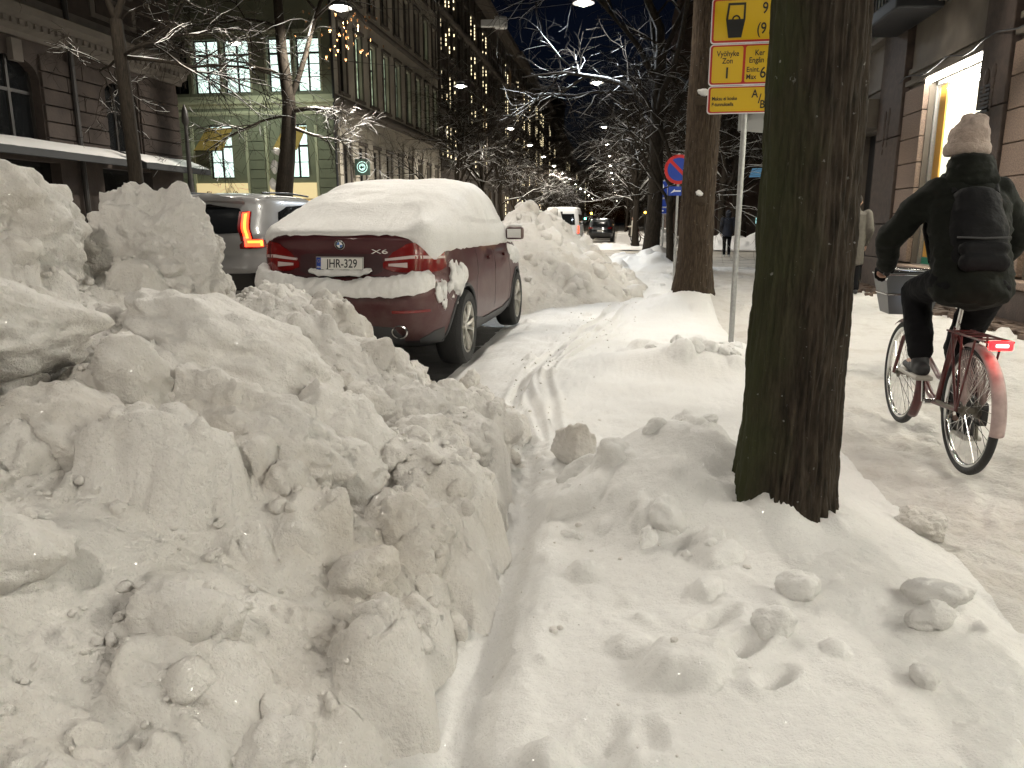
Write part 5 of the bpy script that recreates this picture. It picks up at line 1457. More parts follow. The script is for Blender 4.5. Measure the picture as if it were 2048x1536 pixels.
def window(parent, u0, u1, z0, z1, v, pane_m, cols=2, rows=(0.33, 0.67), fw=0.07, name="window", panes=True, arched=False):
    """frame with mullions; panes behind"""
    w = empty(name, ((u0+u1)/2, v, z0)); w.parent = parent
    W_, H_ = u1-u0, z1-z0
    f = MB(); h = W_/2
    f.box(-h, -h+fw, -0.04, 0.05, 0, H_); f.box(h-fw, h, -0.04, 0.05, 0, H_)
    f.box(-h+fw, h-fw, -0.04, 0.05, 0, fw); f.box(-h+fw, h-fw, -0.04, 0.05, H_-fw, H_)
    for c in range(1, cols):
        x = -h + W_*c/cols; f.box(x-fw*.7, x+fw*.7, -0.036, 0.046, fw, H_-fw)
    for i, r_ in enumerate(rows):
        t = fw*.75 if i == len(rows)-1 else fw*.28
        f.box(-h+fw, h-fw, -0.032, 0.042, H_*r_-t, H_*r_+t)
    f.build("frame", M['frame_dark'], w)
    zz = [0] + [H_*r_ for r_ in rows] + [H_]
    if panes:
        for c in range(cols):
            for i in range(len(zz)-1):
                p = MB(); p.box(-h + W_*c/cols + .01, -h + W_*(c+1)/cols - .01, 0.012, 0.02, zz[i]+.01, zz[i+1]-.01)
                p.build("pane", pane_m, w)
    else:
        p = MB(); p.box(-h + .01, h - .01, 0.012, 0.02, .01, H_-.01); p.build("pane", pane_m, w)
    return w

def trim(parent, name, m, u0, u1, z0, z1, proud, v0=0.0):
    b = MB(); b.box(u0, u1, v0-proud, v0+0.02, z0, z1); return b.build(name, m, parent)

def cornice(parent, name, m, u0, u1, z, prof):
    """moulded band; prof list of (height, projection)"""
    poly = [(-p, z+h) for h, p in prof] + [(0.03, z+prof[-1][0]), (0.03, z+prof[0][0])]
    b = MB(); b.prism(poly, u0, u1, 'x')     # (y, z) extruded in x
    return b.build(name, m, parent)

# ---- green corner building: front on the side street (faces the camera), long flank on the boulevard
GX, GY = -14.5, 38.6
gb = thing("green_building", "green stucco corner building with bright office windows and yellow blinds", "building", (GX - 16, GY, 0))
L = 16.0
U = lambda X: X - (GX - 16)
up = [(U(-22.05), U(-20.5)), (U(-20.0), U(-18.5)), (U(-17.95), U(-16.5)), (U(-16.4), U(-15.2))]
up = [(8.45, 9.85), (10.1, 11.5), (12.5, 13.75), (14.0, 15.25)]
upz = (7.85, 10.45)
low = [(8.95, 10.25), (13.3, 14.4)]
lowz = (3.6, 6.3)
holes = [(a, b, *upz) for a, b in up] + [(a, b, *lowz) for a, b in low] + [(a, b, 12.6, 15.0) for a, b in up] + [(1.0, 2.3, *upz), (2.6, 3.9, *upz), (5.2, 6.5, *upz), (6.8, 8.1, *upz)]
wall_mesh("front_wall", M['green_wall'], gb, L, -0.3, 21, holes, 0.30)
for a, b in up: window(gb, a, b, *upz, 0.22, M['lit_cool'], 2, (0.28, 0.52, 0.72))
for a, b in up: window(gb, a, b, 12.6, 15.0, 0.22, M['lit_cool'], 2, (0.4, 0.7), panes=False)
for a, b in ((1.0, 2.3), (2.6, 3.9), (5.2, 6.5), (6.8, 8.1)): window(gb, a, b, *upz, 0.22, M['glass_dark'], 2, (0.28, 0.52, 0.72), panes=False)
for a, b in low: window(gb, a, b, *lowz, 0.22, M['lit_cool'], 2, (0.30, 0.6))
for a, b in up:
    trim(gb, "window_surround", M['green_trim'], a-.14, a-.02, upz[0], upz[1]+.16, .05); trim(gb, "window_surround", M['green_trim'], b+.02, b+.14, upz[0], upz[1]+.16, .05)
    trim(gb, "window_head", M['green_trim'], a-.18, b+.18, upz[1]+.18, upz[1]+.34, .12)
cornice(gb, "string_course", M['green_trim'], 0, L, 7.1, [(0, .04), (.12, .10), (.2, .22), (.34, .24), (.38, .06), (.60, .05)])
cornice(gb, "sill_band", M['green_trim'], 0, L, 6.75, [(0, .02), (.1, .06), (.2, .06)])
# rusticated piers between the shop bays: each course its own stone
for (u0, u1) in ((7.0, 8.0), (11.2, 12.1), (15.0, 15.98)):
    for k in range(13):
        z = -0.2 + 0.47*k
        b = MB(); b.bbox(u0 + .015, u1 - .015, -0.13, 0.02, z + .012, z + .458, .02); b.build("stone_course", M['green_wall'], gb)
for (u0, u1) in ((8.0, 11.2), (12.1, 15.0)):
    trim(gb, "bay_jamb", M['green_trim'], u0+.02, u0+.16, 0, 6.2, .10); trim(gb, "bay_jamb", M['green_trim'], u1-.16, u1-.02, 0, 6.2, .10)
    sg_ = MB(); sg_.bbox(u0+.16, u1-.16, -0.16, 0.0, 2.55, 3.35, .02)
    sgo = sg_.build("shop_sign", mat('lit_sign', (0.6, 0.5, 0.3), 0.6, emit=(1.0, 0.78, 0.40), estr=0.55), gb)
    gl2 = MB(); gl2.box(u0+.2, u1-.2, -0.02, 0.05, 0.4, 2.5); gl2.build("shop_window", M['lit_gold'], gb)
text_mesh("sign_letters", "Elvira Kaulio", 0.52, M['black_print'], gb, (9.7, -0.165, 2.87), (R(90), 0, 0), ext=0.003, sx=.9) if False else None
# dark lettering seen only in part over the car roof
text_mesh("sign_letters", "El       lul0", 0.44, M['black_print'], gb, (9.6, -0.168, 2.76), (R(90), 0, 0), ext=0.003)
for u0 in (8.72, 13.0):   # tilted yellow blinds over the ground-floor windows
    b = MB(); w_ = 1.55 if u0 < 10 else 1.3
    b.add([(u0 + .2, -0.02, 6.15), (u0 + w_ + .1, -0.02, 6.15), (u0 + w_ - .12, -0.85, 4.95), (u0 - .15, -0.85, 4.95)], [(0, 1, 2, 3)])
    b.add([(u0 + .2, 0.0, 6.13), (u0 + w_ + .1, 0.0, 6.13), (u0 + w_ - .12, -0.83, 4.93), (u0 - .15, -0.83, 4.93)], [(3, 2, 1, 0)])
    bl = b.build("blind", M['awning_yellow'], gb)
    r_ = MB(); r_.tube([(u0 - .15, -.85, 4.94), (u0 + w_ - .12, -.85, 4.94)], .02, 6); r_.build("blind_bar", M['frame_dark'], bl)
cornice(gb, "roof_cornice", M['green_trim'], -0.3, L, 20.6, [(0, .1), (.3, .3), (.5, .6), (.8, .65)])
fl_ = MB(); fl_.tube([(L - .02, -.12, 0), (L - .02, -.12, 20)], .07, 8); fl_.build("drain_pipe", M['roof_tin'], gb, True)
# core so that nothing shows through
b = MB(); b.box(-0.01, L-.42, .5, 22, -.3, 20.9); b.build("core", M['dark_facade'], gb)

def flank(parent, L, H, bays, floors, wall_m, trim_m, lit, seed, rust_to=6.9, light=0.0, arch=False, panes=False):
    """long facade in local u; floors = [(z0, z1)...] window rows"""
    rs = np.random.RandomState(seed); holes = []; wins = []; colr = rs.rand(bays)
    step = L / bays
    for fi, (z0, z1) in enumerate(floors):
        for k in range(bays):
            c = step*(k+.5); w = min(1.25, step*.42)
            holes.append((c-w/2, c+w/2, z0, z1)); wins.append((fi, k, c, w, z0, z1))
    wall_mesh("wall", wall_m, parent, L, -0.3, H, holes, 0.28)
    for (fi, k, c, w, z0, z1) in wins:
        m_ = lit(fi, k, rs)
        window(parent, c-w/2, c+w/2, z0, z1, 0.2, m_, 2, (0.62,), .06, panes=False)
        trim(parent, "window_surround", trim_m, c-w/2-.16, c-w/2-.01, z0-.05, z1+.12, .07)
        trim(parent, "window_surround", trim_m, c+w/2+.01, c+w/2+.16, z0-.05, z1+.12, .07)
        trim(parent, "window_head", trim_m, c-w/2-.22, c+w/2+.22, z1+.13, z1+.30, .16)
        trim(parent, "window_sill", trim_m, c-w/2-.2, c+w/2+.2, z0-.2, z0-.06, .14)
        if light and colr[k] < light:
            for sgn in (-1, 1):
                s_ = MB()
                for q in range(7):
                    if rs.rand() < .45: continue
                    zz_ = z0 + (z1-z0)*(q+.15)/7
                    s_.box(c+sgn*(w/2+.32)-.035, c+sgn*(w/2+.32)+.035, -.13, -.06, zz_, zz_+(z1-z0)*.085)
                if s_.v: s_.build("uplight_strip", M['strip_lit'], parent)["kind"] = "stuff"  # glowing strips stand in for uplights washing the pilasters

def lit_side(fi, k, rs):
    if fi == 1: return M['lit_dim'] if k >= 1 else M['glass_dark']  # more of this row lit, added to lighten the wing
    if fi == 0: return M['glass_dark']
    return M['glass_dark'] if rs.rand() > .12 else M['lit_dim']
gs = thing("green_building_wing", "grey stucco boulevard wing of the green corner building, dim tall windows", "building", (GX, GY, 0), R(90))
flank(gs, 22.6, 21, 9, [(1.6, 5.4), (8.0, 11.2), (13.0, 15.6), (17.0, 19.2)], M['grey_wall'], M['grey_trim_stone'], lit_side, 3)
cornice(gs, "string_course", M['grey_trim_stone'], -.15, 22.6, 7.1, [(0, .04), (.12, .12), (.2, .28), (.34, .30), (.38, .06), (.60, .05)])
cornice(gs, "upper_course", M['grey_trim_stone'], -.1, 22.6, 12.2, [(0, .03), (.12, .12), (.28, .14)])
cornice(gs, "roof_cornice", M['grey_trim_stone'], -.4, 22.6, 20.4, [(0, .1), (.3, .3), (.5, .7), (.8, .75)])
for k in range(10):   # rusticated ground-floor piers
    u = 22.6/9*k
    for j in range(12):
        z = -0.1 + .55*j
        b = MB(); a0, a1 = max(u-.5, .02), min(u+.5, 22.58)
        b.box(a0, a1, -.10, .02, z+.03, z+.52); b.build("stone_course", M['grey_wall'], gs)
b = MB(); b.box(0.4, 22.5, .45, 12, -.3, 20.3); b.build("core", M['dark_facade'], gs)
# round lit sign bracketed on the corner
sg = thing("hanging_sign", "small round glowing sign bracketed on the building corner", "sign", (GX + .62, 40.6, 4.25))
b = MB(); b.bbox(-.42, .42, -.05, .05, -.42, .42, .02); b.build("plate", mat('sign_plate_teal', (.10, .16, .13), .6), sg)
b = MB(); b.lathe([(0.0, 0), (.30, 0)], n=32, axis='y'); b.build("face", mat('sign_face', (.5, .6, .55), .5, emit=(.62, 1.0, .88), estr=1.0), sg, loc=(0, -.056, 0))
b = MB(); b.ring((0, -.06, 0), 'y', .22, .035, 36, 6); b.build("ring", M['black_print'], sg)
b = MB(); b.prism([(-.14, -.02), (-.02, -.12), (.0, -.05), (.13, -.03), (.13, .04), (.0, .03), (-.02, .09)], -.064, -.058, 'y'); b.build("arrow", M['black_print'], sg)
b = MB(); b.tube([(-.6, .0, .2), (-.4, 0, .2)], .02, 6); b.build("bracket", M['cable'], sg)

# ---- dark building near left
db = thing("dark_building", "dark brown stone building with arched windows and awnings at upper left", "building", (GX, -4.0, 0), R(90))
LD = 28.2
arch_c = [17.4+3.05*0 , ]
cs_ = [2.0, 5.3, 8.6, 11.9, 15.2, 18.3, 21.35, 25.3]
dholes = [(c-.75, c+.75, 3.2, 5.3) for c in cs_] + [(c-1.15, c+1.15, 0.4, 2.85) for c in cs_] + [(c-.6, c+.6, 8.0, 10.4) for c in cs_]
wall_mesh("wall", M['brown_stone'], db, LD, -.3, 16, dholes, .4)
M['shop_dark'] = mat('unlit_shop_glass', (0.012, 0.012, 0.012), 0.08, spec=.6)
def arch_win(parent, c):
    w = empty("window", (c, .28, 3.2)); w.parent = parent
    b = MB(); b.box(-.75, .75, 0, .02, 0, 2.1); b.build("pane", M['glass_dark'], w)
    f = MB()
    for x in (-.72, 0, .72): f.box(x-.04, x+.04, -.05, .0, 0, 2.1)
    f.box(-.75, .75, -.045, -.002, 1.25, 1.33); f.build("frame", M['frame_dark'], w)
    # arch: fill the corners of the opening
    for sg_ in (-1, 1):
        pts = [(sg_*.75, 2.1), (sg_*.75, 1.62)] + [(sg_*.75*math.cos(a), 1.62 + .46*math.sin(a)) for a in np.linspace(0, PI/2, 8)][1:] + [(0, 2.1)]
        s_ = MB(); s_.prism(pts, -.27, .0, 'y'); s_.build("spandrel", M['brown_stone'], w)
for c in cs_:
    arch_win(db, c)
    b = MB(); b.box(c-1.15, c+1.15, .3, .32, .4, 2.85); b.build("shop_window", M['shop_dark'], db)
    trim(db, "keystone", M['grey_trim_stone'], c-.16, c+.16, 5.12, 5.62, .14)
    window(db, c-.6, c+.6, 8.0, 10.4, .25, M['glass_dark'], 2, (.6,), panes=False)
    trim(db, "window_surround", M['grey_trim_stone'], c-.85, c-.62, 7.7, 10.6, .12); trim(db, "window_surround", M['grey_trim_stone'], c+.62, c+.85, 7.7, 10.6, .12)
    trim(db, "panel", M['grey_trim_stone'], c-1.0, c+1.0, 6.85, 7.5, .05)
    b = MB(); b.box(c-.8, c+.8, -.075, -.048, 6.97, 7.38); b.build("panel_field", M['brown_stone'], db)
# stone blocks between the arched windows
for k in range(len(cs_)-1):
    a, c = cs_[k]+.78, cs_[k+1]-.78
    for j in range(6):
        z = 3.05 + .40*j; n_ = 2 if (c-a) > 1.3 else 1; sh_o = .25*(j % 2)
        cuts = [a, a + (c-a)*(.38 + sh_o), c]
        for q in range(2):
            b = MB(); b.bbox(cuts[q]+.012, cuts[q+1]-.012, -.07, .02, z+.015, z+.385, .02); b.build("stone_block", M['brown_stone'], db)
for j in range(6):
    z = 3.05 + .40*j; b = MB(); b.bbox(26.1, 28.15, -.07, .02, z+.015, z+.385, .02); b.build("stone_block", M['brown_stone'], db)
cornice(db, "cornice", M['grey_trim_stone'], 0, LD + .25, 5.7, [(0, .06), (.12, .10), (.2, .26), (.34, .30), (.46, .52), (.62, .56), (.70, .10), (1.0, .08)])
for k in range(70):   # dentils that can be told apart near the corner
    u = 11.0 + .245*k
    b = MB(); b.box(u, u+.12, -.34, -.24, 5.92, 6.04); b.build("dentil", M['grey_trim_stone'], db)
b = MB(); b.tube([(23.2, -.12, 0), (23.2, -.12, 15.5)], .07, 8); b.build("drain_pipe", M['frame_dark'], db, True)
b = MB(); b.box(.1, LD, .6, 14, -.3, 15.9); b.build("core", M['dark_brick'], db)
for (c0, c1) in ((16.8, 24.4), (24.7, 28.2), (9.0, 16.4)):     # awnings with snow on top
    aw = MB(); aw.add([(c0, -.02, 3.35), (c1, -.02, 3.35), (c1, -1.0, 3.02), (c0, -1.0, 3.02), (c0, -1.0, 2.86), (c1, -1.0, 2.86), (c0, -.02, 2.95), (c1, -.02, 2.95)],
                      [(0, 1, 2, 3), (3, 2, 5, 4), (4, 5, 7, 6), (0, 3, 4, 6), (1, 7, 5, 2)])
    ao = aw.build("awning", M['awning_dark'], db)
    xs_ = np.linspace(c0+.02, c1-.02, 60); t_ = np.linspace(0, 1, 8)
    X, T = np.meshgrid(xs_, t_, indexing='ij')
    V = np.stack([X, -.05-.92*T, 3.36-.32*T + .05*np.sin(PI*np.clip(T*1.1, 0, 1))**.5 + .012*fbm(X*2, T*3, octv=3)], -1)
    link("awning_snow", np_mesh("awning_snow", V.reshape(-1, 3), grid_faces(60, 8), M['snow_clean']), ao)
# small lights seen inside the dark shops
for k, (u, z, s_) in enumerate(((21.6, 1.9, .05), (21.9, 1.75, .05), (22.2, 1.95, .04), (25.6, 2.1, .07))):
    b = MB(); b.lathe([(0, -s_), (s_*.8, -s_*.5), (s_, 0), (s_*.8, s_*.5), (0, s_)], n=10); b.build("shop_lamp", mat('shop_lamp', (1, 1, 1), .5, emit=(.7, 1, .9) if k == 3 else (1, .9, .7), estr=8), db, True, loc=(u, .26, z))
# slender post in front
ps = thing("post", "slender dark street post before the dark building", "post", (-12.2, 20.7, 0)); b = MB(); b.tube([(0, 0, 0), (0, 0, 2.2), (0, 0, 2.6), (0, 0, 4.0)], [.10, .09, .07, .05], 10)
b.build("shaft", M['frame_dark'], ps, True); b = MB(); b.lathe([(.05, 0), (.10, .1), (.08, .4), (.0, .6)], (0, 0, 4.0), n=12); b.build("cap", M['frame_dark'], ps, True)

# ---- further buildings on the left of the boulevard
def far_lit(p_warm):
    return lambda fi, k, rs: (M['lit_gold'] if fi == 0 and rs.rand() < .6 else (M['lit_warm'] if rs.rand() < p_warm else M['glass_dark']))
FAR = ((61.4, 44.0, 22.8, 14, .45, "dark stone building with glowing vertical strips in place of uplights", 11), (105.6, 56.0, 23.2, 16, .4, "second building with glowing uplight strips further down the boulevard", 12),
       (161.8, 70.0, 21.5, 16, .25, "long dark building deep down the boulevard", 13), (232.0, 90.0, 19.0, 14, .1, "farthest building closing the left side of the boulevard", 14))
for (y0, L_, H_, bays, lt, lb, sd) in FAR:
    fb = thing("boulevard_building", lb, "building", (GX, y0, 0), R(90))
    flank(fb, L_, H_, bays, [(1.2, 4.6), (6.6, 9.2), (10.6, 13.2), (14.6, 17.0), (18.2, 20.2)][:5 if H_ > 22 else 4], M['dark_facade'], M['grey_trim_stone'], far_lit(.05), sd, light=lt)
    for z, p in ((5.3, .3), (9.9, .2), (17.4, .3)):
        cornice(fb, "string_course", M['grey_trim_stone'], 0, L_, z, [(0, .03), (.15, p), (.35, p+.05)])
    cornice(fb, "roof_cornice", M['grey_trim_stone'], -.2, L_, H_-.6, [(0, .1), (.3, .4), (.5, .9), (.9, 1.0)])
    if lt > .5:
        s_ = MB(); s_.box(0.5, L_-.5, -1.0, -.92, H_-1.05, H_-.95); s_.build("eaves_light", mat('eaves_light', (1, 1, 1), .5, emit=(1, .85, .55), estr=6.0), fb) if y0 < 70 else None
    for k in range(bays+1):
        u = min(max(L_/bays*k, .25), L_-.25); b = MB(); b.box(u-.2, u+.2, -.16, .02, 5.7, H_-.8); b.build("pilaster", M['grey_trim_stone'], fb)
    b = MB(); b.box(.1, L_-.1, .45, 14, -.3, H_-.7); b.build("core", M['dark_facade'], fb)
    b = MB(); b.prism([(-1.0, H_+.32), (6, H_+3.5), (14, H_+.32)], 0, L_, 'x'); b.build("roof", M['roof_tin'], fb)
# tower far down the street
tw_ = thing("tower", "small dark roof tower far down the boulevard", "tower", (-16.5, 196, 0)); b = MB()
b.box(-2, 2, -2, 2, 22, 29); b.build("shaft", M['dark_facade'], tw_); b = MB(); b.lathe([(2.6, 29), (2.4, 30), (1.2, 32), (.2, 34), (0, 36)], n=10); b.build("roof", M['roof_tin'], tw_)

# ---- building beyond the park on the right
pb = thing("park_building", "dark building behind the park trees with a glowing arched window", "building", (5.0, 78.0, 0))
wall_mesh("wall", M['dark_brick'], pb, 48, -.3, 24, [(10.0, 11.9, 2.4, 4.6), (9.2, 9.8, 10.2, 11.6), (10.4, 11.0, 10.2, 11.6)], .3)
w = empty("window", (10.95, .2, 2.4)); w.parent = pb
b = MB(); b.prism([(-.95, 0), (.95, 0)] + [(.95*math.cos(a), 1.2 + .95*math.sin(a)) for a in np.linspace(0, PI, 16)], 0, .02, 'y'); b.build("pane", M['lit_warm'], w)
f = MB()
for x in (-.45, 0, .45): f.box(x-.05, x+.05, -.05, -.005, 0, 2.0)
f.box(-.95, .95, -.052, -.006, .95, 1.05); f.build("frame", M['frame_dark'], w)
for u in (9.2, 10.4): window(pb, u, u+.6, 10.2, 11.6, .15, M['lit_warm'], 2, (.5,), panes=False)
b = MB(); b.box(.1, 47.9, .5, 14, -.3, 23.5); b.build("core", M['dark_brick'], pb)
b = MB(); b.bbox(8.2, 10.2, -.2, .05, 1.2, 1.75, .03); b.build("shop_sign", mat('teal_sign', (.2, .4, .4), .5, emit=(.45, .9, .9), estr=1.2), pb)
rb2 = thing("boulevard_building", "dark row of houses on the right side far down the boulevard", "building", (5.9, 330.0, 0), R(-90))
flank(rb2, 240, 21, 30, [(1.2, 4.4), (6.6, 9.0), (10.6, 13.0), (14.6, 17.0)], M['dark_facade'], M['grey_trim_stone'], far_lit(.02), 21, light=.0)
b = MB(); b.box(.1, 239, .45, 10, -.3, 20.5); b.build("core", M['dark_facade'], rb2)

# ------------------------------------------------------------------ shop building on the right
M['granite'] = mat('pink_granite', (0.20, 0.14, 0.105), 0.7, var=0.4, vscale=45, bump=0.5, bscale=70)
M['brown_pier'] = mat('brown_pier_stone', (0.055, 0.038, 0.030), 0.75, var=0.25, vscale=8, bump=0.35, bscale=35)
M['fascia'] = mat('beige_fascia', (0.13, 0.11, 0.088), 0.8, var=0.12, vscale=4)
M['shop_wall'] = mat('shop_white_wall', (0.80, 0.82, 0.74), 0.7)
M['orange'] = mat('orange_panel', (0.70, 0.36, 0.05), 0.6)
M['green_strip'] = mat('green_strip', (0.02, 0.22, 0.14), 0.5)
M['tube_lit'] = mat('fluorescent_tube', (1, 1, 1), 0.5, emit=(1.0, 0.96, 0.86), estr=60)
sb = thing("shop_building", "stone-fronted shop building with a brightly lit display window on the right", "building", (5.5, 24.0, 0), R(-90))
SU = lambda Y: 24.0 - Y
LS = 30.0
WINS = [(SU(15.35), SU(13.05)), (SU(11.25), SU(9.2)), (SU(7.2), SU(5.0)), (SU(3.2), SU(1.0)), (SU(-.6), SU(-2.6))]
door = (SU(19.4), SU(17.7))
holes = [(a, b, .58, 3.82) for a, b in WINS] + [(door[0], door[1], 0.0, 3.3), (SU(22.6), SU(20.4), .58, 3.3)] + [(a+.1, b-.1, 5.6, 8.2) for a, b in WINS] + [(SU(18.9), SU(17.9), 5.2, 8.0)]
wall_mesh("wall", M['fascia'], sb, LS, -.3, 18, holes, .30)
for (a, b_) in WINS: window(sb, a+.1, b_-.1, 5.6, 8.2, .2, M['glass_dark'], 2, (.6,), panes=False)
window(sb, SU(18.9), SU(17.9), 5.2, 8.0, .2, M['lit_cool'], 2, (.35, .6), panes=False)
b = MB(); b.box(SU(22.6), SU(20.4), .25, .27, .58, 3.3); b.build("shop_window", M['shop_dark'], sb)
b = MB(); b.box(door[0], door[1], .26, .30, 0, 3.3); dd = b.build("door", M['black'], sb)
b = MB(); b.tube([(door[1]-.3, .2, .9), (door[1]-.3, .2, 1.5)], .02, 8); b.build("handle", M['steel'], dd, True)
# piers
piers = [(SU(17.7), SU(16.35), M['brown_pier']), (SU(13.05), SU(12.15), M['brown_pier']), (SU(9.2), SU(7.95), M['brown_pier']), (SU(5.0), SU(3.9), M['brown_pier']), (SU(1.0), SU(.1), M['brown_pier']), (SU(20.4), SU(19.4), M['brown_pier'])]
for a, b_, m_ in piers:
    for (z0, z1, pr) in ((0.02, .62, .17), (.64, 1.3, .14), (1.32, 3.0, .14), (3.02, 9.5, .14)):
        b = MB(); b.bbox(a+.01, b_-.01, -pr, .02, z0, z1, .015); b.build("pier_stone", m_, sb)
    cc = (a+b_)/2     # carved drop on the pier
    b = MB()
    for k in range(5):
        s_ = .11 - .014*k; b.lathe([(0, s_*1.3), (s_*.7, s_*.9), (s_, 0), (s_*.6, -s_*.9), (0, -s_*1.2)], (cc - .22, -.16, 3.45 - .17*k), n=10)
        b.lathe([(0, s_*1.2), (s_*.6, s_*.8), (s_*.85, 0), (s_*.5, -s_*.9), (0, -s_*1.2)], (cc + .05, -.16, 3.50 - .15*k), n=10)
    o = b.build("carving", m_, sb, True, 70); o["kind"] = "stuff"; o.scale = (.8, .35, 1); o.location = (cc*.2, -.085, 0)
# granite blocks beside the windows
for a, b_ in ((SU(16.35), SU(15.37)), (SU(12.15), SU(11.27)), (SU(7.95), SU(7.22)), (SU(3.9), SU(3.22))):
    for k in range(7):
        z = .60 + .46*k
        b = MB(); b.bbox(a+.01, b_-.01, -.09, .02, z+.008, z+.452, .012); b.build("granite_block", M['granite'], sb)
for (a, b_) in [(SU(16.3), SU(13.06)), (SU(12.1), SU(9.22)), (SU(7.9), SU(5.02)), (SU(3.85), SU(1.02))]:
    b = MB(); b.bbox(a, b_, -.20, .03, 0.0, .46, .02); b.build("plinth", M['brown_pier'], sb)
    b = MB(); b.bbox(a, b_, -.27, .03, .465, .57, .02); b.build("sill", M['granite'], sb)
# fascia mouldings, cable and grille
for z, p in ((3.9, .10), (4.12, .06), (5.05, .22)):
    b = MB(); b.box(SU(19.4), SU(-2), -p, .02, z, z+.09); b.build("moulding", M['fascia'], sb)
for (a, b_) in ((SU(19.4), SU(17.72)),):
    b = MB(); b.box(a, b_, -.35, .03, 3.32, 3.9); b.build("door_canopy", M['fascia'], sb)
b = MB(); b.tube([(SU(16.4) + .35*k, -.20 - .02*math.sin(k*2.1), 3.98 + .06*math.sin(k*1.3)) for k in range(16)], .012, 5); b.build("cable", M['grey_trim'], sb, True)
b = MB()
for k in range(7): b.box(SU(12.75)-.16, SU(12.75)+.16, -.165, -.14, 2.95+.06*k, 2.985+.06*k)
b.build("vent_grille", M['black'], sb)
b = MB(); b.bbox(SU(17.0), SU(14.8), -.9, -.1, 4.95, 5.2, .04); b.build("balcony", M['black'], sb)
bal = MB()
for k in range(12): bal.box(SU(17.0)+.18*k, SU(17.0)+.18*k+.03, -.9, -.87, 5.2, 6.1)
bal.box(SU(17.0), SU(14.8), -.92, -.85, 6.1, 6.15); bal.build("balcony_railing", M['black'], sb)
# display rooms with real light fittings
M['pane_clear'] = None
m, n, l, b0 = new_mat('shop_glass'); M['pane_clear'] = m
tr = n.new("ShaderNodeBsdfTransparent"); gs_ = n.new("ShaderNodeBsdfGlossy"); gs_.inputs["Roughness"].default_value = 0.02
fr = n.new("ShaderNodeFresnel"); fr.inputs[0].default_value = 1.25
mx = n.new("ShaderNodeMixShader"); l.new(fr.outputs[0], mx.inputs[0]); l.new(tr.outputs[0], mx.inputs[1]); l.new(gs_.outputs[0], mx.inputs[2]); l.new(mx.outputs[0], n["Material Output"].inputs["Surface"])
for wi, (a, b_) in enumerate(WINS):
    rm = MB()
    d0, d1 = .30, 2.6
    rm.add([(a-.3, d1, .5), (b_+.3, d1, .5), (b_+.3, d1, 3.95), (a-.3, d1, 3.95)], [(0, 1, 2, 3)])
    rm.add([(a-.3, d0, .5), (a-.3, d1, .5), (a-.3, d1, 3.95), (a-.3, d0, 3.95)], [(0, 1, 2, 3)])
    rm.add([(b_+.3, d0, .5), (b_+.3, d1, .5), (b_+.3, d1, 3.95), (b_+.3, d0, 3.95)], [(0, 1, 2, 3)])
    rm.add([(a-.3, d0, .5), (b_+.3, d0, .5), (b_+.3, d1, .5), (a-.3, d1, .5)], [(0, 1, 2, 3)])
    rm.add([(a-.3, d0, 3.95), (b_+.3, d0, 3.95), (b_+.3, d1, 3.95), (a-.3, d1, 3.95)], [(0, 1, 2, 3)])
    rm.build("display_room", M['shop_wall'], sb)
    b = MB(); b.box(a+.06, a+.34, .17, .20, .71, 3.75); b.build("orange_panel", M['orange'], sb)
    b = MB(); b.box(a, b_, .16, .20, .58, .70); b.build("green_strip", M['green_strip'], sb)
    me = bpy.data.meshes.new("pane"); me.from_pydata([(a+.01, .14, .60), (b_-.01, .14, .60), (b_-.01, .14, 3.80), (a+.01, .14, 3.80)], [], [(0, 1, 2, 3)]); me.materials.append(M['pane_clear']); link("pane", me, sb)
    f = MB(); f.box(a, a+.05, .10, .16, .58, 3.82); f.box(b_-.05, b_, .10, .16, .58, 3.82); f.box(a, b_, .10, .16, 3.76, 3.82); f.build("window_frame", M['steel'], sb)
    for q, (dv, zz) in enumerate(((-.06, 3.84), (.22, 3.66))):
        t = MB(); t.tube([(a+.05, dv, zz), (b_-.05, dv, zz)], .045, 10); t.build("light_tube", M['tube_lit'], sb, True)
    for q in range(2):
        e = MB(); e.lathe([(.02, .16), (.06, .14), (.10, 0.0), (.09, -.01)], (a + .9 + .7*q, 1.3, 3.45), n=16); e.tube([(a+.9+.7*q, 1.3, 3.6), (a+.9+.7*q, 1.3, 3.95)], .01, 6)
        e.build("spotlight", M['shop_wall'], sb, True)
    d = bpy.data.lights.new("shop_light", 'AREA'); d.shape = 'RECTANGLE'; d.size = b_-a-.2; d.size_y = .6; d.energy = 120; d.color = (1, .97, .84)
    lo = bpy.data.objects.new("shop_light", d); C.objects.link(lo); lo.parent = sb; lo.location = ((a+b_)/2, 1.2, 3.9)
b = MB(); b.box(.1, LS-.1, 2.8, 9, -.3, 17.8); b.build("core", M['dark_brick'], sb)
b = MB(); b.box(.0, LS, .32, 2.8, 4.05, 17.9); b.build("upper_core", M['dark_brick'], sb)
# bare paving by the shop wall: each slab its own piece
pv = tag(empty("paving", (0, 0, 0)), kind='structure')
M['paver'] = mat('brown_paver', (0.10, 0.065, 0.045), 0.75, var=0.35, vscale=7, bump=0.4, bscale=50)
pm_ = MB(); pm_.bbox(-.10, .10, -.05, .05, -.03, .03, .006); PAV = pm_.mesh("paver", M['paver'])
rs = np.random.RandomState(8); n_ = 0
for i in range(6):
    for j in range(46):
        y = 9.3 + .22*j + (.11 if i % 2 else 0); x = 5.24 - .115*i
        if rs.rand() < .10 + .12*i or n_ > 290: continue
        link("paver", PAV, pv, (x, y, near_h(min(x, 5.6), y)*.3 + .022 + rs.normal()*.002), (rs.normal()*.02, rs.normal()*.02, R(90)+rs.normal()*.02)); n_ += 1
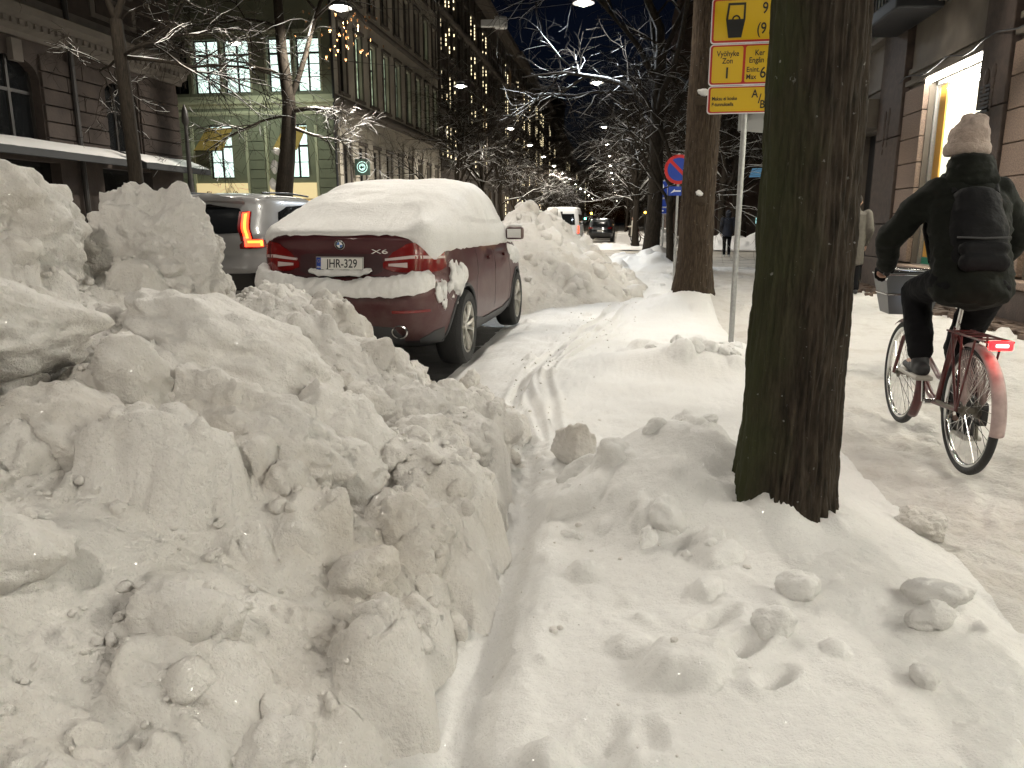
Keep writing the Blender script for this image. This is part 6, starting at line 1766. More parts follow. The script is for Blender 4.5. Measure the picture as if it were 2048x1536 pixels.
# ------------------------------------------------------------------ signs
M['sign_yellow'] = mat('yellow_sign_face', (0.62, 0.40, 0.012), 0.35)
M['sign_red'] = mat('red_sign_border', (0.42, 0.02, 0.018), 0.35)
M['sign_blue'] = mat('blue_sign_face', (0.012, 0.045, 0.30), 0.35)
M['sign_white'] = mat('white_sign_face', (0.75, 0.75, 0.75), 0.4)
M['sign_back'] = mat('grey_sign_back', (0.33, 0.33, 0.32), 0.55, 0.4)

def rrect(w, h, r, n=5):
    pts = []
    for cx, cy, a0 in ((w/2-r, h/2-r, 0), (-w/2+r, h/2-r, PI/2), (-w/2+r, -h/2+r, PI), (w/2-r, -h/2+r, 1.5*PI)):
        for k in range(n+1): a = a0 + PI/2*k/n; pts.append((cx + r*math.cos(a), cy + r*math.sin(a)))
    return pts

ysn = thing("parking_sign", "yellow parking sign with red borders on a grey pole beside the big trunk", "sign", (1.27, 8.58, 0.0), R(-2))
b = MB(); b.tube([(0, 0, -.1), (-.01, -.06, 3.62)], .030, 16); b.build("pole", M['steel'], ysn, True)
def ypanel(z0, z1, name="panel"):
    e = empty(name, (-.01, -.095, (z0+z1)/2)); e.parent = ysn; w, h = .78, z1-z0
    b = MB(); b.prism(rrect(w, h, .035), 0, .012, 'y'); b.build("back_plate", M['sign_white'], e)
    b = MB(); b.prism(rrect(w-.02, h-.02, .03), -.003, 0.001, 'y'); b.build("border", M['sign_red'], e)
    return e, w, h
def face(e, x0, x1, z0, z1):
    b = MB(); pts = [(x + (x0+x1)/2, z + (z0+z1)/2) for x, z in rrect(x1-x0, z1-z0, .02)]; b.prism(pts, -.006, -.002, 'y'); return b.build("face", M['sign_yellow'], e)
def word(e, txt, x, z, size, align='CENTER', sx=.85, bold=.0012):
    return text_mesh("lettering", txt, size, M['black_print'], e, (x, -.0075, z), (R(90), 0, 0), align, .0006, sx, bold)
# top: ticket-machine coin symbol and hours
e, w, h = ypanel(3.14, 3.575); face(e, -.36, .36, -h/2+.03, h/2-.03)
b = MB(); b.prism([(-.215, -.165), (-.085, -.165), (-.055, .01), (-.245, .01)], -.0085, -.0065, 'y'); b.build("symbol", M['black_print'], e)
b = MB()
for poly in ([(-.245, .01), (-.225, .01), (-.21, .15), (-.23, .165)], [(-.075, .01), (-.055, .01), (-.055, .165), (-.075, .15)], [(-.23, .165), (-.21, .142), (-.075, .142), (-.055, .165)]):
    b.prism(poly, -.0085, -.0065, 'y')
b.build("symbol", M['black_print'], e)
b = MB(); b.lathe([(.026, 0), (.042, 0), (.042, .002), (.026, .002)], (-.145, -.0088, .008), 'y', 18, 0, PI); b.build("symbol", M['black_print'], e)
word(e, "9", .135, .10, .15, sx=.8, bold=.002); word(e, "(9", .11, -.09, .15, sx=.8, bold=.002)
# middle: zone and single payment
e, w, h = ypanel(2.735, 3.135); face(e, -.36, -.055, -h/2+.025, h/2-.025); face(e, -.03, .36, -h/2+.025, h/2-.025)
word(e, "Vyöhyke", -.207, .105, .075); word(e, "Zon", -.207, .035, .075); word(e, "1", -.207, -.085, .15, sx=.9, bold=.003)
word(e, "Ker", .06, .105, .075, 'LEFT'); word(e, "Engån", .005, .035, .075, 'LEFT'); word(e, "Enint.", -.015, -.055, .07, 'LEFT'); word(e, "Max", -.015, -.125, .07, 'LEFT'); word(e, "6", .15, -.09, .15, bold=.002)
# bottom: residents' permits
e, w, h = ypanel(2.455, 2.73); face(e, -.36, .36, -h/2+.022, h/2-.022)
word(e, "Maksu ei koske", -.345, .012, .05, 'LEFT', .82); word(e, "P-tunnuksella", -.345, -.045, .05, 'LEFT', .82)
word(e, "A", .085, .05, .11, bold=.002); word(e, "/", .135, -.0, .13, bold=.002); word(e, "B", .165, -.055, .11, bold=.002); word(e, "Av", .22, .012, .05, 'LEFT'); word(e, "me", .21, -.045, .05, 'LEFT')
b = MB(); b.bbox(-.40, .40, .0, .03, 3.60, 3.72, .01); b.build("top_plate", M['sign_yellow'], ysn, loc=(-.01, -.10, 0))
b = MB(); b.prism([(-.06, 2.30), (.30, 2.26), (.30, 2.60), (-.06, 2.60)], .035, .045, 'y'); b.build("rear_plate", M['sign_back'], ysn)
for z in (2.6, 2.95, 3.4):
    b = MB(); b.lathe([(.038, -.015), (.038, .015)], (-.008, -.05, z), n=14); b.box(-.05, .04, -.085, -.04, z-.012, z+.012); b.build("clamp", M['steel'], ysn)

np_ = thing("no_parking_sign", "round blue and red no-parking sign half hidden by the brown trunk", "sign", (1.27, 17.75, 0), 0)
b = MB(); b.tube([(0, 0.05, -.1), (0, .05, 2.85)], .03, 12); b.build("pole", M['steel'], np_, True)
b = MB(); b.lathe([(0, 0), (.32, 0), (.32, .012), (0, .012)], (0, 0, 2.5), 'y', 40); b.build("border", M['sign_red'], np_)
b = MB(); b.lathe([(0, -.003), (.25, -.003)], (0, 0, 2.5), 'y', 40); b.build("face", M['sign_blue'], np_)
b = MB(); b.prism([(-.205, .155), (-.155, .205), (.205, -.155), (.155, -.205)], -.007, -.004, 'y'); b.build("bar", M['sign_red'], np_, loc=(0, 0, 2.5))
b = MB(); b.prism(rrect(.34, .20, .02), -.002, .01, 'y'); pl = b.build("arrow_plate", M['sign_blue'], np_, loc=(-.04, 0, 2.03))
b = MB(); b.prism([(-.13, -.05), (-.03, .05), (-.03, .015), (.1, .015), (.1, -.015), (-.03, -.015)], -.006, -.003, 'y'); b.build("arrow", M['sign_white'], pl)

pk = thing("parking_place_sign", "tall blue parking sign with a white letter P by the forked tree", "sign", (1.25, 26.4, 0), 0)
b = MB(); b.tube([(0.2, 0.05, -.1), (.2, .05, 3.0)], .03, 10); b.build("pole", M['steel'], pk, True)
for (z, h_) in ((2.42, .56), (1.98, .28), (1.72, .22)):
    b = MB(); b.prism(rrect(.50, h_, .02), 0, .012, 'y'); q_ = b.build("panel", M['sign_white'], pk, loc=(0.05, 0, z)); b = MB(); b.prism(rrect(.47, h_-.03, .02), -.004, .001, 'y'); b.build("face", M['sign_blue'], q_)
text_mesh("lettering", "P", .5, M['sign_white'], pk, (.05, -.008, 2.42), (R(90), 0, 0), ext=.0008, bold=.006)
b = MB(); b.lathe([(0, -.008), (.085, -.008)], (-.02, 0, 1.98), 'y', 20); b.build("disc", M['sign_white'], pk)
b = MB(); b.box(-.09, .19, -.008, -.005, 1.70, 1.74); b.build("line", M['sign_white'], pk)

lb_ = thing("street_sign", "pale blue sign plate poking out behind the sign pole", "sign", (3.55, 20.3, 0), R(-15))
b = MB(); b.tube([(.3, .03, -.1), (.3, .03, 3.0)], .03, 10); b.build("pole", M['steel'], lb_, True)
b = MB(); b.prism([(-.35, -.09), (.35, -.09), (.35, .13), (-.28, .13)], 0, .015, 'y'); b.build("panel", mat('pale_blue_face', (.10, .32, .6), .4), lb_, loc=(0, 0, 2.55))

bx_ = thing("hanging_box_sign", "white snow-topped box sign hung high across the boulevard", "sign", (-6.35, 39.1, 10.85), R(4))
b = MB(); b.bbox(-.68, -.02, -.12, .12, -.16, .16, .03); b.build("panel", mat('dull_white_box', (.7, .7, .7), .6), bx_)
b = MB(); b.bbox(-.02, .62, -.2, .2, -.26, .28, .12); b.build("housing", mat('white_housing', (.75, .75, .75), .5), bx_, True, 60)
link("box_snow", CLW[1], bx_, (.3, 0, .28), None, (.33, .2, .09))
b = MB(); b.tube([(-.3, 0, .16), (-.3, 0, .5)], .01, 6); b.tube([(.3, 0, .28), (.3, 0, .5)], .01, 6); b.build("hanger", M['cable'], bx_)
b = MB(); b.tube([(-14.4, 39.1, 11.9), (-6.35, 39.1, 11.33), (5.6, 39.1, 12.2)], .012, 5); tag(b.build("span_wire", M['cable']), "high wire carrying the white box sign", "wire")

for (x, y, z, col, lb) in ((-3.4, 92, 2.35, 'amber', "amber traffic light on the left far down the street"), (2.9, 92, 2.45, 'amber', "amber traffic light on the right far down the street"), (-4.3, 96, 1.75, 'green', "green traffic light far down the street")):
    t = thing("traffic_light", lb, "traffic light", (x, y, 0)); b = MB(); b.tube([(0, .2, 0), (0, .2, z+.7)], .05, 8); b.build("pole", M['black'], t, True)
    b = MB(); b.bbox(-.16, .16, -.1, .12, z-.5, z+.5, .03); b.build("housing", M['black'], t)
    for k in range(3):
        on = (k == 1) if col == 'amber' else (k == 0)
        cm = {'amber': (1, .5, .04), 'green': (.1, 1, .6)}[col]
        b = MB(); b.lathe([(0, -.06), (.08, -.04), (.115, 0)], (0, -.1, z + (.3*(k-1) if col == 'amber' else .3*k)), 'y', 16); b.build("lens", mat('lens_'+col, cm, .4, emit=cm, estr=26) if on else M['black'], t, True)

# ------------------------------------------------------------------ bicycle
M['bike_red'] = mat('red_bike_paint', (0.075, 0.008, 0.008), 0.4, 0.0, coat=.4, var=.3, vscale=20)
M['fender_dusty'] = mat('salt_dusted_fender', (0.38, 0.29, 0.275), 0.6, var=.25, vscale=18)
M['basket_grey'] = mat('grey_basket', (0.14, 0.14, 0.14), 0.5, 0.4)
M['brake_grey'] = mat('grimy_metal', (0.16, 0.145, 0.12), 0.6, 0.6)
M['bike_lamp'] = mat('bike_tail_lamp', (1, .05, .05), .4, emit=(1.0, .004, .006), estr=10)
M['bike_lamp_core'] = mat('bike_tail_lamp_core', (1, .5, .5), .4, emit=(1.0, .5, .5), estr=3)
M['rider_lamp'] = mat('front_lamp', (1, 1, 1), .4, emit=(.6, .75, 1.0), estr=3)

def make_bike(label, loc, rz, lit=True, group=None):
    bk = thing("bicycle", label, "bicycle", loc, rz, group)
    RW, WB = .345, 1.08
    def wheel(y, name):
        w = empty(name, (0, y, RW)); w.parent = bk
        t = MB(); t.ring((0, 0, 0), 'x', RW-.021, .021, 56, 10); t.build("tyre", M['rubber'], w, True, 80)
        r = MB(); r.lathe([(RW-.040, -.013), (RW-.056, -.010), (RW-.060, 0), (RW-.056, .010), (RW-.040, .013)], axis='x', n=56); r.build("rim", M['chrome'], w, True, 60)
        s = MB()
        for k in range(36):
            a = 2*PI*k/36; sg = 1 if k % 2 else -1; a2 = a + (.55 if (k//2) % 2 else -.55)
            s.tube([(sg*.03, .03*math.cos(a2), .03*math.sin(a2)), (0, (RW-.056)*math.cos(a), (RW-.056)*math.sin(a))], .0016, 3, cap=False)
        so = s.build("spokes", M['chrome'], w); so["kind"] = "stuff"
        h = MB(); h.lathe([(0, -.055), (.012, -.055), (.012, -.036), (.034, -.034), (.034, -.028), (.018, -.026), (.018, .026), (.034, .028), (.034, .034), (.012, .036), (.012, .055), (0, .055)], axis='x', n=18); h.build("hub", M['brake_grey'], w, True)
        return w
    wheel(0, "rear_wheel"); wheel(WB, "front_wheel")
    BB = (0, .44, .29)
    f = MB()
    f.tube([(0, .90, .70), (0, .84, .56), (0, .72, .40), (0, .56, .31), BB], .021, 10)
    f.tube([(0, .88, .80), (0, .80, .66), (0, .66, .52), (0, .46, .44), (0, .38, .44)], .016, 10)
    f.tube([BB, (0, .29, .76)], .017, 10); f.tube([(0, .93, .66), (0, .865, .92)], .021, 10)
    for sg in (-1, 1):
        f.tube([(sg*.03, .44, .29), (sg*.055, .2, .32), (sg*.065, 0, RW)], .010, 8); f.tube([(sg*.012, .31, .72), (sg*.05, .12, .5), (sg*.065, 0, RW)], .008, 8)
    f.build("frame", M['bike_red'], bk, True, 60)
    k_ = MB()
    k_.tube([(0, .945, .645), (0, .95, .60)], .026, 10)
    for sg in (-1, 1): k_.tube([(sg*.02, .94, .64), (sg*.055, .97, .60), (sg*.06, 1.03, .45), (sg*.06, WB, RW)], [.014, .014, .012, .010], 8)
    k_.build("fork", M['bike_red'], bk, True, 60)
    s = MB(); s.tube([(0, .29, .74), (0, .245, .92)], .013, 10); s.build("seat_post", M['chrome'], bk, True)
    s = MB(); s.lathe([(0, .05), (.07, .045), (.105, .02), (.10, -.02), (.04, -.04), (0, -.04)], (0, 0, 0), n=20)
    so = s.build("saddle", M['black'], bk, True, 70, loc=(0, .20, .945)); so.scale = (1, 1.15, .8)
    s = MB(); s.tube([(0, .03, .02), (0, .15, .02), (0, .24, .01)], [.07, .04, .022], 12); s.build("saddle_nose", M['black'], so, True, 60)
    h = MB(); h.tube([(0, .865, .90), (0, .84, 1.02)], .014, 10)
    h.tube([(-.29, .68, 1.03), (-.28, .80, 1.045), (-.18, .87, 1.05), (0, .85, 1.04), (.18, .87, 1.05), (.28, .80, 1.045), (.29, .68, 1.03)], .011, 10); h.build("handlebar", M['chrome'], bk, True, 60)
    for sg in (-1, 1):
        g = MB(); g.tube([(sg*.29, .66, 1.03), (sg*.287, .77, 1.04)], .017, 10); g.build("grip", M['black'], bk, True)
        g = MB(); g.tube([(sg*.27, .82, 1.03), (sg*.25, .80, 1.0), (sg*.28, .70, .99)], .006, 6); g.build("brake_lever", M['chrome'], bk, True)
    def fender(y, a0, a1, m_, name, half=.032):
        fm = MB(); n = 40; vs = []; fs = []
        for i in range(n+1):
            a = a0 + (a1-a0)*i/n
            for j in range(7):
                q = -1 + j/3; rr = RW + .022 - .020*q*q
                vs.append((q*half, y + rr*math.cos(a), RW + rr*math.sin(a)))
        for i in range(n):
            for j in range(6): fs.append((i*7+j, (i+1)*7+j, (i+1)*7+j+1, i*7+j+1))
        fm.add(vs, fs); o = fm.build(name, m_, bk, True, 80); md = o.modifiers.new("s", 'SOLIDIFY'); md.thickness = .003; return o
    fender(0, R(75), R(188), M['fender_dusty'], "rear_fender", .036)
    fender(WB, R(60), R(222), M['bike_red'], "front_fender")
    # skirt guard: netting over the rear wheel
    for sg in (-1, 1):
        g = MB()
        for k in range(16):
            a = R(72) + R(66)*k/15
            g.tube([(sg*.045, .05*math.cos(a), RW + .05*math.sin(a)), (sg*.036, (RW-.02)*math.cos(a), RW + (RW-.02)*math.sin(a))], .0022, 4, cap=False)
        g.build("coat_guard", M['fender_dusty'], bk)["kind"] = "stuff"
    r = MB()
    for sg in (-1, 1):
        r.tube([(sg*.06, .26, .745), (sg*.065, -.24, .755)], .006, 8); r.tube([(sg*.065, 0, RW), (sg*.063, -.12, .745)], .006, 8); r.tube([(sg*.065, 0, RW), (sg*.063, .05, .745)], .006, 8)
    for y in (.2, .1, 0, -.1, -.2): r.tube([(-.063, y, .75), (.063, y, .75)], .005, 6)
    r.tube([(-.065, -.24, .755), (.065, -.24, .755)], .006, 8); r.build("rack", M['bike_red'], bk, True, 60)
    lm = MB(); lm.bbox(-.055, .055, -.275, -.245, .715, .765, .014); lo = lm.build("tail_lamp", M['bike_lamp'] if lit else M['lens_red'], bk, True, 60)
    if lit:
        lm = MB(); lm.bbox(-.030, .030, -.282, -.268, .732, .75, .006); lm.build("tail_lamp_core", M['bike_lamp_core'], lo)
        d = bpy.data.lights.new("tail_glow", 'POINT'); d.energy = 0.25; d.color = (1, .05, .06); d.shadow_soft_size = .03
        l2 = bpy.data.objects.new("tail_glow", d); C.objects.link(l2); l2.parent = bk; l2.location = (0, -.34, .73)
    # drive train
    c = MB(); c.lathe([(.02, -.004), (.095, -.004), (.10, 0), (.095, .004), (.02, .004)], (.05, .44, .29), 'x', 32); c.build("chainring", M['brake_grey'], bk, True)
    c = MB(); c.bbox(.042, .075, -.06, .56, .27, .40, .03); c.build("chain_guard", M['black'], bk, True, 60)
    c = MB(); c.tube([(-.075, .44, .29), (.075, .44, .29)], .018, 12); c.tube([(-.08, .44, .29), (-.085, .465, .455)], .011, 8); c.tube([(.08, .44, .29), (.085, .415, .125)], .011, 8); c.build("crank", M['chrome'], bk, True)
    for sg, y, z in ((-1, .465, .455), (1, .415, .125)):
        c = MB(); c.bbox(sg*.135-.045, sg*.135+.045, y-.045, y+.045, z-.012, z+.012, .006); c.build("pedal", M['black'], bk)
    # derailleur / brake at the rear hub
    c = MB(); c.lathe([(.02, .04), (.045, .042), (.045, .058), (.02, .06)], (0, 0, RW), 'x', 20); c.tube([(.06, .0, RW), (.065, .05, .26), (.06, .02, .18)], .012, 8); c.tube([(-.06, 0, RW), (-.06, .28, .33)], .010, 8); c.build("hub_gear", M['brake_grey'], bk, True)
    c = MB(); c.tube([(-.075, .05, .36), (-.13, .02, .18), (-.14, .0, .10)], .010, 8); c.build("kickstand", M['brake_grey'], bk, True) if False else None
    # front basket
    bs = empty("basket", (0, 1.12, .74)); bs.parent = bk
    tw0, tw1, td0, td1, hh0 = .13, .185, .10, .15, .26
    def q4(sx, sy, t): return (sx*(tw0+(tw1-tw0)*t), sy*(td0+(td1-td0)*t) + .06, hh0*t)
    p = MB()
    for sd in range(4):
        c4 = [(-1, -1), (1, -1), (1, 1), (-1, 1)]; a, b_ = c4[sd], c4[(sd+1) % 4]
        p.add([q4(*a, 0), q4(*b_, 0), q4(*b_, 1), q4(*a, 1)], [(0, 1, 2, 3)])
    p.add([q4(-1, -1, 0), q4(1, -1, 0), q4(1, 1, 0), q4(-1, 1, 0)], [(0, 1, 2, 3)])
    p.build("basket_shell", M['basket_grey'], bs).modifiers.new("s", 'SOLIDIFY').thickness = .004
    p = MB()
    for t in (0.5, 1.0):
        c5 = [q4(-1, -1, t), q4(1, -1, t), q4(1, 1, t), q4(-1, 1, t), q4(-1, -1, t)]
        for k in range(4): p.tube([c5[k], c5[k+1]], .007, 6)
    p.build("basket_rim", M['chrome'], bs, True)
    if lit:
        p = MB(); p.bbox(-.03, .03, -.03, .03, .0, .05, .01); p.build("front_lamp", M['rider_lamp'], bk, loc=(0, 1.00, .80))
        d = bpy.data.lights.new("front_glow", 'SPOT'); d.energy = 12; d.color = (.65, .78, 1.0); d.spot_size = R(70); d.spot_blend = .6; d.shadow_soft_size = .03
        l2 = bpy.data.objects.new("front_glow", d); C.objects.link(l2); l2.parent = bk; l2.location = (0, 1.36, 1.06); l2.rotation_euler = (R(80), 0, 0)
    return bk
BLOC, BRZ = (1.89, 4.22, 0.012), R(-2.0)
make_bike("red step-through bicycle with a grey basket and a glowing red tail lamp", BLOC, BRZ)

# ------------------------------------------------------------------ people
def blob(name, caps, m_, parent, voxel=.014, smooth=6, noise=0.0, nscale=6.0):
    """continuous surface grown round tapered limbs: caps = (p0, r0, p1, r1), radii may be 3-vectors"""
    V0, F0 = ICO[2]; Vs = []; Fs = []; nb = 0
    for p0, r0, p1, r1 in caps:
        p0, p1 = np.array(p0, float), np.array(p1, float)
        r0 = np.array(r0 if hasattr(r0, '__len__') else (r0,)*3, float); r1 = np.array(r1 if hasattr(r1, '__len__') else (r1,)*3, float)
        n = max(2, int(np.linalg.norm(p1-p0) / (0.5*min(r0.min(), r1.min()))) + 2)
        for t in np.linspace(0, 1, n):
            Vs.append(V0*(r0+(r1-r0)*t) + p0+(p1-p0)*t); Fs.append(F0+nb); nb += len(V0)
    me = np_mesh("tmp", np.concatenate(Vs), np.concatenate(Fs))
    o = bpy.data.objects.new("tmp", me)
    md = o.modifiers.new("r", 'REMESH'); md.mode = 'VOXEL'; md.voxel_size = voxel
    m2 = o.modifiers.new("s", 'SMOOTH'); m2.factor = .5; m2.iterations = smooth
    me2 = eval_mesh(o)
    me2.name = name; me2.materials.clear(); me2.materials.append(m_)
    if noise:
        V = np.empty(len(me2.vertices)*3, np.float32); me2.vertices.foreach_get("co", V); V = V.reshape(-1, 3)
        N = np.empty(len(me2.vertices)*3, np.float32); me2.vertices.foreach_get("normal", N); N = N.reshape(-1, 3)
        V = V + N*(noise*fbm(V[:,0]*nscale, V[:,1]*nscale, V[:,2]*nscale*1.6, 3))[:, None]
        me2.vertices.foreach_set("co", V.astype(np.float32).ravel())
    me2.polygons.foreach_set("use_smooth", [True]*len(me2.polygons)); me2.update()
    return link(name, me2, parent)

M['skin'] = mat('skin', (0.45, 0.27, 0.20), 0.6)
M['jacket_green'] = mat('dark_green_jacket', (0.006, 0.0072, 0.005), 0.85, spec=.2, var=.3, vscale=12, bump=.25, bscale=30)
M['trousers'] = mat('black_trousers', (0.005, 0.005, 0.006), 0.9, spec=.15, bump=.2, bscale=40)
M['hat'] = mat('pale_knit_hat', (0.36, 0.29, 0.25), 0.9, var=.15, vscale=40, bump=.5, bscale=120)
M['backpack'] = mat('black_backpack', (0.005, 0.005, 0.006), 0.75, spec=.2, bump=.2, bscale=60)
M['shoe'] = mat('dark_shoe', (0.02, 0.02, 0.022), 0.6)
M['sole'] = mat('pale_sole', (0.42, 0.40, 0.36), 0.7)
M['coat_grey'] = mat('grey_coat', (0.085, 0.075, 0.062), 0.85, var=.1, vscale=20)
M['coat_white'] = mat('white_coat', (0.55, 0.51, 0.44), 0.85)
M['dark_blue_cloth'] = mat('dark_blue_jacket', (0.010, 0.012, 0.020), 0.8)
M['hair'] = mat('dark_hair', (0.02, 0.014, 0.01), 0.6)

def hand_caps(w, d, up, side, s=1.0, curl=.5):
    """palm with five bent fingers: wrist w, direction d, up vector (back of hand), thumb towards side"""
    w, d, up, side = (np.array(v, float) for v in (w, d, up, side)); d /= np.linalg.norm(d); caps = []
    palm = w + d*.085*s
    for k in range(4):
        o_ = side*(.027-.018*k)*s
        caps.append((w + d*.015*s + o_*.7, .014*s, palm + o_, .0125*s))
        L_ = (.066, .075, .070, .054)[k]*s; q0 = palm + o_; q1 = q0 + (d*math.cos(curl*.8) - up*math.sin(curl*.8))*L_*.5; q2 = q1 + (d*math.cos(curl*2) - up*math.sin(curl*2))*L_*.5
        caps += [(q0, .0105*s, q1, .0095*s), (q1, .0095*s, q2, .008*s)]
    t0 = w + d*.03*s + side*.025*s; t1 = t0 + (d*.6 + side*.7 - up*.2)*.035*s; t2 = t1 + (d*.9 + side*.1 - up*.35)*.03*s
    return caps + [(t0, .013*s, t1, .0115*s), (t1, .0115*s, t2, .009*s)]

# cyclist: in the bicycle's own frame (y forwards)
cy = thing("person", "cyclist in a dark green padded jacket and pale knitted hat seen from behind", "person", BLOC, BRZ)
hipz = 1.02
HL, HR = (-.10, .20, hipz), (.10, .20, hipz)
KL, KR = (-.135, .60, .93), (.125, .56, .60)
AL, AR = (-.135, .40, .545), (.135, .335, .215)
SHL, SHR = (-.15, .39, 1.48), (.15, .39, 1.48)
EL, ER = (-.34, .52, 1.24), (.33, .50, 1.24)
WL, WR = (-.295, .665, 1.075), (.295, .665, 1.075)
body = [(HL, .09, (-.05, .24, 1.15), .10), (HR, .09, (.05, .24, 1.15), .10), ((0, .22, 1.08), (.13, .10, .10), (0, .34, 1.38), (.15, .10, .1)), ((0, .34, 1.38), (.17, .11, .1), (0, .39, 1.50), (.18, .09, .07)),
        ((0, .40, 1.52), .06, (0, .43, 1.62), .055), ((0, .455, 1.715), (.078, .098, .115), (0, .46, 1.74), (.078, .098, .11)),
        (HL, .085, KL, .060), (KL, .055, AL, .042), (HR, .085, KR, .060), (KR, .055, AR, .042),
        (AL, .042, (-.13, .56, .50), .035), (AR, .042, (.135, .49, .17), .035),
        (SHL, .05, (-.24, .45, 1.39), .045), ((-.24, .45, 1.39), .045, EL, .04), (EL, .04, WL, .024), (SHR, .05, (.24, .45, 1.39), .045), ((.24, .45, 1.39), .045, ER, .04), (ER, .04, WR, .024)]
body += hand_caps(WL, (0.0, .9, -.25), (0, .2, 1), (1, 0, 0), .9, .9) + hand_caps(WR, (0.0, .9, -.25), (0, .2, 1), (-1, 0, 0), .9, .9)
blob("body", body, M['skin'], cy, .009, 3)
jk = [((0, .17, .97), (.215, .185, .10), (0, .25, 1.20), (.205, .17, .12)), ((0, .25, 1.20), (.20, .165, .12), (0, .33, 1.40), (.225, .16, .12)), ((0, .33, 1.40), (.225, .155, .1), (0, .385, 1.50), (.205, .13, .08)),
      ((-.15, .39, 1.49), .095, (-.245, .45, 1.39), .088), ((-.245, .45, 1.39), .088, EL, .078), (EL, .078, (-.30, .645, 1.09), .058), ((.15, .39, 1.49), .095, (.245, .45, 1.39), .088), ((.245, .45, 1.39), .088, ER, .078), (ER, .078, (.30, .645, 1.09), .058),
      ((0, .38, 1.55), (.125, .115, .06), (0, .40, 1.63), (.115, .115, .05))]
blob("jacket", jk, M['jacket_green'], cy, .013, 4, .010, 9)
hd = [((-.09, .34, 1.56), (.05, .05, .045), (0, .31, 1.56), (.05, .05, .05)), ((0, .31, 1.56), (.06, .05, .05), (.09, .34, 1.56), (.05, .05, .045)), ((0, .37, 1.60), (.13, .11, .055), (0, .395, 1.675), (.118, .105, .04))]
blob("hood", hd, M['jacket_green'], cy, .011, 3, .008, 14)
tl_ = [(HL, (.115, .13, .10), KL, .085), (KL, .085, (-.135, .42, .60), .075), (HR, (.115, .13, .10), KR, .085), (KR, .085, (.135, .345, .27), .07), ((-.08, .17, 1.0), (.12, .14, .09), (.08, .17, 1.0), (.12, .14, .09))]
blob("trousers", tl_, M['trousers'], cy, .013, 4, .006, 12)
ht = [((0, .462, 1.745), (.108, .116, .05), (0, .455, 1.81), (.104, .112, .06)), ((0, .45, 1.83), (.10, .105, .055), (.01, .44, 1.86), (.075, .08, .045)), ((-.035, .43, 1.895), (.026, .03, .03), (.0, .43, 1.90), (.022, .03, .022)), ((.015, .43, 1.895), (.03, .03, .03), (.055, .43, 1.885), (.03, .03, .03))]
blob("hat", ht, M['hat'], cy, .010, 3, .006, 22)
b = MB(); b.lathe([(.108, -.035), (.118, -.02), (.119, 0.01), (.110, .03)], (0, .462, 1.735), n=32); o = b.build("hat_brim", M['hat'], cy, True, 80); 
for a, f_ in ((AL, -1), (AR, 1)):
    a = np.array(a); e1 = a + np.array((0, .20, -.035 if f_ < 0 else -.035))
    s_ = blob("shoe", [(a + (0, -.045, -.045), .046, a + (0, .06, -.045), .046), (a + (0, .05, -.05), (.046, .05, .036), e1 + (0, -.03, -.015), (.042, .045, .028)), (a, .05, a + (0, 0, -.03), .05)], M['shoe'], cy, .009, 3)
    b = MB(); b.bbox(a[0]-.05, a[0]+.05, a[1]-.10, e1[1]+.02, a[2]-.105, a[2]-.078, .012); b.build("shoe_sole", M['sole'], cy, True, 60)
for w_, sd in ((WL, (1, 0, 0)), (WR, (-1, 0, 0))):
    blob("glove", [(p0, np.array(r0)*1.25, p1, np.array(r1)*1.25) for p0, r0, p1, r1 in hand_caps(w_, (0, .9, -.25), (0, .2, 1), sd, 1.05, .9)] + [(np.array(w_) - (0, .03, -.01), .045, np.array(w_) + (0, .04, -.01), .042)], M['trousers'], cy, .007, 2)
bp = thing("backpack", "black backpack worn by the cyclist", "backpack", BLOC, BRZ)
blob("bag", [((0, .12, 1.12), (.15, .07, .07), (0, .18, 1.30), (.155, .08, .10)), ((0, .18, 1.30), (.155, .08, .10), (0, .25, 1.46), (.13, .07, .07))], M['backpack'], bp, .012, 4, .005, 10)
blob("front_pocket", [((-.08, .05, 1.13), (.05, .035, .05), (.08, .05, 1.13), (.05, .035, .05)), ((-.08, .075, 1.20), (.05, .03, .04), (.08, .075, 1.20), (.05, .03, .04))], M['backpack'], bp, .010, 3)
for sg in (-1, 1):
    b = MB(); b.tube([(sg*.10, .27, 1.49), (sg*.13, .38, 1.585), (sg*.15, .49, 1.50), (sg*.16, .48, 1.30), (sg*.17, .30, 1.12)], .018, 8); b.build("strap", M['backpack'], bp, True, 60)
b = MB(); b.tube([(-.13, .092, 1.26), (0, .078, 1.255), (.13, .092, 1.26)], .006, 6); b.build("reflective_strip", M['grey_trim'], bp, True)
b = MB(); b.tube([(-.05, .035, 1.135), (.03, .03, 1.13)], .004, 6); b.build("zip", M['silver_trim'], bp, True)

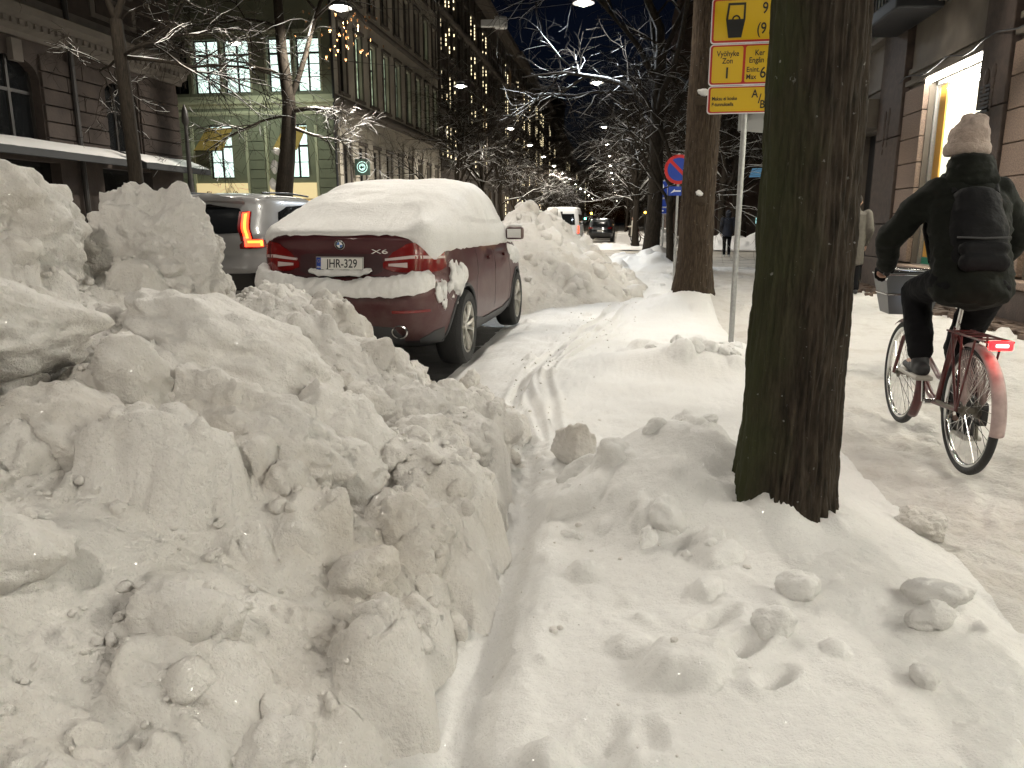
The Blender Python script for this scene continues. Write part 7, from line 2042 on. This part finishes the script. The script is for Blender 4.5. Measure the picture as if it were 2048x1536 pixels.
def standing(label, loc, rz, H_, coat, trouser, hat_m=None, long_coat=False, hood=False, bag=False, hold=False, step=.0):
    """standing figure facing +y in its own frame, height H_"""
    t = thing("person", label, "person", loc, rz); s = H_/1.75
    P_ = lambda x, y, z: (x*s, y*s, z*s)
    hl, hr = P_(-.09, 0, .92), P_(.09, 0, .92); kl, kr = P_(-.09, .02+step, .50), P_(.09, .02-step, .50); al, ar = P_(-.09, -.02+step, .09), P_(.09, -.02-step*1.6, .09+step*.25)
    sl, sr = P_(-.19, 0, 1.42), P_(.19, 0, 1.42); el, er = P_(-.25, -.02, 1.15), P_(.25, -.02, 1.15)
    wl, wr = (P_(-.22, .10, .90), P_(.22, .10, .90)) if not hold else (P_(-.12, .28, 1.12), P_(.12, .28, 1.12))
    bd = [(P_(0, 0, .95), (.15*s, .10*s, .1*s), P_(0, 0, 1.38), (.17*s, .11*s, .1*s)), (P_(0, 0, 1.44), .05*s, P_(0, .01, 1.54), .05*s), (P_(0, .02, 1.62), (.075*s, .095*s, .11*s), P_(0, .02, 1.645), (.075*s, .095*s, .105*s)),
          (P_(0, .11, 1.615), .016*s, P_(0, .12, 1.60), .016*s), (P_(-.08, .02, 1.62), .015*s, P_(-.08, .02, 1.64), .015*s), (P_(.08, .02, 1.62), .015*s, P_(.08, .02, 1.64), .015*s),
          (hl, .08*s, kl, .055*s), (kl, .055*s, al, .04*s), (hr, .08*s, kr, .055*s), (kr, .055*s, ar, .04*s), (sl, .055*s, el, .042*s), (el, .042*s, wl, .03*s), (sr, .055*s, er, .042*s), (er, .042*s, wr, .03*s)]
    for a in (al, ar): bd.append((np.array(a)+(0, -.03, -.04), .04*s, np.array(a)+(0, .15*s, -.055), .032*s))
    dn = (0, .2, -1) if not hold else (0, 1, .1)
    bd += hand_caps(wl, dn, (-1, 0, 0), (0, 1, 0), s, .35) + hand_caps(wr, dn, (1, 0, 0), (0, 1, 0), s, .35)
    blob("body", bd, M['skin'], t, .016, 2)
    hem = .55 if long_coat else .80
    ck = [(P_(0, 0, 1.40), (.20*s, .13*s, .08*s), P_(0, 0, 1.0), (.19*s, .14*s, .1*s)), (P_(0, 0, 1.0), (.19*s, .14*s, .1*s), P_(0, 0, hem), (.20*s, .16*s, .05*s)), (sl, .085*s, el, .072*s), (el, .072*s, wl, .05*s), (sr, .085*s, er, .072*s), (er, .072*s, wr, .05*s), (P_(0, 0, 1.46), (.09*s, .085*s, .05*s), P_(0, 0, 1.50), (.08*s, .08*s, .04*s))]
    if hood: ck += [(P_(0, -.01, 1.60), (.11*s, .12*s, .13*s), P_(0, -.02, 1.66), (.105*s, .115*s, .11*s))]
    blob("coat", ck, coat, t, .016, 4, .006, 8)
    blob("trousers", [(hl, .10*s, kl, .072*s), (kl, .07*s, np.array(al)+(0, 0, .02), .058*s), (hr, .10*s, kr, .072*s), (kr, .07*s, np.array(ar)+(0, 0, .02), .058*s)], trouser, t, .015, 3)
    for a in (al, ar): blob("shoe", [(np.array(a)+(0, -.04, -.045), .045*s, np.array(a)+(0, .15*s, -.055), .036*s)], M['shoe'] if not hood else M['sole'], t, .012, 2)
    if not hood:
        blob("hair", [(P_(0, -.005, 1.66), (.085*s, .10*s, .10*s), P_(0, -.01, 1.68), (.083*s, .098*s, .09*s))], hat_m or M['hair'], t, .012, 3)
    return t
standing("man in a dark jacket and hood standing on the crossing", (4.2, 31.0, 0.0), R(8), 1.80, M['dark_blue_cloth'], M['trousers'], hood=True)
standing("person in a long white coat and black boots by the far parked cars", (0.82, 47.4, 0.0), R(75), 1.68, M['coat_white'], M['trousers'], long_coat=True, hold=True)
standing("man in a grey coat half hidden behind the big trunk", (4.36, 15.1, 0.0), R(-10), 1.84, M['coat_grey'], M['trousers'], long_coat=True, step=.06)
# bicycles parked far off by the snow bank
bk2 = make_bike("parked dark bicycle leaning by the far snow bank", (2.0, 47.6, 0.02), R(70), False)

bpy.data.scenes.remove(TMP)
